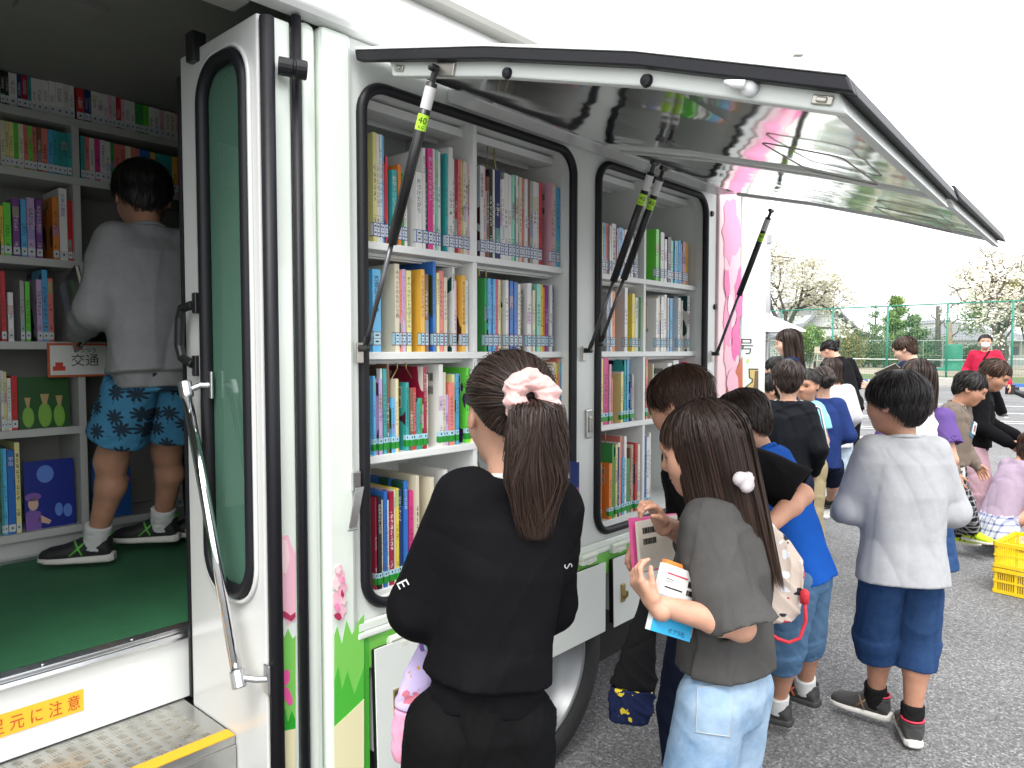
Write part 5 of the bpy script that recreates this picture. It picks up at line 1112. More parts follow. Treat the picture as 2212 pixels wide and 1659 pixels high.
        PW = PW+hr_*(rs.normal(0, .006, n)[:, None]*q**2)[..., None]; NW = jit(d[..., 0:1]*hr_+d[..., 1:2]*hf+np.maximum(d[..., 2:3], 0)*hu); tn = rs.beta(1.2, 2.6, n)
        V, F, a = ribbons(PW, NW, np.full(n, wd*1.15), tn); a = np.clip(a.reshape(n, K2*2)+(np.repeat(q.ravel(), 2)[None, :]**2*sp.get('tipfade', .3)), 0, 1.3).ravel(); parts.append((V, F)); tones.append(a)
        # inner mass so that the fall of hair is not see-through
        fm = Fld(); c1 = X(np.array([[0, -.20, .05]]))[0]; zl = ln*hh*.86
        b0 = c1; b1 = c1-up3*zl+drift*zl; fm.loft([(b0, .30*hh*vol, .20*hh), (b0*.6+b1*.4, .29*hh*vol*(1-gx*.4), .15*hh), (b1, .22*hh*vol*(1-gx*.6), .06*hh)], hr_, nrm(np.cross(up3, hr_)), .02)
        V, F = fm.mesh(vox); V = folds(V, vnorm(V, F), .004, 80, 9, .02); parts.append((V, F)); tones.append(np.full(len(V), .1))
    P_.hair = np_mesh('hair', parts, sp.get('hairmat', HAIR_K), P_.root, np.concatenate(tones))
up3 = np.array([0, 0, 1.])
# ------------------------------------------------------------ clothes
def garment(P_, name, fl, m, vox, amp=0.0, kv=40, seed=1, vertical=.25, lim=None):
    V, F = fl.mesh(vox)
    if not len(V): return None
    if amp:
        V = folds(V, None, amp*1.35, kv, seed, vertical)
        if vox < .0075: V = folds(V, None, amp*.42, kv*2.0, seed+1, vertical*.9)
    return np_mesh(name, [(V, F)], m, P_.root)
def wear(P_, sp, g, rs):
    s = H = P_.H; vox = sp.get('vox', .008); u, f, r = P_.u, P_.f, P_.r; hip, nb = P_.hip, P_.nb; rs_, fs_ = P_.rs, P_.fs; kind = g[0]; o = g[2] if len(g) > 2 else {}; m = g[1]
    e = o.get('ease', .010); sd_ = int(rs.randint(1e6)); rm = nrm(rs_*.5+r*.5); fm = nrm(np.cross(u, rm)); fm = fm if fm@f > 0 else -fm
    name = o.get('name', kind)
    if kind in ('sweatshirt', 't_shirt', 'jacket', 'blouse', 'coat'):
        hz = o.get('hem', .02); fl = Fld(); wd = o.get('w', 1.0); bell = o.get('bell', 1.0)
        hem = hip+u*hz*H
        rings = [(hem, (.074*s+e)*wd*bell, (.054*s+e)*bell), (hem+(nb-hem)*.3, (.071*s+e)*wd, (.053*s+e)), (hem+(nb-hem)*.62, (.077*s+e)*wd, (.056*s+e)), (nb-u*.058*H, (.083*s+e*.6)*wd, (.051*s+e*.7)), (nb-u*.022*H, .066*s*wd, .044*s), (nb+u*.008*H, .046*s, .042*s)]
        if o.get('rib'):
            hb = hem-u*o['rib']*.0; rings = [(hem, (.070*s+e*.55)*wd, (.050*s+e*.5)), (hem+u*o['rib'], (.072*s+e*.7)*wd, (.052*s+e*.6)), (hem+u*(o['rib']+.008), (.076*s+e*1.15)*wd, (.057*s+e*1.15))]+rings[1:]
        fl.loft(rings, rm, fm, .015, 2.4)
        sl = o.get('sleeve', 'long')
        for sd in (1, -1):
            sh, el, wr = P_.sh[sd], P_.el[sd], P_.wr[sd]; se = o.get('se', .012)
            if sl == 'long':
                fl.cone(sh-rs_*sd*.01*s, el, .036*s+se*.8, .028*s+se, .03); w2 = el+(wr-el)*o.get('reach', .93); fl.cone(el, w2, .028*s+se, .020*s+se*.9, .02)
                if o.get('rib'): fl.cone(w2-nrm(wr-el)*.005, w2+nrm(wr-el)*.045*s, .021*s+.003, .020*s+.002, .006, flat=True)
                else: fl.cone(w2-nrm(wr-el)*.03*s, w2+nrm(wr-el)*.006, .020*s+se*.9, .020*s+se*.9, .006, flat=True)
            elif sl == 'short':
                fr_ = o.get('sfrac', .62); e2 = sh+(el-sh)*fr_ if fr_ <= 1 else el+(wr-el)*(fr_-1); sr = .76*o.get('sr', .056)
                fl.cone(sh-rs_*sd*.02*s, sh+(el-sh)*min(fr_, 1)*.6, .040*s+se*.7, sr*s*.90+se*.6, .03); fl.cone(sh+(el-sh)*min(fr_, 1)*.3, e2, .036*s+se*.7, sr*s+se*.7, .012, flat=True)
                wl = max(.009, vox*1.8); fl.cone(e2-nrm(el-sh)*.028, e2+nrm(el-sh)*.02, sr*s+se*.7-wl*2.0, sr*s+se*.7-wl, .004, 's', flat=True)
        fl.cone(nb-u*.005*H+fm*.004, nb+u*.09*H+fm*.03*H*.5, .036*s, .047*s, .008, 's')
        fl.cone(hem-u*.03, hem+u*.03, .048*s, .046*s, .004, 's', flat=True)
        ob = garment(P_, name, fl, m, o.get('vox', vox), o.get('amp', .006), o.get('kv', 26), sd_, .16); P_.top = ob
        if o.get('collar', True) and vox < .0081:
            q = nb+u*.004*H; n = 22; pts = [q+(rm*math.cos(2*PI*i/n)*.042*s+fm*(math.sin(2*PI*i/n)*.040*s+.004)-u*(.012*math.sin(2*PI*i/n))) for i in range(n)]
            mb = MB(); mb.tube(pts, .0075 if not o.get('stand') else .016, 8, closed=True); mb.build('collar', o.get('cm', m), ob, base=(0, 0, 0), smooth=True)
        if o.get('stripes'):
            for sd in (1, -1):
                sh, el, wr = P_.sh[sd], P_.el[sd], P_.wr[sd]; se = o.get('se', .012); outv = nrm(np.cross(np.cross(el-sh, rs_*sd), el-sh)*-1); outv = outv if outv@(rs_*sd) > 0 else -outv
                for k in (-1, 0, 1):
                    sidev = nrm(np.cross(nrm(el-sh), outv)); mb = MB(); pts = []
                    for q_, rad in ((nb+rs_*sd*.045*s+u*.004, .0), (sh, .036*s+se*.8), (sh+(el-sh)*.5, .032*s+se*.9), (el, .028*s+se), (el+(wr-el)*.6, .024*s+se)):
                        pts.append(q_+outv*(rad*1.02+.002)+u*(.008 if rad == 0 else 0)+sidev*k*.013)
                    mb.tube(pts, .0042, 6); mb.build('sleeve_stripe', M_lblw, ob, base=(0, 0, 0), smooth=True)
    elif kind in ('shorts', 'trousers', 'jeans', 'skirt'):
        fl = Fld(); wz = o.get('waist', .10); rr = [q*.82 for q in o.get('r', (.076, .062, .056))]; ln = o.get('len', 1.0)
        if kind == 'skirt':
            ew = hip-up3*o.get('drop', .26)*H; fl.loft([(ew, .15*s, .13*s), (hip, .105*s, .085*s), (hip+u*.08*H, .080*s, .062*s)], r, f, .02)
            fl.cone(ew-u*.02, ew+u*.08, .125*s, .11*s, .004, 's', flat=True)
        else:
            fl.loft([(hip-up3*.045*H, .066*s, .056*s), (hip, .077*s+e*.4, .060*s+e*.5), (hip+u*wz*H, .068*s+e*.3, .051*s+e*.3)], r, f, .03, 2.3)
            for sd in (1, -1):
                a, k_, b_ = P_.hipj[sd], P_.kn[sd], P_.feet[sd][0]
                if ln <= 1:
                    q = a+(k_-a)*ln; fl.cone(a+(k_-a)*.10, q, min(rr[0], .058)*s, rr[1]*s, .006, flat=True)
                    fl.cone(q-nrm(k_-a)*.05, q+nrm(k_-a)*.02, rr[1]*s-max(.012, vox*2), rr[1]*s-max(.009, vox*1.7), .004, 's', flat=True)
                else:
                    q = k_+(b_-k_)*(ln-1); fl.cone(a, k_, min(rr[0], .058)*s, rr[1]*s, .006); fl.cone(k_+(b_-k_)*-.02, q, rr[1]*s, rr[2]*s, .02, flat=True)
                    if ln < 1.9: fl.cone(q-nrm(b_-k_)*.05, q+nrm(b_-k_)*.02, rr[2]*s-max(.011, vox*2), rr[2]*s-max(.009, vox*1.7), .004, 's', flat=True)
        ob = garment(P_, name, fl, m, vox, o.get('amp', .005), o.get('kv', 30), sd_, .4); P_.bottom = ob
    elif kind == 'shoes':
        for sd in (1, -1):
            a, fy = P_.feet[sd]; fy = nrm(fy); ry = np.cross(fy, up3); z0 = a-up3*.047*s; pit = o.get('pitch', {}).get(sd, 0)
            uy = up3
            if pit: uy = rot_about(up3, ry, -math.radians(pit)); fy = rot_about(fy, ry, -math.radians(pit)); z0 = a-uy*.047*s
            C = lambda x, z: z0+fy*x*s+uy*z*s
            fu = Fld(); fu.loft([(C(-.036, .030), .020*s, .018*s), (C(-.026, .038), .025*s, .030*s), (C(.0, .040), .0265*s, .032*s), (C(.035, .034), .027*s, .025*s), (C(.07, .027), .029*s, .019*s), (C(.10, .024), .027*s, .0165*s), (C(.119, .021), .019*s, .011*s)], ry, uy, .01, 2.2)
            fu.cone(C(-.006, .04), C(-.010, .068), .029*s, .030*s, .012, flat=True); fu.cone(C(-.008, .050), C(-.012, .08), .0235*s, .025*s, .004, 's', flat=True)
            shoe = garment(P_, 'shoe', fu, m, max(vox*.6, .0035))
            fs = Fld(); fs.loft([(C(-.044, .012), .014*s, .010*s), (C(-.034, .011), .024*s, .0115*s), (C(.0, .0105), .0265*s, .011*s), (C(.04, .0105), .0275*s, .010*s), (C(.075, .0105), .031*s, .0095*s), (C(.105, .012), .028*s, .009*s), (C(.123, .014), .017*s, .007*s)], ry, uy, .006, 3.2)
            V, F = fs.mesh(max(vox*.6, .0035)); so_ = np_mesh('sole', [(V, F)], o.get('sole', M_lblw), shoe)
            if o.get('accent'):
                for q in (1, -1):
                    for i, (x0_, x1_) in enumerate(((.012, .050), (.040, .022))):
                        mb = MB(); mb.tube([C(x0_, .058)+ry*q*.018*s, C((x0_+x1_)/2, .040)+ry*q*.0285*s, C(x1_, .024)+ry*q*.0285*s], .0035, 6); mb.build('shoe_stripe', o['accent'], shoe, base=(0, 0, 0), smooth=True)
            if o.get('lining'):
                n = 16; mb = MB(); mb.tube([C(-.011, .069)+(ry*math.cos(2*PI*i/n)*.027+fy*math.sin(2*PI*i/n)*.027)*s for i in range(n)], .004, 6, closed=True); mb.build('shoe_lining', o['lining'], shoe, base=(0, 0, 0), smooth=True)
    elif kind == 'socks':
        for sd in (1, -1):
            a = P_.feet[sd][0]; d = nrm(P_.kn[sd]-a); fl = Fld(); fl.cone(a-up3*.01*s, a+d*o.get('h', .05)*s, .029*s, .030*s, .006, flat=True); garment(P_, 'sock', fl, m, max(vox*.6, .004), .002, 60, 5, .8)
# ============================================================ the children and grown-ups
C_black = cloth('black_fleece', (.0055, .0055, .0065), sheen=0); C_blackT = cloth('black_cotton', (.0055, .0055, .006)); C_grey = cloth('washed_grey_cotton', (.068, .066, .064), var=.12); C_marl = cloth('grey_marl', (.36, .365, .38), var=.05)
C_marl2 = cloth('mid_grey_marl', (.24, .245, .25), var=.06); C_blue = cloth('royal_blue_jersey', (.010, .075, .34)); C_track = cloth('black_tricot', (.008, .009, .012), rough=.6); C_navy = cloth('navy_jersey', (.018, .035, .13)); C_navy2 = cloth('dark_navy_wool', (.012, .02, .055))
C_white = cloth('white_cotton', (.72, .72, .70)); C_purple = cloth('purple_cotton', (.11, .065, .22)); C_taupe = cloth('taupe_fleece', (.155, .125, .105)); C_pinkt = cloth('dusty_pink_nylon', (.42, .27, .31), rough=.5); C_lilac = cloth('lilac_fleece', (.36, .28, .36)); C_red = cloth('red_windbreaker', (.42, .018, .05), rough=.6)
C_suit = cloth('black_suiting', (.008, .008, .009)); C_ltblue = cloth('pale_blue_cotton', (.22, .48, .56)); C_khaki = cloth('khaki_twill', (.30, .25, .15)); C_bright = cloth('bright_blue_cotton', (.02, .22, .62)); C_offw = cloth('off_white_hoodie', (.52, .52, .54)); C_dnavy = cloth('dark_navy_cotton', (.012, .016, .035))
def denim(name, a, b):
    m = cloth(name, a, weave=1500, bump=.4); n, L, bs = nodes(m); tc = n.new('ShaderNodeTexCoord'); t = n.new('ShaderNodeTexNoise'); t.inputs['Scale'].default_value = 5; t.inputs['Detail'].default_value = 8; t.inputs['Roughness'].default_value = .7
    L.new(tc.outputs['Object'], t.inputs['Vector']); cr = n.new('ShaderNodeValToRGB'); cr.color_ramp.elements[0].position = .35; cr.color_ramp.elements[1].position = .68; cr.color_ramp.elements[0].color = (*a, 1); cr.color_ramp.elements[1].color = (*b, 1); L.new(t.outputs['Fac'], cr.inputs[0]); L.new(cr.outputs[0], bs.inputs['Base Color']); return m
D_light = denim('light_wash_denim', (.13, .23, .37), (.36, .46, .56)); D_mid = denim('mid_denim', (.055, .115, .21), (.10, .18, .29)); D_dark = denim('blue_denim', (.016, .042, .115), (.036, .078, .18)); D_pale = denim('pale_denim', (.35, .45, .55), (.5, .58, .64))
def plaid(name, c0, c1, sc_, c2=None):
    m = cloth(name, c0); n, L, b = nodes(m); tc = n.new('ShaderNodeTexCoord'); sx = n.new('ShaderNodeSeparateXYZ'); L.new(tc.outputs['Object'], sx.inputs[0])
    def ln(sock, f, th):
        a = n.new('ShaderNodeMath'); a.operation = 'MULTIPLY'; L.new(sock, a.inputs[0]); a.inputs[1].default_value = f; q = n.new('ShaderNodeMath'); q.operation = 'FRACT'; L.new(a.outputs[0], q.inputs[0]); g = n.new('ShaderNodeMath'); g.operation = 'LESS_THAN'; L.new(q.outputs[0], g.inputs[0]); g.inputs[1].default_value = th; return g.outputs[0]
    hx = n.new('ShaderNodeMath'); L.new(sx.outputs[0], hx.inputs[0]); L.new(sx.outputs[1], hx.inputs[1])
    a = ln(hx.outputs[0], sc_, .28); c = ln(sx.outputs[2], sc_, .28); ad = n.new('ShaderNodeMath'); L.new(a, ad.inputs[0]); L.new(c, ad.inputs[1]); hf = n.new('ShaderNodeMath'); hf.operation = 'MULTIPLY'; hf.inputs[1].default_value = .5; L.new(ad.outputs[0], hf.inputs[0])
    mx = n.new('ShaderNodeMixRGB'); L.new(hf.outputs[0], mx.inputs[0]); mx.inputs[1].default_value = (*c0, 1); mx.inputs[2].default_value = (*c1, 1); L.new(mx.outputs[0], b.inputs['Base Color']); return m
C_plaid = plaid('black_white_check', (.014, .014, .016), (.34, .34, .36), 26); C_plaid2 = plaid('blue_white_check', (.48, .50, .56), (.09, .10, .25), 22)
def palm_mat():
    """blue cotton printed with dark palm crowns: star shapes round scattered centres"""
    m = cloth('palm_print_cotton', (.035, .20, .42)); n, L, b = nodes(m)
    def mth(op, a, c=None):
        q = n.new('ShaderNodeMath'); q.operation = op
        for i, s_ in enumerate((a, c)):
            if s_ is None: continue
            if isinstance(s_, (int, float)): q.inputs[i].default_value = s_
            else: L.new(s_, q.inputs[i])
        return q.outputs[0]
    tc = n.new('ShaderNodeTexCoord'); mp = n.new('ShaderNodeMapping'); mp.inputs['Rotation'].default_value = (0, 0, -YAW+.0); L.new(tc.outputs['Object'], mp.inputs[0]); sx = n.new('ShaderNodeSeparateXYZ'); L.new(mp.outputs[0], sx.inputs[0])
    # print is laid flat: coordinates are (side, height)
    cb = n.new('ShaderNodeCombineXYZ'); L.new(sx.outputs[1], cb.inputs[0]); L.new(sx.outputs[2], cb.inputs[1])
    v = n.new('ShaderNodeTexVoronoi'); v.voronoi_dimensions = '2D'; v.inputs['Scale'].default_value = 15; v.inputs['Randomness'].default_value = .55; L.new(cb.outputs[0], v.inputs['Vector'])
    sc2 = n.new('ShaderNodeVectorMath'); sc2.operation = 'SUBTRACT'; L.new(cb.outputs[0], sc2.inputs[0]); L.new(v.outputs['Position'], sc2.inputs[1]); s2 = n.new('ShaderNodeSeparateXYZ'); L.new(sc2.outputs[0], s2.inputs[0])
    an = mth('ARCTAN2', s2.outputs[1], s2.outputs[0]); rr = mth('SQRT', mth('ADD', mth('MULTIPLY', s2.outputs[0], s2.outputs[0]), mth('MULTIPLY', s2.outputs[1], s2.outputs[1])))
    pet = mth('ADD', .011, mth('MULTIPLY', mth('ABSOLUTE', mth('SINE', mth('MULTIPLY', an, 4.5))), .017))
    star = mth('LESS_THAN', rr, pet)
    trunk = mth('MULTIPLY', mth('LESS_THAN', mth('ABSOLUTE', mth('ADD', s2.outputs[0], mth('MULTIPLY', s2.outputs[1], .35))), .0016), mth('LESS_THAN', s2.outputs[1], 0))
    fac = mth('MAXIMUM', star, mth('MULTIPLY', trunk, .8)); mx = n.new('ShaderNodeMixRGB'); L.new(mth('MULTIPLY', fac, .92), mx.inputs[0]); mx.inputs[1].default_value = (.055, .20, .34, 1); mx.inputs[2].default_value = (.022, .028, .038, 1); L.new(mx.outputs[0], b.inputs['Base Color']); return m
C_palm = palm_mat()
S_black = mat('black_shoe', (.015, .015, .016), .6, bump=.2, bscale=200); S_char = mat('charcoal_shoe', (.035, .034, .034), .65, bump=.3, bscale=220, var=.15); S_neon = mat('neon_shoe', (.50, .72, .01), .5, bump=.2, bscale=200); S_white = mat('shoe_sole_white', (.60, .58, .54), .6, var=.1); S_dark = mat('shoe_sole_dark', (.03, .03, .03), .7); S_orange = mat('shoe_orange', (.50, .10, .03), .5); S_tan = mat('shoe_tan', (.17, .11, .06), .5); S_redl = mat('shoe_red_lining', (.45, .02, .05), .6); S_grn = mat('shoe_green', (.10, .45, .05), .5)
K_white = cloth('white_sock', (.55, .56, .55)); K_black = cloth('black_sock', (.012, .012, .012))
fwd = lambda x, y, z, pole=None: dict(w=0)
# ------------------------------------------------ the girl with the ponytail, closest to the camera
g1 = person(dict(head=(1100, 760, 1.44), face=14, look=(2, 6, 2), lean=2, side=8, vox=.0055, wide=.80, label='girl with a pink scrunchie in her ponytail and a black sweatshirt', hair='pony', hairmat=HAIR_B, strands=5200, sw=.0016, tie=(.05, -1, -.06), skin=SKIN,
    tail=dict(n=6500, len=.262, w=.062, dx=(.02, .0, 0), out=.045), aL=dict(w=at(915, 1310, 1.62), pole=(-.42, -.40, -.8)), aR=dict(w=at(1110, 1215, 1.72), pole=(.05, -.25, -1.)), hL=dict(curl=.9), hR=dict(curl=.8), seed=5, fat=1.0,
    wear=[('trousers', C_blackT, dict(r=(.082, .072, .066), len=1.97, amp=.006)), ('sweatshirt', C_black, dict(rib=.052, hem=.03, ease=.026, se=.020, amp=.0085, kv=17, w=.90, cm=K_white)), ('shoes', S_black, {})]))
def torus_field(c, ax, R, r0, wob, seed):
    ax = nrm(ax); a = nrm(np.cross(ax, (0, 0, 1))); b = np.cross(ax, a); fl = Fld(); n = 26; rr = random.Random(seed)
    for i in range(n):
        t0, t1 = 2*PI*i/n, 2*PI*(i+1)/n; k0, k1 = 1+wob*math.sin(i*2.4), 1+wob*math.sin((i+1)*2.4)
        p0 = c+(a*math.cos(t0)+b*math.sin(t0))*R*k0+ax*.004*math.sin(i*1.9); p1 = c+(a*math.cos(t1)+b*math.sin(t1))*R*k1+ax*.004*math.sin((i+1)*1.9)
        fl.cone(p0, p1, r0*k0, r0*k1, .006)
    return fl
C_satin = mat('pink_satin', (.60, .33, .31), .36, spec=.5, sheen=.6, bump=.25, bscale=55, bdist=.006, stretch=(1, 1, 2.5))
fl = torus_field(g1.tie+g1.tied*.012-up3*.0, nrm(g1.tied+up3*.25), .0315, .0165, .17, 3)
V, F = fl.mesh(.003); V = folds(V, None, .005, 55, 11, 1.); np_mesh('scrunchie', [(V, F)], C_satin, g1.root)
# loose hairs round the face and ear
from mathutils.bvhtree import BVHTree
def bvh_of(o, base):
    me = o.data; return BVHTree.FromPolygons([tuple(np.array(v.co)+base) for v in me.vertices], [tuple(p.vertices) for p in me.polygons])
def cast(bv, x, y, lift):
    d = ray(x, y); d = d/np.linalg.norm(d); h = bv.ray_cast(Vector(Cv), Vector(d)); return None if h[0] is None else np.array(h[0])+np.array(h[1])*(lift if np.dot(h[1], d) < 0 else -lift)
def letter_on(P_, target, ch, cx, cy, hpx, ang, name, m):
    """sew a letter onto a garment: outline points dropped onto the cloth where they are seen in the photograph"""
    V, Fc, size = text_geo(ch); bv = bvh_of(target, P_.base); k = hpx/size[1]; ca, sa = math.cos(ang), math.sin(ang); mb = MB(); pts = []
    for p in V:
        q = cast(bv, cx+(p[0]*ca-p[1]*sa)*k, cy-(p[0]*sa+p[1]*ca)*k, .0018)
        if q is None: return
        pts.append(q-P_.base)
    mb.add(pts, Fc); mb.build(name, m, target, base=(0, 0, 0))
def patch_on(P_, target, c4, name, m, lift=.0025, n=10, stitch=None):
    """cloth patch following the garment; c4 = photo corners, stitched round its edge"""
    bv = bvh_of(target, P_.base); c = np.array(c4, float); g = []
    for j in range(n+1):
        for i in range(n+1):
            u, v = i/n, j/n; p = (c[0]*(1-u)+c[1]*u)*(1-v)+(c[3]*(1-u)+c[2]*u)*v; q = cast(bv, p[0], p[1], lift)
            if q is None: return
            g.append(q-P_.base)
    mb = MB(); mb.add(g, [(j*(n+1)+i, j*(n+1)+i+1, (j+1)*(n+1)+i+1, (j+1)*(n+1)+i) for j in range(n) for i in range(n)]); o = mb.build(name, m, target, base=(0, 0, 0), smooth=True)
    if stitch:
        rim = [j for j in range(n+1)]+[(k+1)*(n+1)+n for k in range(n)]+[n*(n+1)+k for k in range(n-1, -1, -1)]+[k*(n+1) for k in range(n-1, 0, -1)]
        mb = MB(); mb.tube([g[k] for k in rim], .0011, 5, closed=True); mb.build('stitching', stitch, o, base=(0, 0, 0))
letter_on(g1, g1.top, 'E', 872, 1262, 24, math.radians(-62), 'sleeve_lettering', M_lblw)
letter_on(g1, g1.top, 'S', 1226, 1222, 18, math.radians(-70), 'sleeve_lettering', M_lblw)
# ------------------------------------------------ the girl in the washed grey T-shirt
g2 = person(dict(hand=.88, head=(1522, 868, 1.63), face=58, look=(24, 14, -3), lean=1, vox=.0055, wide=.84, label='girl with long brown hair and a white hair clip hugging a blue book', hair='long', hairmat=HAIR_B, strands=6500, sw=.0017, len=1.72, gather=.42, open=52, drift=(.15, -.165, 0), tipfade=.55,
    aL=dict(w=at(1416, 1304, 1.485), pole=(-.28, -.30, -.9)), aR=dict(w=at(1428, 1128, 1.74), pole=(.9, -.3, -.25)), hL=dict(d=at(1370, 1248, 1.495)-at(1416, 1304, 1.485), n=Rv*.95+Fh*.30, curl=(.75, .8, .85, .9), thumb=.45), hR=dict(d=at(1392, 1052, 1.68)-at(1428, 1128, 1.74), n=-Rv*.6-Fh*.4+Zv*.2, curl=(.5, .95, 1.1, 1.2), thumb=.3), seed=8,
    fR=(.06, .02), fL=(-.06, .0), wear=[('jeans', D_light, dict(r=(.086, .076, .074), len=1.95, amp=.0045, waist=.10)), ('t_shirt', C_grey, dict(sleeve='short', sfrac=1.0, sr=.062, hem=.05, ease=.026, se=.014, amp=.010, kv=17, w=.92, bell=1.04)), ('shoes', S_white, {})]))
C_clip = cloth('floral_clip_fabric', (.50, .45, .46))
q = cast(bvh_of(g2.hair, g2.base), 1604, 1040, .012)-g2.base; fl = Fld(); fl.ell(q+up3*.008-Rv*.008, [.020, .014, .016], None, .006).ell(q-up3*.008+Rv*.006, [.018, .013, .014], None, .006).ell(q+Rv*.010+up3*.006, [.010, .012, .018], None, .006)
V, F = fl.mesh(.0025); V = folds(V, vnorm(V, F), .0025, 160, 4, 1.); np_mesh('hair_clip', [(V, F)], C_clip, g2.root)
D_pocket = denim('light_wash_denim_pocket', (.17, .27, .41), (.33, .43, .53)); M_stitch = mat('pale_stitching', (.34, .36, .36), .8)
patch_on(g2, g2.bottom, [(1508, 1486), (1584, 1478), (1576, 1590), (1504, 1580)], 'back_pocket', D_pocket, stitch=M_stitch)
# ------------------------------------------------ child in the black T-shirt leaning to the shelf
p3 = person(dict(wide=.86, head=(1472, 797, 2.22), face=36, look=(22, 24, 0), lean=11, vox=.006, label='child with short brown hair in a black T-shirt leaning towards the shelf', hair='short', hairmat=HAIR_R, strands=3800, sw=.0021, mess=1.4, vol=1.0,
    aR=dict(w=at(1646, 1150, 2.02), pole=(.7, -.6, -.3)), aL=dict(w=at(1400, 1160, 1.95), pole=(.1, -.55, -1.)), hL=dict(d=at(1366, 1205, 1.86)-at(1400, 1160, 1.95), n=Fh*.7+Rv*.5, curl=(.75, .8, .85, .9), thumb=.4), hR=dict(curl=1.0), seed=12, skin=SKIN2,
    wear=[('trousers', C_dnavy, dict(r=(.085, .075, .070), len=1.93)), ('t_shirt', C_blackT, dict(sleeve='short', sfrac=.95, sr=.068, hem=.0, ease=.026, se=.012, amp=.008, kv=17)), ('shoes', S_black, {})]))
# ------------------------------------------------ boy in the blue T-shirt
p4 = person(dict(head=(1604, 850, 2.60), face=66, look=(8, 26, 0), lean=21, vox=.006, label='boy in a royal blue T-shirt and faded denim shorts bending forward', hair='short', hairmat=HAIR_B, strands=3000, sw=.0022, seed=21, vol=1.04,
    fL=('w', onZ(1676, 1578), 6), fR=('w', onZ(1738, 1542), -4), aL=(.0, .17, -.20), aR=(.0, .17, -.20), skin=SKIN2,
    wear=[('shorts', D_mid, dict(r=(.066, .074, .068), len=1.28, amp=.005)), ('t_shirt', C_blue, dict(sleeve='short', sfrac=.95, sr=.062, hem=-.02, ease=.024, amp=.007, kv=17)), ('socks', K_white, dict(h=.045)), ('shoes', S_char, dict(accent=S_orange, sole=S_dark))]))
# ------------------------------------------------ boy in the grey marl sweatshirt
p5 = person(dict(head=(1938, 801, 2.56), face=17, look=(42, 4, 0), lean=3, vox=.006, label='boy in a pale grey sweatshirt and denim shorts walking away', hair='bowl', hairmat=HAIR_K, strands=4500, sw=.0021, seed=31, vol=1.06, skin=SKIN2,
    fR=('w', onZ(1968, 1608), -8, .012), fL=('w', onZ(1890, 1560), 58), knee_out=.35, aR=(.05, .16, -.20), aL=(.03, .16, -.20),
    wear=[('shorts', D_dark, dict(r=(.066, .070, .064), len=1.32, amp=.005)), ('sweatshirt', C_marl, dict(hem=-.035, ease=.030, se=.018, amp=.0065, kv=15, w=1.06, bell=1.12)), ('socks', K_black, dict(h=.055)), ('shoes', S_char, dict(accent=S_tan, sole=S_white, lining=S_redl))]))
# ------------------------------------------------ boy inside the truck
p0 = person(dict(hip=.955, head=(316, 358, 2.50), gz=FZ, face=22, look=(-14, 20, 0), lean=6, vox=.006, label='boy in a grey sweatshirt and palm print shorts standing inside the truck', hair='short', hairmat=HAIR_K, strands=3200, sw=.0022, seed=41, skin=SKIN2, vol=1.02,
    fL=('w', onZ(205, 1222, FZ), 55), fR=('w', onZ(350, 1186, FZ), 50), aL=(.03, .12, -.20), aR=(.03, .20, -.10),
    wear=[('shorts', C_palm, dict(r=(.090, .084, .066), len=.72, amp=.004, waist=.13)), ('sweatshirt', C_marl2, dict(rib=.046, hem=-.035, ease=.032, se=.02, amp=.007, kv=16, w=1.06)), ('socks', K_white, dict(h=.05)), ('shoes', S_black, dict(accent=S_grn, sole=S_white, lining=S_grn))]))
p0b = person(dict(head=(452, 440, 2.80), gz=FZ, face=30, look=(0, 20, 0), lean=8, vox=.008, label='child in dark navy clothes half hidden behind the folded truck door', hair='short', hairmat=HAIR_K, strands=500, seed=44, aL=(.10, .10, -.14), H=1.32,
    fL=('w', onZ(440, 1168, FZ), 60), wear=[('trousers', C_dnavy, dict(r=(.085, .075, .066), len=1.9)), ('jacket', C_dnavy, dict(hem=-.03, ease=.03)), ('shoes', S_black, dict(sole=S_white, accent=mat('shoe_yellow', (.5, .5, .03), .5)))]))
# ------------------------------------------------ the queue further along, nearest first
p6 = person(dict(head=(1984, 776, 3.75), face=0, look=(8, 4, 0), vox=.008, label='girl with long hair in a white T-shirt with purple sleeves', hair='long', hairmat=HAIR_B, strands=1100, sw=.006, len=1.0, gather=.2, seed=51, aR=(.02, .05, -.27), aL=(.0, .10, -.20),
    wear=[('skirt', D_dark, {}), ('t_shirt', C_white, dict(sleeve='none', hem=0, ease=.022)), ('shoes', S_white, {})]))
for sd in (1, -1):
    fl = Fld(); sh, el = p6.sh[sd], p6.el[sd]; e2 = sh+(el-sh)*.66; fl.cone(sh-p6.rs*sd*.01, e2, .042*p6.H, .050*p6.H, .01, flat=True); fl.ell(sh, [.054, .054, .05], None, .02); fl.cone(e2-nrm(el-sh)*.03, e2+nrm(el-sh)*.02, .042*p6.H, .045*p6.H, .004, 's', flat=True); garment(p6, 'sleeve', fl, C_purple, .008, .004, 30, 3)
p14 = person(dict(head=(1704, 776, 4.15), face=6, look=(-4, 4, 0), vox=.009, label='boy in a black track jacket with white shoulder stripes', hair='short', hairmat=HAIR_B, strands=900, sw=.0065, seed=61, aL=(.05, .06, -.27), aR=(.03, .05, -.27),
    wear=[('trousers', C_dnavy, dict(r=(.08, .066, .058), len=1.93)), ('jacket', C_track, dict(hem=-.05, ease=.022, stripes=True, stand=True)), ('shoes', S_char, {})]))
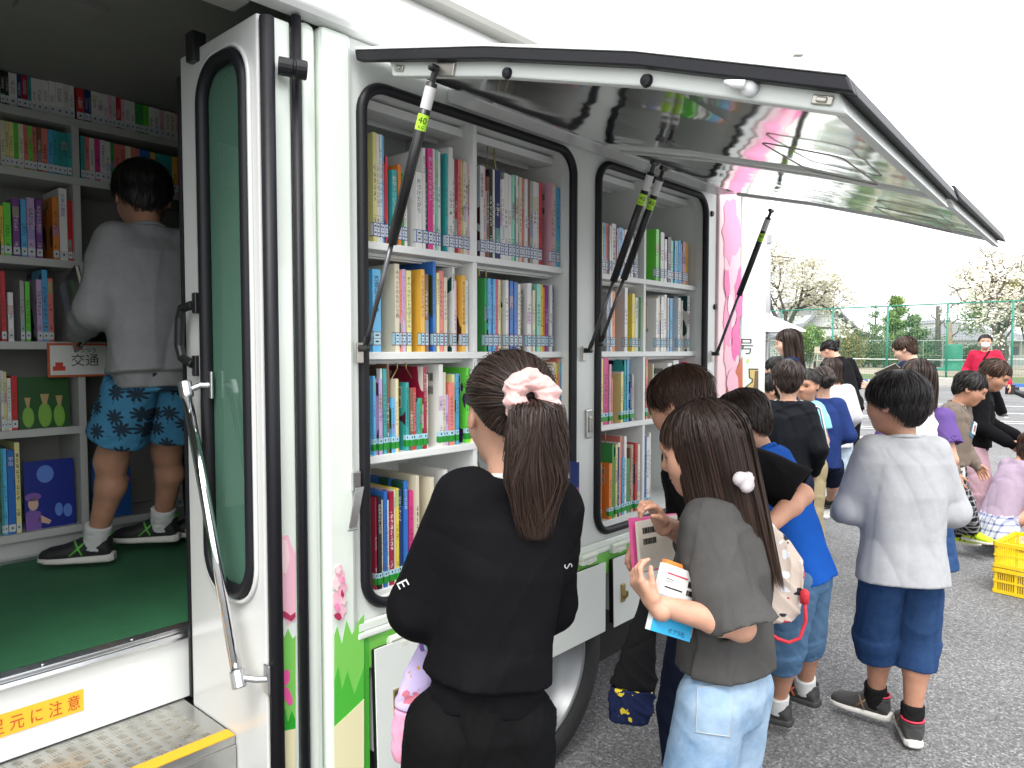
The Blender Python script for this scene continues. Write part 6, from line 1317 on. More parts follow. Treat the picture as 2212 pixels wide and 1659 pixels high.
p17 = person(dict(head=(1664, 806, 4.55), face=96, look=(0, 8, 0), vox=.009, label='child in a white shirt seen from the side by the truck corner', hair='bowl', hairmat=HAIR_K, strands=600, sw=.007, seed=62, wear=[('trousers', C_dnavy, dict(r=(.08, .066, .058), len=1.93)), ('blouse', C_white, dict(hem=-.02, ease=.018)), ('shoes', S_char, {})]))
p18 = person(dict(head=(1744, 797, 4.9), face=128, look=(30, 6, 0), vox=.009, label='boy in a pale blue T-shirt and khaki trousers facing the camera', hair='crop', hairmat=HAIR_K, strands=600, sw=.006, seed=63, skin=SKIN2, eyes=True, wear=[('trousers', C_khaki, dict(r=(.08, .066, .058), len=1.93)), ('t_shirt', C_ltblue, dict(sleeve='short', hem=-.02, ease=.018)), ('shoes', S_char, {})]))
p19 = person(dict(head=(1776, 792, 5.1), face=12, look=(10, 12, 0), vox=.009, label='girl with her hair in a low bun and a dark blue top', hair='bun', hairmat=HAIR_B, strands=500, sw=.007, seed=64, tie=(0, -1, -.35), fR=('w', onZ(1790, 1142), 50), aR=(.03, .12, -.2), wear=[('shorts', C_dnavy, dict(r=(.085, .078, .06), len=.9)), ('sweatshirt', C_navy, dict(hem=-.03, ease=.022, se=.014)), ('shoes', S_black, dict(sole=S_dark))]))
p20 = person(dict(head=(1796, 776, 6.2), face=20, look=(20, 18, 0), vox=.010, label='girl with a side ponytail in an off-white hoodie and pale jeans', hair='long', hairmat=HAIR_B, strands=450, sw=.009, len=.75, seed=65, aR=(.04, .12, -.24), wear=[('trousers', D_pale, dict(r=(.085, .075, .07), len=1.93)), ('sweatshirt', C_offw, dict(hem=-.05, ease=.03, se=.02)), ('shoes', S_white, {})]))
p13 = person(dict(head=(1792, 752, 8.6), H=1.60, adult=True, face=38, look=(18, 40, 0), lean=24, vox=.011, label='woman in a black trouser suit bending forward with tied hair', hair='pony', hairmat=HAIR_K, strands=400, sw=.010, seed=66, tail=dict(n=200, len=.20, w=.05, dx=(0, 0, 0), out=.05), aR=(.06, .10, -.22), aL=(.02, .16, -.22), wear=[('trousers', C_suit, dict(r=(.078, .064, .058), len=1.95)), ('jacket', C_suit, dict(hem=-.07, ease=.02, se=.014)), ('shoes', S_black, {})]))
p12 = person(dict(head=(1702, 711, 6.3), adult=True, face=78, look=(10, 10, 0), vox=.010, label='woman with long dark hair and a navy top seen from the side', hair='long', hairmat=HAIR_B, strands=700, sw=.008, len=1.25, open=62, gather=.2, seed=67, skin=SKIN3, drift=(.05, -.1, 0), wear=[('trousers', C_dnavy, dict(len=1.93)), ('blouse', C_navy2, dict(hem=0, ease=.018)), ('shoes', S_black, {})]))
p21 = person(dict(head=(1655, 820, 5.6), face=110, look=(0, 14, 0), vox=.010, label='child in a bright blue top half hidden by the truck end', hair='short', hairmat=HAIR_K, strands=400, sw=.008, seed=68, aL=(.03, .18, -.16), aR=(.03, .18, -.16), wear=[('trousers', C_dnavy, dict(len=1.93)), ('sweatshirt', C_bright, dict(hem=-.02, ease=.02)), ('shoes', S_black, {})]))
p22 = person(dict(head=(1676, 771, 6.6), face=40, look=(0, 14, 0), vox=.011, label='child behind the white shirted one, only dark hair showing', hair='short', hairmat=HAIR_K, strands=300, sw=.009, seed=69, wear=[('trousers', C_dnavy, dict(len=1.93)), ('sweatshirt', C_navy2, dict(hem=-.02)), ('shoes', S_black, {})]))
# ------------------------------------------------ right-hand group
p7 = person(dict(head=(2098, 806, 4.7), face=-108, look=(18, 26, 0), lean=4, vox=.008, label='boy in a brown sweatshirt with a name badge and checked trousers', hair='bowl', hairmat=HAIR_K, strands=1000, sw=.0065, seed=71, skin=SKIN2, fL=('w', onZ(2064, 1192), 12), fR=('w', onZ(2108, 1200), -14), aR=(.04, .04, -.30), aL=(.03, .06, -.28), knee_out=.0,
    wear=[('trousers', C_plaid, dict(r=(.084, .072, .066), len=1.88)), ('t_shirt', C_white, dict(name='undershirt', sleeve='none', hem=-.045, ease=.012, collar=False)), ('sweatshirt', C_taupe, dict(rib=.04, hem=-.005, ease=.026, se=.016)), ('shoes', S_neon, dict(accent=S_black, sole=S_white, lining=S_orange))]))
p8 = person(dict(head=(2150, 780, 5.3), face=-95, look=(-10, 30, 0), lean=4, vox=.009, label='child with chin-length brown hair in a black top and wide pink trousers', hair='bowl', hairmat=HAIR_R, strands=800, sw=.007, seed=72, skin=SKIN2, aR=(.02, .14, -.24), aL=(.02, .16, -.22), fR=(.06, .06), fL=(-.06, -.02),
    wear=[('trousers', C_pinkt, dict(r=(.095, .088, .085), len=1.9)), ('sweatshirt', C_black, dict(rib=.03, hem=.0, ease=.026, se=.018)), ('shoes', S_white, {})]))
p9 = person(dict(head=(2238, 950, 5.0), H=1.25, hip=.40, face=-50, look=(-20, 25, 0), lean=22, vox=.009, label='crouching girl in a lilac sweatshirt and checked skirt by the yellow crates', hair='long', hairmat=HAIR_R, strands=700, sw=.008, len=.78, seed=73, fR=(.08, .12), fL=(-.08, .10), aR=(.02, .20, -.14), aL=(.02, .20, -.14),
    wear=[('skirt', C_plaid2, dict(drop=.13)), ('sweatshirt', C_lilac, dict(hem=-.02, ease=.028, se=.02)), ('socks', K_white, dict(h=.1)), ('shoes', S_white, {})]))
p10 = person(dict(head=(2128, 722, 11.6), adult=True, face=176, look=(6, -2, 0), vox=.012, label='man in a red jacket and white face mask holding a camera', hair='crop', hairmat=HAIR_K, strands=400, sw=.012, seed=74, fL=('w', onZ(2180, 938), 20), fR=('w', onZ(2140, 934), -10), aL=(.10, .06, -.28), aR=(.06, .08, -.24), wear=[('trousers', C_suit, dict(r=(.078, .066, .06), len=1.95)), ('jacket', C_red, dict(hem=-.05, ease=.04, se=.025, w=1.05)), ('shoes', S_char, {})]))
fl = Fld(); fl.ell(p10.hc+(p10.hf*.30-p10.hu*.20)*p10.hh, [.26*p10.hh, .20*p10.hh, .22*p10.hh], [p10.hr, p10.hf, p10.hu], .01); garment(p10, 'face_mask', fl, cloth('white_mask', (.75, .75, .75)), .008)
mb = MB(); mb.tube([p10.nb-p10.rs*.06+p10.f*.05, p10.nb-p10.u*.12+p10.f*.20+p10.rs*.0, p10.hip+p10.rs*-.16+p10.f*.16], .014, 6); mb.build('shoulder_strap', C_suit, p10.root, base=(0, 0, 0), smooth=True)
p11 = person(dict(head=(1955, 729, 6.6), adult=True, face=60, look=(16, 24, 0), vox=.010, label='woman with short brown hair and glasses reading a clipboard', hair='bowl', hairmat=HAIR_R, strands=600, sw=.008, seed=75, skin=SKIN3, aL=(.0, .20, -.12), aR=(.02, .20, -.14), wear=[('trousers', C_dnavy, dict(len=1.93)), ('jacket', C_navy2, dict(hem=-.05, ease=.02, se=.014)), ('shoes', S_black, {})]))
# ============================================================ ground, painted lines, court
def ground_mat():
    m = mat('asphalt', (.10, .10, .10), .85); n, L, b = nodes(m)
    tc = n.new('ShaderNodeTexCoord')
    v = n.new('ShaderNodeTexVoronoi'); v.inputs['Scale'].default_value = 125; L.new(tc.outputs['Object'], v.inputs['Vector'])
    cr = n.new('ShaderNodeValToRGB'); e = cr.color_ramp.elements; e[0].position = 0; e[0].color = (.075, .075, .077, 1); e[1].position = 1; e[1].color = (.28, .28, .28, 1)
    e.new(.5).color = (.130, .130, .132, 1); e.new(.85).color = (.180, .180, .181, 1)
    sp = n.new('ShaderNodeSeparateColor'); L.new(v.outputs['Color'], sp.inputs[0]); L.new(sp.outputs[0], cr.inputs[0])
    t = n.new('ShaderNodeTexNoise'); t.inputs['Scale'].default_value = .9; t.inputs['Detail'].default_value = 7; L.new(tc.outputs['Object'], t.inputs['Vector'])
    mr = n.new('ShaderNodeMapRange'); mr.inputs[1].default_value = .3; mr.inputs[2].default_value = .7; mr.inputs[3].default_value = .78; mr.inputs[4].default_value = 1.22; L.new(t.outputs['Fac'], mr.inputs[0])
    mm = n.new('ShaderNodeMixRGB'); mm.blend_type = 'MULTIPLY'; mm.inputs[0].default_value = 1; L.new(cr.outputs[0], mm.inputs[1]); L.new(mr.outputs[0], mm.inputs[2]); L.new(mm.outputs[0], b.inputs['Base Color'])
    bp = n.new('ShaderNodeBump'); bp.inputs['Strength'].default_value = .7; bp.inputs['Distance'].default_value = .005; L.new(v.outputs['Distance'], bp.inputs['Height']); L.new(bp.outputs[0], b.inputs['Normal'])
    return m
def sheet(name, pts, z, m):
    mb = MB(); mb.add([(p[0], p[1], z) for p in pts], [tuple(range(len(pts)))]); return struct(mb.build(name, m))
mb = MB(); mb.add([(-60, -120, 0), (900, -120, 0), (900, 700, 0), (-60, 700, 0)], [(0, 1, 2, 3)]); struct(mb.build('ground', ground_mat()))
def far(px, d, z=0.): q = at(px, 757., d); return np.array([q[0], q[1], z])        # point d metres ahead of the camera in the photo column px
M_line = mat('road_paint', (.62, .62, .60), .7, var=.12, vscale=3)
for k, (ya, yb, w_) in enumerate(((866.5, 880, .14), (880, 896, .14), (894.5, 914, .10), (897.5, 918, .10), (917, 940, .09), (920.5, 944.5, .09))):
    a, b_ = onZ(1700, ya-3.4), onZ(2260, yb); d = nrm(b_-a); n_ = np.array([-d[1], d[0], 0])*w_/2
    sheet('road_marking', [a-n_, b_-n_, b_+n_, a+n_], .004, M_line)
c_ = onZ(1843, 945); mb = MB(); mb.add([(c_[0]+.26*math.cos(t), c_[1]+.26*math.sin(t), .004) for t in np.linspace(0, 2*PI, 28, endpoint=False)], [tuple(range(28))]); struct(mb.build('road_marking', M_line))
# fence line and what lies beyond it
FA, FB = onZ(1560, 818.5), onZ(2300, 842); fd = nrm(FB-FA); fn_ = np.array([-fd[1], fd[0], 0]); fn_ = fn_ if fn_@Fh > 0 else -fn_; FLEN = np.linalg.norm(FB-FA)
M_grass = mat('grass', (.075, .105, .028), .9, var=.35, vscale=1.2, bump=.5, bscale=30); M_sand = mat('court_sand', (.27, .235, .175), .95, var=.10, vscale=.6)
bl = lambda d0, d1, e=60: [FA-fd*e+fn_*d0, FB+fd*e+fn_*d0, FB+fd*e+fn_*d1, FA-fd*e+fn_*d1]
sheet('grass', bl(.4, 13), .012, M_grass); sheet('court', bl(13, 62, 120), .008, M_sand); sheet('grass', bl(62, 420, 400), .012, M_grass)
M_dirt = mat('kerb_dirt', (.20, .155, .10), .95, var=.25, vscale=6); sheet('path', bl(-1.3, -.14), .004, M_dirt)
mb = MB(); mb.prism([FA+fn_*-1.45-fd*20, FB+fn_*-1.45+fd*20, FB+fn_*-1.30+fd*20, FA+fn_*-1.30-fd*20], (0, 0, .10)); tag(mb.build('kerb', mat('kerb_concrete', (.34, .33, .31), .85, var=.1)), 'low concrete kerb along the edge of the asphalt below the fence', 'kerb')
# ------------------------------------------------------------ tall green mesh fence
M_fgreen = mat('fence_green', (.02, .20, .14), .5); M_wire = mat('fence_wire_green', (.05, .24, .17), .5); M_blue = mat('blue_kerb_paint', (.05, .14, .42), .7, var=.15)
FH = 3.28
fe = thing('mesh_fence', 'tall green wire mesh fence with green posts along the far side of the car park', 'fence', tuple(FA))
def rel(p): return np.array(p)
def FP(mb, name, m, par=None, **k): return mb.build(name, m, par or fe, **k)
pxs = [1575, 1687, 1798, 1916, 2045, 2186, 2290]
def on_line(px):        # point of the fence line seen in column px
    d = ray(px, 757.); d = d[:2]; A = np.array([[d[0], -fd[0]], [d[1], -fd[1]]]); s_, t_ = np.linalg.solve(A, FA[:2]); return FA+fd*t_
for px in pxs:
    p = on_line(px); mb = MB(); mb.tube([p, p+up3*FH], .038, 8); po = FP(mb, 'post', M_fgreen, smooth=True)
    for z in (.6, 1.6, 2.6): mb = MB(); mb.tube([p+up3*(z-.03), p+up3*(z+.03)], .058, 8); FP(mb, 'clamp', M_fgreen, po)
mb = MB(); mb.tube([FA+up3*FH, FB+up3*FH], .03, 6); FP(mb, 'rail', M_fgreen)
mb = MB(); mb.tube([FA+up3*.06, FB+up3*.06], .02, 6); FP(mb, 'rail', M_fgreen)
mb = MB()
def wires(mb, A, B, h0, h1, sx, sz, th):
    d = nrm(B-A); Lw = np.linalg.norm(B-A); nn = np.array([-d[1], d[0], 0])
    for i in range(int(Lw/sx)+1):
        p = A+d*i*sx; mb.add([p+d*th/2+up3*h0, p-d*th/2+up3*h0, p-d*th/2+up3*h1, p+d*th/2+up3*h1], [(0, 1, 2, 3)])
    for j in range(int((h1-h0)/sz)+1):
        z = h0+j*sz; mb.add([A+up3*(z-th/2), B+up3*(z-th/2), B+up3*(z+th/2), A+up3*(z+th/2)], [(0, 1, 2, 3)])
    # second strand layer gives the wire a round profile from the side
    for j in range(int((h1-h0)/sz)+1):
        z = h0+j*sz; mb.add([A+up3*z-nn*th/2, B+up3*z-nn*th/2, B+up3*z+nn*th/2, A+up3*z+nn*th/2], [(0, 1, 2, 3)])
wires(mb, FA, FB, .08, FH, .105, .105, .0065); FP(mb, 'wire_mesh', M_wire)
mb = MB(); mb.prism([FA-fn_*.12, FB-fn_*.12, FB+fn_*.12, FA+fn_*.12], (0, 0, .17)); tag(mb.build('base_strip', M_blue), 'blue painted strip along the foot of the tall fence', 'kerb')
p = on_line(2044)-fn_*.30; mb = MB(); mb.prism([p-fd*.42-fn_*.2, p+fd*.42-fn_*.2, p+fd*.36+fn_*.2, p-fd*.36+fn_*.2], (0, 0, .34)); tag(mb.build('concrete_block', mat('concrete_block', (.42, .41, .39), .9, var=.08), bevel=.02), 'pale concrete block at the foot of a green fence post', 'block')
# second, lower fence across the court
GA, GB = far(1560, 60), far(2330, 62); gd = nrm(GB-GA); lf = thing('court_fence', 'low pale wire fence on the far side of the sandy court', 'fence', tuple(GA))
M_galv = mat('galvanised_rail', (.42, .46, .45), .5, .3)
mb = MB(); mb.tube([GA+up3*2.25, GB+up3*2.25], .035, 6); FP(mb, 'rail', M_galv, lf); mb = MB(); mb.tube([GA+up3*1.0, GB+up3*1.0], .025, 6); FP(mb, 'rail', M_galv, lf)
for i in range(19): p = GA+gd*i*np.linalg.norm(GB-GA)/18; mb = MB(); mb.tube([p, p+up3*2.25], .03, 6); FP(mb, 'post', M_galv, lf)
mb = MB(); wires(mb, GA, GB, .05, 2.2, .16, .16, .016); FP(mb, 'wire_mesh', mat('court_wire', (.10, .22, .20), .6), lf)
mb = MB(); a, b_ = far(1560, 66), far(2330, 68); mb.prism([a, b_, b_+Fh*.3, a+Fh*.3], (0, 0, .95)); tag(mb.build('low_wall', mat('grey_low_wall', (.25, .26, .26), .9, var=.1)), 'long low grey wall behind the court fence', 'wall')
mb = MB(); a, b_ = far(1780, 46, .0), far(2330, 47, .0); nt_ = tag(mb.tube([a+up3*.92, (a+b_)/2+up3*.80, b_+up3*.92], .03, 6).build('tennis_net_cord', mat('white_band', (.7, .7, .68), .7)), 'white net band stretched across the sandy court', 'net')
# umpire chair, green cover, dark rack
q = far(1771, 48); uc = thing('umpire_chair', 'tall wooden umpire chair standing on the sandy court', 'chair', tuple(q)); M_woodp = mat('pale_wood', (.45, .38, .28), .7)
mb = MB()
for sx in (-1, 1):
    for sy in (-1, 1): pass
for sx in (-1, 1):
    for sy in (-1, 1): mb = MB(); mb.tube([q+Rv*sx*.40+Fh*sy*.35, q+Rv*sx*.22+Fh*sy*.2+up3*1.15], .03, 6); FP(mb, 'leg', M_woodp, uc)
mb = MB(); mb.obox(q+up3*1.17, (Rv*.27, Fh*.24, up3*.025)); FP(mb, 'seat', M_woodp, uc)
mb = MB(); mb.obox(q+up3*1.45+Fh*.2, (Rv*.27, Fh*.02, up3*.22)); FP(mb, 'backrest', M_woodp, uc)
for z in (.35, .75): mb = MB(); mb.tube([q-Rv*.34-Fh*.28+up3*z, q+Rv*.34-Fh*.28+up3*z], .025, 6); FP(mb, 'rung', M_woodp, uc)
q = far(2060, 52); mb = MB(); mb.lathe(q, (0, 0, 1), [(0, 0), (1.35, 0), (1.25, .12), (.62, .22), (.58, .6), (.56, 1.75), (.45, 1.85), (0, 1.88)], 20); tag(mb.build('covered_cart', mat('green_tarp', (.01, .17, .10), .6, bump=.4, bscale=3, bdist=.05), smooth=True), 'dark green tarpaulin cover standing on the court behind the fence', 'cover')
q = far(1790, 13); rk = thing('display_rack', 'black metal rack with upright posts beside the bending woman', 'rack', tuple(q))
for sx in (-1, 1): mb = MB(); mb.box(q[0]-.02, q[0]+.02, q[1]-.02, q[1]+.02, 0, 1.22); o = FP(mb, 'post', M_plas, rk); o.location = tuple(Rv*sx*.24)
for z in (.6, 1.02): mb = MB(); mb.obox(q+up3*z, (Rv*.24, Fh*.012, up3*.022)); FP(mb, 'bar', M_plas, rk)
# ------------------------------------------------------------ trees
M_bark = mat('bark', (.095, .078, .065), .9, bump=.6, bscale=12, var=.3, vscale=4)
def leafmat(name, a, b_, tr=.25):
    m = mat(name, a, .6, spec=.2); n, L, bs = nodes(m); oi = n.new('ShaderNodeTexCoord'); t = n.new('ShaderNodeTexNoise'); t.inputs['Scale'].default_value = 1.1; t.inputs['Detail'].default_value = 3; L.new(oi.outputs['Object'], t.inputs['Vector'])
    cr = n.new('ShaderNodeValToRGB'); cr.color_ramp.elements[0].position = .35; cr.color_ramp.elements[1].position = .65; cr.color_ramp.elements[0].color = (*a, 1); cr.color_ramp.elements[1].color = (*b_, 1); L.new(t.outputs['Fac'], cr.inputs[0]); L.new(cr.outputs[0], bs.inputs['Base Color'])
    return m
L_white = leafmat('white_blossom', (.70, .66, .56), (.84, .82, .72)); L_green = leafmat('spring_green_leaf', (.13, .21, .055), (.22, .32, .10)); L_dark = leafmat('dark_green_leaf', (.075, .11, .05), (.12, .17, .07)); L_yel = leafmat('yellow_green_leaf', (.15, .15, .06), (.26, .24, .10)); L_con = leafmat('conifer_green', (.12, .18, .08), (.19, .27, .12))
def leaves(pts, size, r, flat=.0):
    n = len(pts); u = r.normal(size=(n, 3)); u[:, 2] *= (1-flat); u /= np.linalg.norm(u, axis=1, keepdims=True); v = np.cross(u, r.normal(size=(n, 3))); v[:, 2] *= (1-flat); v /= np.linalg.norm(v, axis=1, keepdims=True)+1e-9
    s_ = (size*r.uniform(.6, 1.4, n))[:, None]; P4 = np.stack([pts-u*s_*.5, pts+v*s_*.32, pts+u*s_*.5, pts-v*s_*.32], 1); return P4.reshape(-1, 3), np.arange(n*4).reshape(n, 4)
def tree(name, label, px, d, H, crown, lm, nleaf, size, seed, spread_=.7, trunk=.16, fork=.3, cat='tree', group=None, layer=.0, base_px=None, lvl=5, bend=None):
    """branching skeleton; foliage is scattered in clumps round the outer twigs"""
    r = np.random.RandomState(seed); base = far(px, d); root = thing(name, label, cat, tuple(base), group); mb = MB(); tips = []
    def grow(p, dr, ln, rad, k):
        q1 = p+dr*ln*.5+r.normal(0, .05*ln, 3); q2 = p+dr*ln+r.normal(0, .06*ln, 3); mb.tube([p, q1, q2], [rad, rad*.86, rad*.70], 7 if k < 2 else 5, cap=False)
        if k >= 2: tips.append(q2); tips.append(q1)
        if k >= lvl: tips.append(q2); return
        nb_ = 3 if k < 3 else 2
        for i in range(nb_):
            a = 2*PI*(i/nb_)+r.uniform(-.6, .6); e1 = nrm(np.cross(dr, (.3, .9, .2))); e2 = np.cross(dr, e1); sp_ = spread_*r.uniform(.7, 1.3); dn = nrm(dr*(1-.25*sp_)+(e1*math.cos(a)+e2*math.sin(a))*sp_+up3*(.12-layer*.25)); grow(q2, dn, ln*r.uniform(.66, .86), rad*.62, k+1)
    d0 = nrm(np.array([r.normal(0, .05), r.normal(0, .05), 1])+(np.array(bend) if bend is not None else 0)); grow(np.zeros(3), d0, H*fork, trunk, 0)
    tips = np.array(tips); sc_ = np.array(crown); c0 = tips.mean(0)
    mx_ = np.abs(tips-c0).max(0); zmax = tips[:, 2].max(); f_ = np.array([crown[0]/max(mx_[0], mx_[1]), crown[0]/max(mx_[0], mx_[1]), H*.97/zmax])
    T0 = tips*f_; mb.v = [tuple(np.array(p)*f_) for p in mb.v]; tr = mb.build('trunk', M_bark, root, base=(0, 0, 0), smooth=True)
    idx = r.randint(0, len(T0), nleaf); cl = r.normal(size=(nleaf, 3))*np.array([1, 1, .55 if layer else .8])*crown[1]; P_ = T0[idx]+cl; P_ = P_[P_[:, 2] > H*.12]
    V, F = leaves(P_, size, r, layer); np_mesh('crown', [(V, F)], lm, root).data.polygons.foreach_set('use_smooth', np.zeros(len(F), bool)); return root
tree('blossom_tree', 'white flowering tree with a dark forked trunk behind the white canopy', 1692, 38, 7.6, (3.6, .30), L_white, 14000, .16, 3, .62, .22, .26, group='white flowering trees', layer=.5)
tree('blossom_tree', 'wide white flowering tree with long bare limbs at the right edge', 2150, 42, 8.4, (6.4, .30), L_white, 12000, .15, 11, .72, .26, .24, group='white flowering trees', layer=.5)
tree('leafy_tree', 'pale green round tree behind the wide white flowering tree', 2165, 58, 7.0, (2.9, .45), L_green, 9000, .20, 5, .55, .2, .3, layer=.5)
tree('leafy_tree', 'yellow green tree cut off by the right edge of the view', 2222, 52, 6.8, (2.6, .55), L_yel, 9000, .20, 6, .5, .2, .3)
def conifer(name, label, px, d, H, R, lm, n, size, seed, thin=1.0, **k):
    r = np.random.RandomState(seed); base = far(px, d); root = thing(name, label, 'tree', tuple(base), k.get('group')); mb = MB(); mb.tube([(0, 0, 0), (r.normal(0, .1), 0, H*.5), (0, r.normal(0, .1), H)], [.16, .1, .02], 7)
    P_ = []
    for i in range(int(60*thin)):
        z = H*r.uniform(.12, .97); a = r.uniform(0, 2*PI); l = R*(1-z/H)**.75*r.uniform(.6, 1.1)+.15; e = np.array([math.cos(a)*l, math.sin(a)*l, z+l*.15]); mb.tube([(0, 0, z-.1), e], [.03, .008], 4, cap=False)
        m_ = int(n/(60*thin)); t_ = r.uniform(.1, 1.05, m_)[:, None]; P_.append(np.array([0, 0, z-.1])*(1-t_)+e*t_+r.normal(0, .16*thin+.05, (m_, 3))*np.array([1, 1, .7]))
    mb.build('trunk', M_bark, root, base=(0, 0, 0)); V, F = leaves(np.concatenate(P_), size, r); np_mesh('crown', [(V, F)], lm, root).data.polygons.foreach_set('use_smooth', np.zeros(len(F), bool))
conifer('conifer', 'pointed light green conifer standing beyond the court', 1934, 70, 6.6, 2.3, L_green, 8000, .22, 1)
conifer('conifer', 'thin sparse conifer left of the pointed light green one', 1890, 62, 5.4, 1.5, L_con, 1500, .15, 2, .6)
conifer('conifer', 'short broad green tree right of the pointed conifer', 1972, 64, 4.5, 2.0, L_con, 6000, .2, 4)
tree('round_tree', 'small rounded green tree in front of the tiled house', 1750, 56, 3.1, (.75, .30), L_green, 6000, .16, 8, .4, .12, .35)
def bush(label, px, d, w_, h, lm, n, seed, size=.14):
    r = np.random.RandomState(seed); base = far(px, d); root = thing('shrub', label, 'shrub', tuple(base), 'shrubs beyond the court'); mb = MB()
    for i in range(7): a = r.uniform(0, 2*PI); mb.tube([(0, 0, 0), (w_*.4*math.cos(a)*r.uniform(.3, 1), w_*.3*math.sin(a), h*r.uniform(.5, .9))], [.05, .015], 5)
    mb.build('stem', M_bark, root, base=(0, 0, 0)); c = r.normal(size=(9, 3))*np.array([w_*.28, w_*.22, h*.16])+np.array([0, 0, h*.55]); P_ = c[r.randint(0, 9, n)]+r.normal(size=(n, 3))*np.array([w_*.16, w_*.16, h*.17]); P_ = P_[(P_[:, 2] > .05)]; V, F = leaves(P_, size, r); np_mesh('crown', [(V, F)], lm, root).data.polygons.foreach_set('use_smooth', np.zeros(len(F), bool))
bush('olive green shrub left of the small rounded tree', 1726, 57, 2.6, 2.6, L_dark, 3500, 1); bush('broad dark shrub right of the tiled house', 1866, 60, 4.0, 3.0, L_dark, 5000, 2); bush('brownish rounded shrub between two fence posts', 1832, 58, 2.6, 2.9, L_yel, 4000, 3); bush('dark shrub under the green conifers', 1925, 62, 4.2, 1.8, L_dark, 4000, 4)
bush('low green shrub near the bare trunk', 2010, 64, 3.4, 2.3, L_con, 4000, 5); bush('dark shrub below the wide flowering tree', 2110, 64, 4.0, 1.8, L_dark, 4000, 6)
r_ = np.random.RandomState(4)
for px, d, h, lb in ((2025, 62, 5.2, 'bare pollarded tree trunk standing beyond the court'), (2051, 56, 3.6, 'shorter bare trunk wrapped in pale bark near the green cover')):
    root = thing('bare_tree', lb, 'tree', tuple(far(px, d)), None); mb = MB(); mb.tube([(0, 0, 0), (.05, 0, h*.5), (0, .05, h)], [.26, .22, .16], 8); mb.build('trunk', M_bark if h > 4 else mat('pale_bark', (.25, .19, .12), .9, var=.3, vscale=3), root, base=(0, 0, 0), smooth=True)
    for k in range(5):
        a = r_.uniform(0, 2*PI); z = h*r_.uniform(.6, .95); mb = MB(); mb.tube([(0, 0, z), (.5*math.cos(a), .5*math.sin(a), z+.4), (.6*math.cos(a), .6*math.sin(a), z+.9)], [.07, .05, .015], 5); mb.build('branch', M_bark, root, base=(0, 0, 0))
# ------------------------------------------------------------ houses beyond
M_tile = mat('grey_roof_tile', (.15, .15, .16), .6, bump=.4, bscale=6, var=.1, stretch=(1, 1, 1)); M_plast = mat('white_plaster', (.62, .62, .60), .8, var=.05); M_win = mat('dark_window', (.03, .035, .04), .2); M_timb = mat('dark_timber', (.10, .07, .05), .8)
def house(name, label, px, d, w_, dp, he, hr__, ov=.6, wall=M_plast, gable=True, n_win=3):
    o = far(px, d); root = thing(name, label, 'house', tuple(o)); ex, ey = Rv, Fh; Pp = lambda x, y, z: o+ex*x+ey*y+up3*z
    mb = MB(); mb.obox(Pp(0, dp/2, he/2), (ex*w_/2, ey*dp/2, up3*he/2)); FP(mb, 'wall', wall, root)
    if gable:
        mb = MB(); mb.prism([Pp(-w_/2, .0, he+.002), Pp(w_/2, .0, he+.002), Pp(0, .0, hr__-.1)], ey*dp); FP(mb, 'gable', wall, root)
        curve = [(0, hr__), (w_*.2, hr__-(hr__-he)*.50), (w_*.40, hr__-(hr__-he)*.86), (w_/2+ov, he-.02)]
        for sx in (-1, 1):
            mb = MB(); mb.prism([Pp(sx*x, -ov, z) for x, z in curve]+[Pp(sx*x, -ov, z+.28) for x, z in curve[::-1]], ey*(dp+2*ov)); FP(mb, 'roof', M_tile, root)
        mb = MB(); mb.tube([Pp(0, -ov-.05, hr__+.3), Pp(0, dp+ov, hr__+.3)], .2, 8); FP(mb, 'ridge', M_tile, root)
    else:
        A = [Pp(-w_/2-ov, -ov, he), Pp(w_/2+ov, -ov, he), Pp(w_/2+ov, dp+ov, he), Pp(-w_/2-ov, dp+ov, he)]; B = [Pp(-w_*.25, dp/2, hr__), Pp(w_*.25, dp/2, hr__)]
        mb = MB(); mb.add(A+B, [(0, 1, 5, 4), (1, 2, 5), (2, 3, 4, 5), (3, 0, 4), (3, 2, 1, 0)]); FP(mb, 'roof', M_tile, root)
    for i in range(n_win):
        x = -w_/2+w_*(i+.5)/n_win; mb = MB(); mb.obox(Pp(x, -.03, he*.55), (ex*w_/n_win*.32, ey*.05, up3*he*.22)); wi = FP(mb, 'window', M_timb, root); mb = MB(); mb.obox(Pp(x, -.09, he*.55), (ex*w_/n_win*.27, ey*.008, up3*he*.18)); FP(mb, 'pane', M_win, wi)
    return root, Pp
hs_, Pp = house('tiled_house', 'large old house with a sweeping grey tiled roof and white gable', 1782, 72, 7.8, 10, 2.5, 6.35, 1.1)
for x in (-.8, .5):
    mb = MB(); mb.lathe(Pp(x, -.02, 4.35), -Fh, [(.0, .03), (.52, .03), (.58, .0)], 20); FP(mb, 'gable_vent', M_plast, hs_)
mb = MB(); mb.obox(Pp(0, -.04, 3.65), (Rv*2.2, Fh*.04, up3*.09)); FP(mb, 'beam', M_timb, hs_); mb = MB(); mb.obox(Pp(0, -.35, 2.75), (Rv*4.6, Fh*.55, up3*.07)); FP(mb, 'eave', M_tile, hs_)
house('house', 'small house with a hipped grey roof under the wide flowering tree', 2108, 84, 8.5, 7, 2.6, 4.5, .7, gable=False)
house('house', 'white two storey building seen between the bare trunks', 2054, 96, 4.6, 7, 5.0, 5.6, .2, gable=False)
house('house', 'low house with brown walls at the right end of the row', 2188, 88, 6.5, 7, 2.5, 3.9, .5, wall=mat('brown_wall', (.25, .19, .16), .8), gable=False)
mb = MB(); q = far(2100, 76); cr_ = thing('parked_car', 'silver car parked in front of the houses far behind the fence', 'car', tuple(q)); M_carp = mat('silver_paint', (.55, .56, .57), .3, .4)
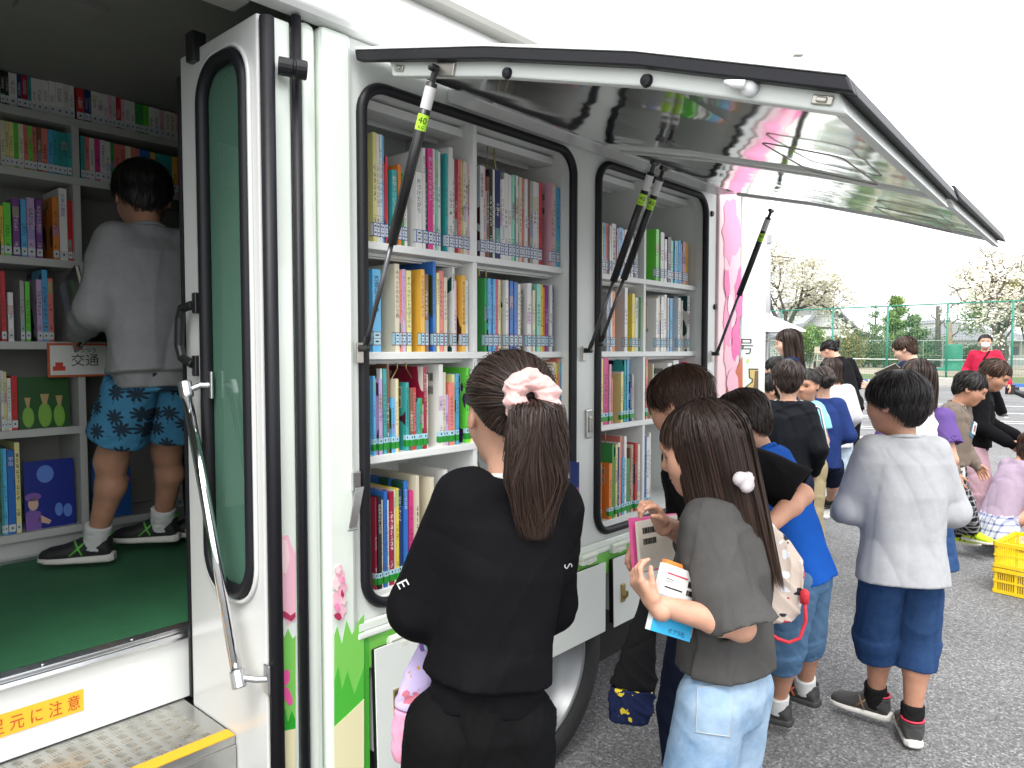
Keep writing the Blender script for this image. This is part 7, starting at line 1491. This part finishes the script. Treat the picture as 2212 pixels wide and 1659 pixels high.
mb.prism([q+Rv*x+up3*z-Fh*.8 for x, z in ((-1.9, .3), (1.9, .3), (1.95, .75), (1.2, .92), (.7, 1.38), (-.9, 1.4), (-1.4, .95), (-1.95, .85))], Fh*1.6); FP(mb, 'body', M_carp, cr_, bevel=.08)
mb = MB(); mb.prism([q+Rv*x+up3*z-Fh*.82 for x, z in ((-1.2, .95), (1.0, .95), (.6, 1.3), (-.8, 1.32))], -Fh*.01); FP(mb, 'window', M_win, cr_)
for x in (-1.2, 1.2): mb = MB(); mb.lathe(q+Rv*x+up3*.31-Fh*.86, Fh, [(0, 0), (.2, 0), (.31, .02), (.31, .2), (0, .2)], 16); FP(mb, 'wheel', M_tyre, cr_)
# ------------------------------------------------------------ poles, wire, canopy
M_pole = mat('galvanised_pole', (.36, .37, .38), .5, .4)
lp = thing('light_pole', 'tall grey pole with crossarm rising in front of the white flowering tree', 'pole', tuple(far(1657, 33))); q = far(1657, 33)
mb = MB(); mb.tube([q, q+up3*6.8], [.14, .10], 10); FP(mb, 'pole', M_pole, lp, smooth=True); mb = MB(); mb.tube([q+up3*5.9, q+up3*6.55+Rv*.9], .035, 6); FP(mb, 'arm', M_pole, lp); mb = MB(); mb.box(q[0]-.12, q[0]+.12, q[1]-.1, q[1]+.1, 6.25, 6.6); FP(mb, 'lamp_box', M_pole, lp)
fp_ = thing('floodlight_pole', 'slim pole with a floodlight head rising above the raised hatch', 'pole', tuple(far(1713, 45))); q = far(1713, 45); mb = MB(); mb.tube([q, q+up3*19.2], [.16, .07], 8); FP(mb, 'pole', mat('white_pole', (.7, .7, .7), .5), fp_); mb = MB(); mb.obox(q+up3*19.45, (Rv*.28, Fh*.2, up3*.14)); FP(mb, 'lamp_head', mat('pale_lamp', (.5, .46, .48), .5), fp_)
mb = MB(); a, b_ = far(1640, 36, 6.1), far(2330, 50, 9.4); mb.tube([a+(b_-a)*t-up3*1.1*math.sin(PI*t) for t in np.linspace(0, 1, 16)], .02, 5); tag(mb.build('overhead_wire', M_plas), 'thin overhead wire crossing the sky behind the trees', 'wire')
cd_ = 16.5; qc = far(1628, cd_); ct = thing('canopy_tent', 'white pop-up canopy on grey legs beyond the truck end', 'canopy', tuple(qc)); cz = 1.88; hw3 = 1.18; ap = qc+Fh*hw3+up3*2.62
cs = [qc-Rv*hw3, qc+Rv*hw3, qc+Rv*hw3+Fh*2*hw3, qc-Rv*hw3+Fh*2*hw3]
V = [c+up3*cz for c in cs]+[ap]+[c+up3*(cz-.03) for c in cs]+[ap-up3*.03]
mb = MB(); mb.add(V, [(0, 1, 4), (1, 2, 4), (2, 3, 4), (3, 0, 4), (6, 5, 9), (7, 6, 9), (8, 7, 9), (5, 8, 9), (0, 5, 6, 1), (1, 6, 7, 2), (2, 7, 8, 3), (3, 8, 5, 0)]); FP(mb, 'roof', mat('white_canopy', (.78, .78, .78), .7), ct)
for c in cs: mb = MB(); c2 = c*.93+(qc+Fh*hw3)*.07; mb.tube([c2, c2+up3*cz], .035, 8); FP(mb, 'leg', M_pole, ct, smooth=True)
for i in range(4):
    a, b_ = cs[i], cs[(i+1) % 4]; mb = MB(); mb.tube([a*.93+(qc+Fh*hw3)*.07+up3*(cz-.22), (a+b_)/2*.93+(qc+Fh*hw3)*.07+up3*(cz-.06), b_*.93+(qc+Fh*hw3)*.07+up3*(cz-.22)], .014, 5); FP(mb, 'truss', M_pole, ct)
# ============================================================ carried things and crates
def slab_book(name, p00, p10, p01, th, ccol, label, cat='book', group=None, back=None, extra=()):
    """a book held at an angle: p00 p10 p01 are corners of its visible cover, thickness runs away from the viewer"""
    p00, p10, p01 = [np.array(q) for q in (p00, p10, p01)]; e1 = p10-p00; e2 = p01-p00; w_ = np.linalg.norm(e1); e1 = e1/w_; e2 = e2-e1*(e2@e1); h = np.linalg.norm(e2); e2 = e2/h; n = np.cross(e1, e2)
    if n@(p00-Cv) < 0: n = -n
    Q = lambda a, b, c: p00+e1*a*w_+e2*b*h+n*c
    box = lambda mb, a0, a1, b0, b1, c0, c1, mi=0: mb.add([Q(a, b, c) for c in (c0, c1) for b in (b0, b1) for a in (a0, a1)], [(0, 2, 3, 1), (4, 5, 7, 6), (0, 1, 5, 4), (2, 6, 7, 3), (0, 4, 6, 2), (1, 3, 7, 5)], mi)
    mb = MB(); t = .0022; box(mb, 0, 1, 0, 1, 0, t); box(mb, 0, 1, 0, 1, th-t, th); box(mb, 0, t/w_, 0, 1, t, th-t)
    m = back if back else mat('cover_'+name+label[:14].replace(' ', '_'), ccol, .35, coat=.3)
    o = mb.build(name, m, None, base=tuple(p00)); tag(o, label, cat, group)
    mb = MB(); box(mb, t/w_+.001, .985, .012, .988, t+.0002, th-t-.0002); mb.build('page_block', M_page, o, base=tuple(p00))
    for nm, mm, rects in extra:
        mb = MB()
        for a0, a1, b0, b1 in rects: box(mb, a0, a1, b0, b1, -.0012, -.0002)
        mb.build(nm, mm, o, base=tuple(p00))
    return o, Q, e1, e2, n, p00
def bars(a0, a1, b0, b1, seed):
    r = random.Random(seed); out_ = []; x = a0
    while x < a1: w_ = r.choice((.008, .013, .02)); out_.append((x, min(x+w_, a1), b0, b1)); x += w_+r.choice((.009, .014))
    return out_
M_cyan = mat('cover_cyan', (.02, .34, .62), .35, coat=.3); M_whitec = mat('cover_white', (.72, .72, .70), .35, coat=.3); M_redp = mat('print_red', (.60, .03, .08), .4); M_orp = mat('print_orange', (.75, .20, .03), .4)
# the two books hugged by the girl in grey
b1, Q, e1, e2, n_, o_ = slab_book('book', at(1404, 1361, 1.475), at(1489, 1387, 1.52), at(1388, 1198, 1.485), .016, (0, 0, 0), 'blue and white picture book hugged by the girl in the grey shirt', back=M_whitec,
    extra=[('cover_panel', M_cyan, [(0, 1, 0, .55)]), ('title', M_redp, [(.10, .62, .865, .885)]), ('barcode', M_black, bars(.66, .93, .76, .85, 1)+bars(.66, .93, .64, .72, 2)), ('subtitle', M_black, [(.10, .55, .66, .68), (.1, .3, .79, .797), (.1, .26, .755, .76)])])
mb = MB(); mb.add([Q(a, b, -.0026) for a, b in ((.36, .40), (.62, .36), (.5, .50))], [(0, 1, 2)]); mb.add([Q(a, b, -.0024) for a, b in ((.30, .37), (.68, .31), (.70, .34), (.32, .40))], [(0, 1, 2, 3)]); mb.build('cover_hat', M_redp, b1, base=tuple(o_))
mb = MB(); put_text(mb, 'ポプラ社', Q(.62, .07, -.0022), e1, e2, h=.011); mb.build('cover_lettering', M_black, b1, base=tuple(o_))
slab_book('book', at(1408, 1352, 1.503), at(1493, 1378, 1.548), at(1391, 1190, 1.513), .014, (.76, .26, .06), 'orange edged book behind the blue one in the same arms')
# pink and cream books in the hand of the black-shirted child
slab_book('book', at(1372, 1240, 1.84), at(1470, 1222, 1.96), at(1356, 1120, 1.85), .010, (.70, .10, .30), 'pink book held in front of the lower shelf of the far bay')
slab_book('book', at(1385, 1236, 1.82), at(1470, 1215, 1.92), at(1374, 1128, 1.825), .009, (.62, .58, .50), 'cream book with barcode held against the pink one', extra=[('barcode', M_black, bars(.10, .42, .74, .86, 3)+bars(.10, .42, .52, .64, 4))])
# book and bag of the girl with the ponytail
slab_book('book', at(918, 1412, 1.47), at(948, 1408, 1.40), at(905, 1290, 1.47), .016, (.50, .28, .56), 'lilac backed book under the left arm of the girl in black', extra=[('cover_panel', mat('cover_olive', (.26, .30, .07), .4), [(.25, 1, 0, 1)]), ('spine_label', M_lw['red'], [(0, .35, .06, .22)])])
def print_cloth(name, base, cols, scale, thr, seed=0.):
    m = cloth(name, base); n, L, b = nodes(m); tc = n.new('ShaderNodeTexCoord'); v = n.new('ShaderNodeTexVoronoi'); v.inputs['Scale'].default_value = scale; v.inputs['Randomness'].default_value = .7; L.new(tc.outputs['Object'], v.inputs['Vector'])
    t = n.new('ShaderNodeTexNoise'); t.inputs['Scale'].default_value = scale*2.2; L.new(tc.outputs['Object'], t.inputs['Vector']); a = n.new('ShaderNodeMath'); a.operation = 'MULTIPLY_ADD'; L.new(t.outputs['Fac'], a.inputs[0]); a.inputs[1].default_value = -.9; L.new(v.outputs['Distance'], a.inputs[2])
    ls = n.new('ShaderNodeMath'); ls.operation = 'LESS_THAN'; L.new(a.outputs[0], ls.inputs[0]); ls.inputs[1].default_value = thr
    sp_ = n.new('ShaderNodeSeparateColor'); L.new(v.outputs['Color'], sp_.inputs[0]); cr = n.new('ShaderNodeValToRGB'); cr.color_ramp.interpolation = 'CONSTANT'; E_ = cr.color_ramp.elements
    while len(E_) < len(cols): E_.new(.5)
    for i, c in enumerate(cols): E_[i].position = i/len(cols); E_[i].color = (*c, 1)
    L.new(sp_.outputs[0], cr.inputs[0]); mx = n.new('ShaderNodeMixRGB'); L.new(ls.outputs[0], mx.inputs[0]); mx.inputs[1].default_value = (*base, 1); L.new(cr.outputs[0], mx.inputs[2]); L.new(mx.outputs[0], b.inputs['Base Color']); return m
def bag(name, label, rows_, depth, m_top, m_base, split, thick=.45, vox=.0045, seed=1):
    """drawstring bag from photo rows (px centre, py, half width px); split: row index where the base fabric starts"""
    C_ = [at(x, y, depth) for x, y, _ in rows_]; W_ = [h*depth/FPX for _, _, h in rows_]; o = np.array(C_[0]); root = thing(name, label, 'bag', tuple(o))
    def part_(nm, rs_, m):
        fl = Fld(); fl.loft([(C_[i]-o, W_[i], max(W_[i]*thick, .010)) for i in rs_], Rv, Fh, .01, 2.2); V, F = fl.mesh(vox); V = folds(V, None, .010, 55, seed, .4); np_mesh(nm, [(V, F)], m, root)
    n = len(rows_); part_('bag_body', list(range(0, split+1)), m_top)
    if m_base is not None: part_('bag_base', list(range(split, n)), m_base)
    return root, o
M_lil = print_cloth('lilac_print', (.50, .42, .66), [(.30, .05, .26), (.52, .16, .22), (.18, .10, .30), (.55, .30, .10)], 21, -.10)
M_pinkb = cloth('pink_canvas', (.72, .32, .45)); M_beige = print_cloth('beige_print', (.50, .42, .36), [(.03, .03, .04), (.68, .68, .70), (.62, .62, .66), (.45, .05, .07)], 30, -.14)
M_navyy = print_cloth('navy_yellow_print', (.014, .02, .06), [(.62, .50, .04), (.62, .50, .04)], 26, -.18)
bg1, o1 = bag('drawstring_bag', 'lilac printed drawstring bag with a pink base hanging beside the girl in black', [(934, 1352, 6), (928, 1372, 14), (915, 1440, 33), (903, 1500, 44), (898, 1535, 46), (892, 1580, 46), (887, 1625, 40), (884, 1648, 30)], 1.475, M_lil, M_pinkb, 4)
mb = MB(); mb.tube([at(x, y, 1.475)-o1 for x, y in ((936, 1285), (937, 1320), (934, 1356))], .004, 6); mb.build('cord', M_pinkb, bg1, base=(0, 0, 0), smooth=True)
mb = MB(); mb.tube([at(x, y, 1.47)-o1 for x, y in ((884, 1640), (878, 1665), (868, 1690))], .006, 6); mb.build('cord', M_pinkb, bg1, base=(0, 0, 0), smooth=True)
bg2, o2 = bag('drawstring_bag', 'beige printed drawstring bag with red cords hanging in front of the boy in blue', [(1648, 1112, 7), (1652, 1130, 15), (1672, 1175, 36), (1690, 1220, 48), (1690, 1290, 48), (1688, 1325, 42), (1686, 1342, 30)], 1.90, M_beige, None, 6)
M_cord = mat('red_cord', (.52, .015, .03), .6, bump=.4, bscale=300)
for pts in (((1645, 1112), (1641, 1180), (1640, 1260), (1644, 1340), (1647, 1480)), ((1738, 1300), (1741, 1340), (1728, 1378), (1704, 1388), (1680, 1380), (1655, 1362)), ((1652, 1345), (1655, 1400), (1651, 1470))):
    mb = MB(); mb.tube([at(x, y, 1.865)-o2 for x, y in pts], .0046, 8); mb.build('cord', M_cord, bg2, base=(0, 0, 0), smooth=True)
mb = MB(); mb.lathe(at(1738, 1290, 1.87)-o2, (0, 0, 1), [(0, -.02), (.011, -.016), (.012, .012), (.006, .02), (0, .02)], 10); mb.build('cord_knot', M_cord, bg2, base=(0, 0, 0), smooth=True)
bg3, o3 = bag('tote_bag', 'black bag with a navy base printed in yellow hanging below the pink book', [(1404, 1275, 14), (1396, 1330, 24), (1382, 1400, 36), (1368, 1485, 50), (1364, 1530, 50), (1362, 1560, 44)], 1.86, cloth('black_quilt', (.010, .010, .011)), M_navyy, 3)
mb = MB(); mb.tube([at(x, y, 1.86)-o3 for x, y in ((1402, 1210), (1405, 1245), (1404, 1285))], .005, 6); mb.build('cord', C_blackT, bg3, base=(0, 0, 0))
# navy book pushed half out of the near bay
book(1.953, 1.966, .782, .262, 1.452, .20, 'n', 'green', None, 'd', None, 'navy book sticking out of the near bay beside the girl in black', barcode=True, plain=False)
# dark folder under the arm of the boy in the truck
slab_book('book', at(160, 760, 2.55), at(195, 720, 2.40), at(132, 615, 2.55), .014, (.02, .02, .02), 'dark covered book tucked under the arm of the boy in the truck')
# clipboard and camera
slab_book('clipboard', at(1916, 832, 6.25), at(1962, 812, 6.1), at(1893, 804, 6.2), .012, (.085, .065, .050), 'brown clipboard held by the woman with short hair', 'clipboard')
q = p10.base+p10.wr[-1]-up3*.10+Rv*.06; cm = thing('camera', 'black camera with a long lens in the hand of the man in red', 'camera', tuple(q)); fx = -Fh
mb = MB(); mb.obox((0, 0, 0), (Rv*.085, Fh*.045, up3*.06)); mb.obox((0, 0, .075), (Rv*.035, Fh*.03, up3*.02)); mb.build('camera_body', M_plas, cm, base=(0, 0, 0), bevel=.01)
mb = MB(); d = nrm(Rv*.8-Fh*.4-up3*.35); mb.lathe(d*.03, d, [(0, 0), (.045, 0), (.045, .10), (.052, .11), (.055, .22), (.045, .225), (0, .21)], 16); mb.build('lens', M_plas, cm, base=(0, 0, 0), smooth=False)
# name badge on the brown sweatshirt
c = p7.sh[1]*.42+p7.sh[-1]*.58-p7.u*.10*p7.H+p7.fs*.093; c = p7.nb-p7.u*.115*p7.H-p7.rs*.045+p7.fs*(.056*p7.H+.030); ux = p7.rs; uz = nrm(p7.u*.93-p7.rs*.3); ux = nrm(np.cross(uz, p7.fs)*-1); ux = ux if ux@p7.rs > 0 else -ux
mb = MB(); mb.obox(c, (ux*.030, uz*.040, p7.fs*.0015)); mb.build('name_badge', mat('badge_white', (.6, .64, .68), .3), p7.root, base=(0, 0, 0), bevel=.002); mb = MB(); mb.obox(c+p7.fs*.0022, (ux*.014, uz*.020, p7.fs*.0006)); mb.build('badge_photo', mat('badge_photo', (.28, .10, .09), .5), p7.root, base=(0, 0, 0))
mb = MB(); mb.obox(c-p7.fs*.003+ux*.012-uz*.012, (ux*.034, uz*.050, p7.fs*.0012)); mb.build('chest_pocket', mat('teal_patch', (.03, .13, .20), .7), p7.root, base=(0, 0, 0))
# ------------------------------------------------ yellow crates
M_crate = mat('yellow_crate_plastic', (.74, .50, .012), .38, bump=.05, bscale=30)
ca = onZ(2141, 1279); cb = onZ(2212, 1295); ce1 = nrm(cb-ca); ce2 = np.array([-ce1[1], ce1[0], 0]); ce2 = ce2 if ce2@Fh > 0 else -ce2
def crate(z0, label):
    L_, W_, H_ = .56, .38, .150; root = thing('crate', label, 'crate', tuple(ca+up3*z0), 'yellow crates on the asphalt'); Q = lambda a, b, c: ce1*a+ce2*b+up3*c
    bx = lambda mb, a0, a1, b0, b1, c0, c1: mb.add([Q(a, b, c) for c in (c0, c1) for b in (b0, b1) for a in (a0, a1)], [(0, 2, 3, 1), (4, 5, 7, 6), (0, 1, 5, 4), (2, 6, 7, 3), (0, 4, 6, 2), (1, 3, 7, 5)])
    mb = MB(); bx(mb, .012, L_-.012, .012, W_-.012, .004, .010); mb.build('base', M_crate, root, base=(0, 0, 0))
    for nm, ax in (('side', 0), ('side', 1), ('side', 2), ('side', 3)):
        mb = MB(); ln = L_ if ax < 2 else W_
        def pc(s0, s1, c0, c1, th=.004, pr=.0):
            if ax == 0: bx(mb, s0, s1, .008-pr, .008+th, c0, c1)
            elif ax == 1: bx(mb, s0, s1, W_-.008-th, W_-.008+pr, c0, c1)
            elif ax == 2: bx(mb, .008-pr, .008+th, s0, s1, c0, c1)
            else: bx(mb, L_-.008-th, L_-.008+pr, s0, s1, c0, c1)
        pc(.008, ln-.008, .004, .022, .004, .006); pc(.008, ln-.008, .068, .080, .004, .004); pc(.0, ln, .128, .150, .006, .008); k = 0; s0 = .012
        while s0 < ln-.014:
            wd_ = .016 if k % 8 == 0 else .0045; pc(s0, s0+wd_, .0225, .0675, .0035, .001); pc(s0, s0+wd_, .0805, .1275, .0035, .001); s0 += wd_+.0065; k += 1
        mb.build(nm, M_crate, root, base=(0, 0, 0))
    mb = MB(); bx(mb, .16, .25, .0005, .0035, .085, .118); mb.build('label_holder', M_lblw, root, base=(0, 0, 0))
    return root
crate(.0, 'lower yellow plastic crate of the stack at the right edge'); crate(.152, 'upper yellow plastic crate of the stack at the right edge')
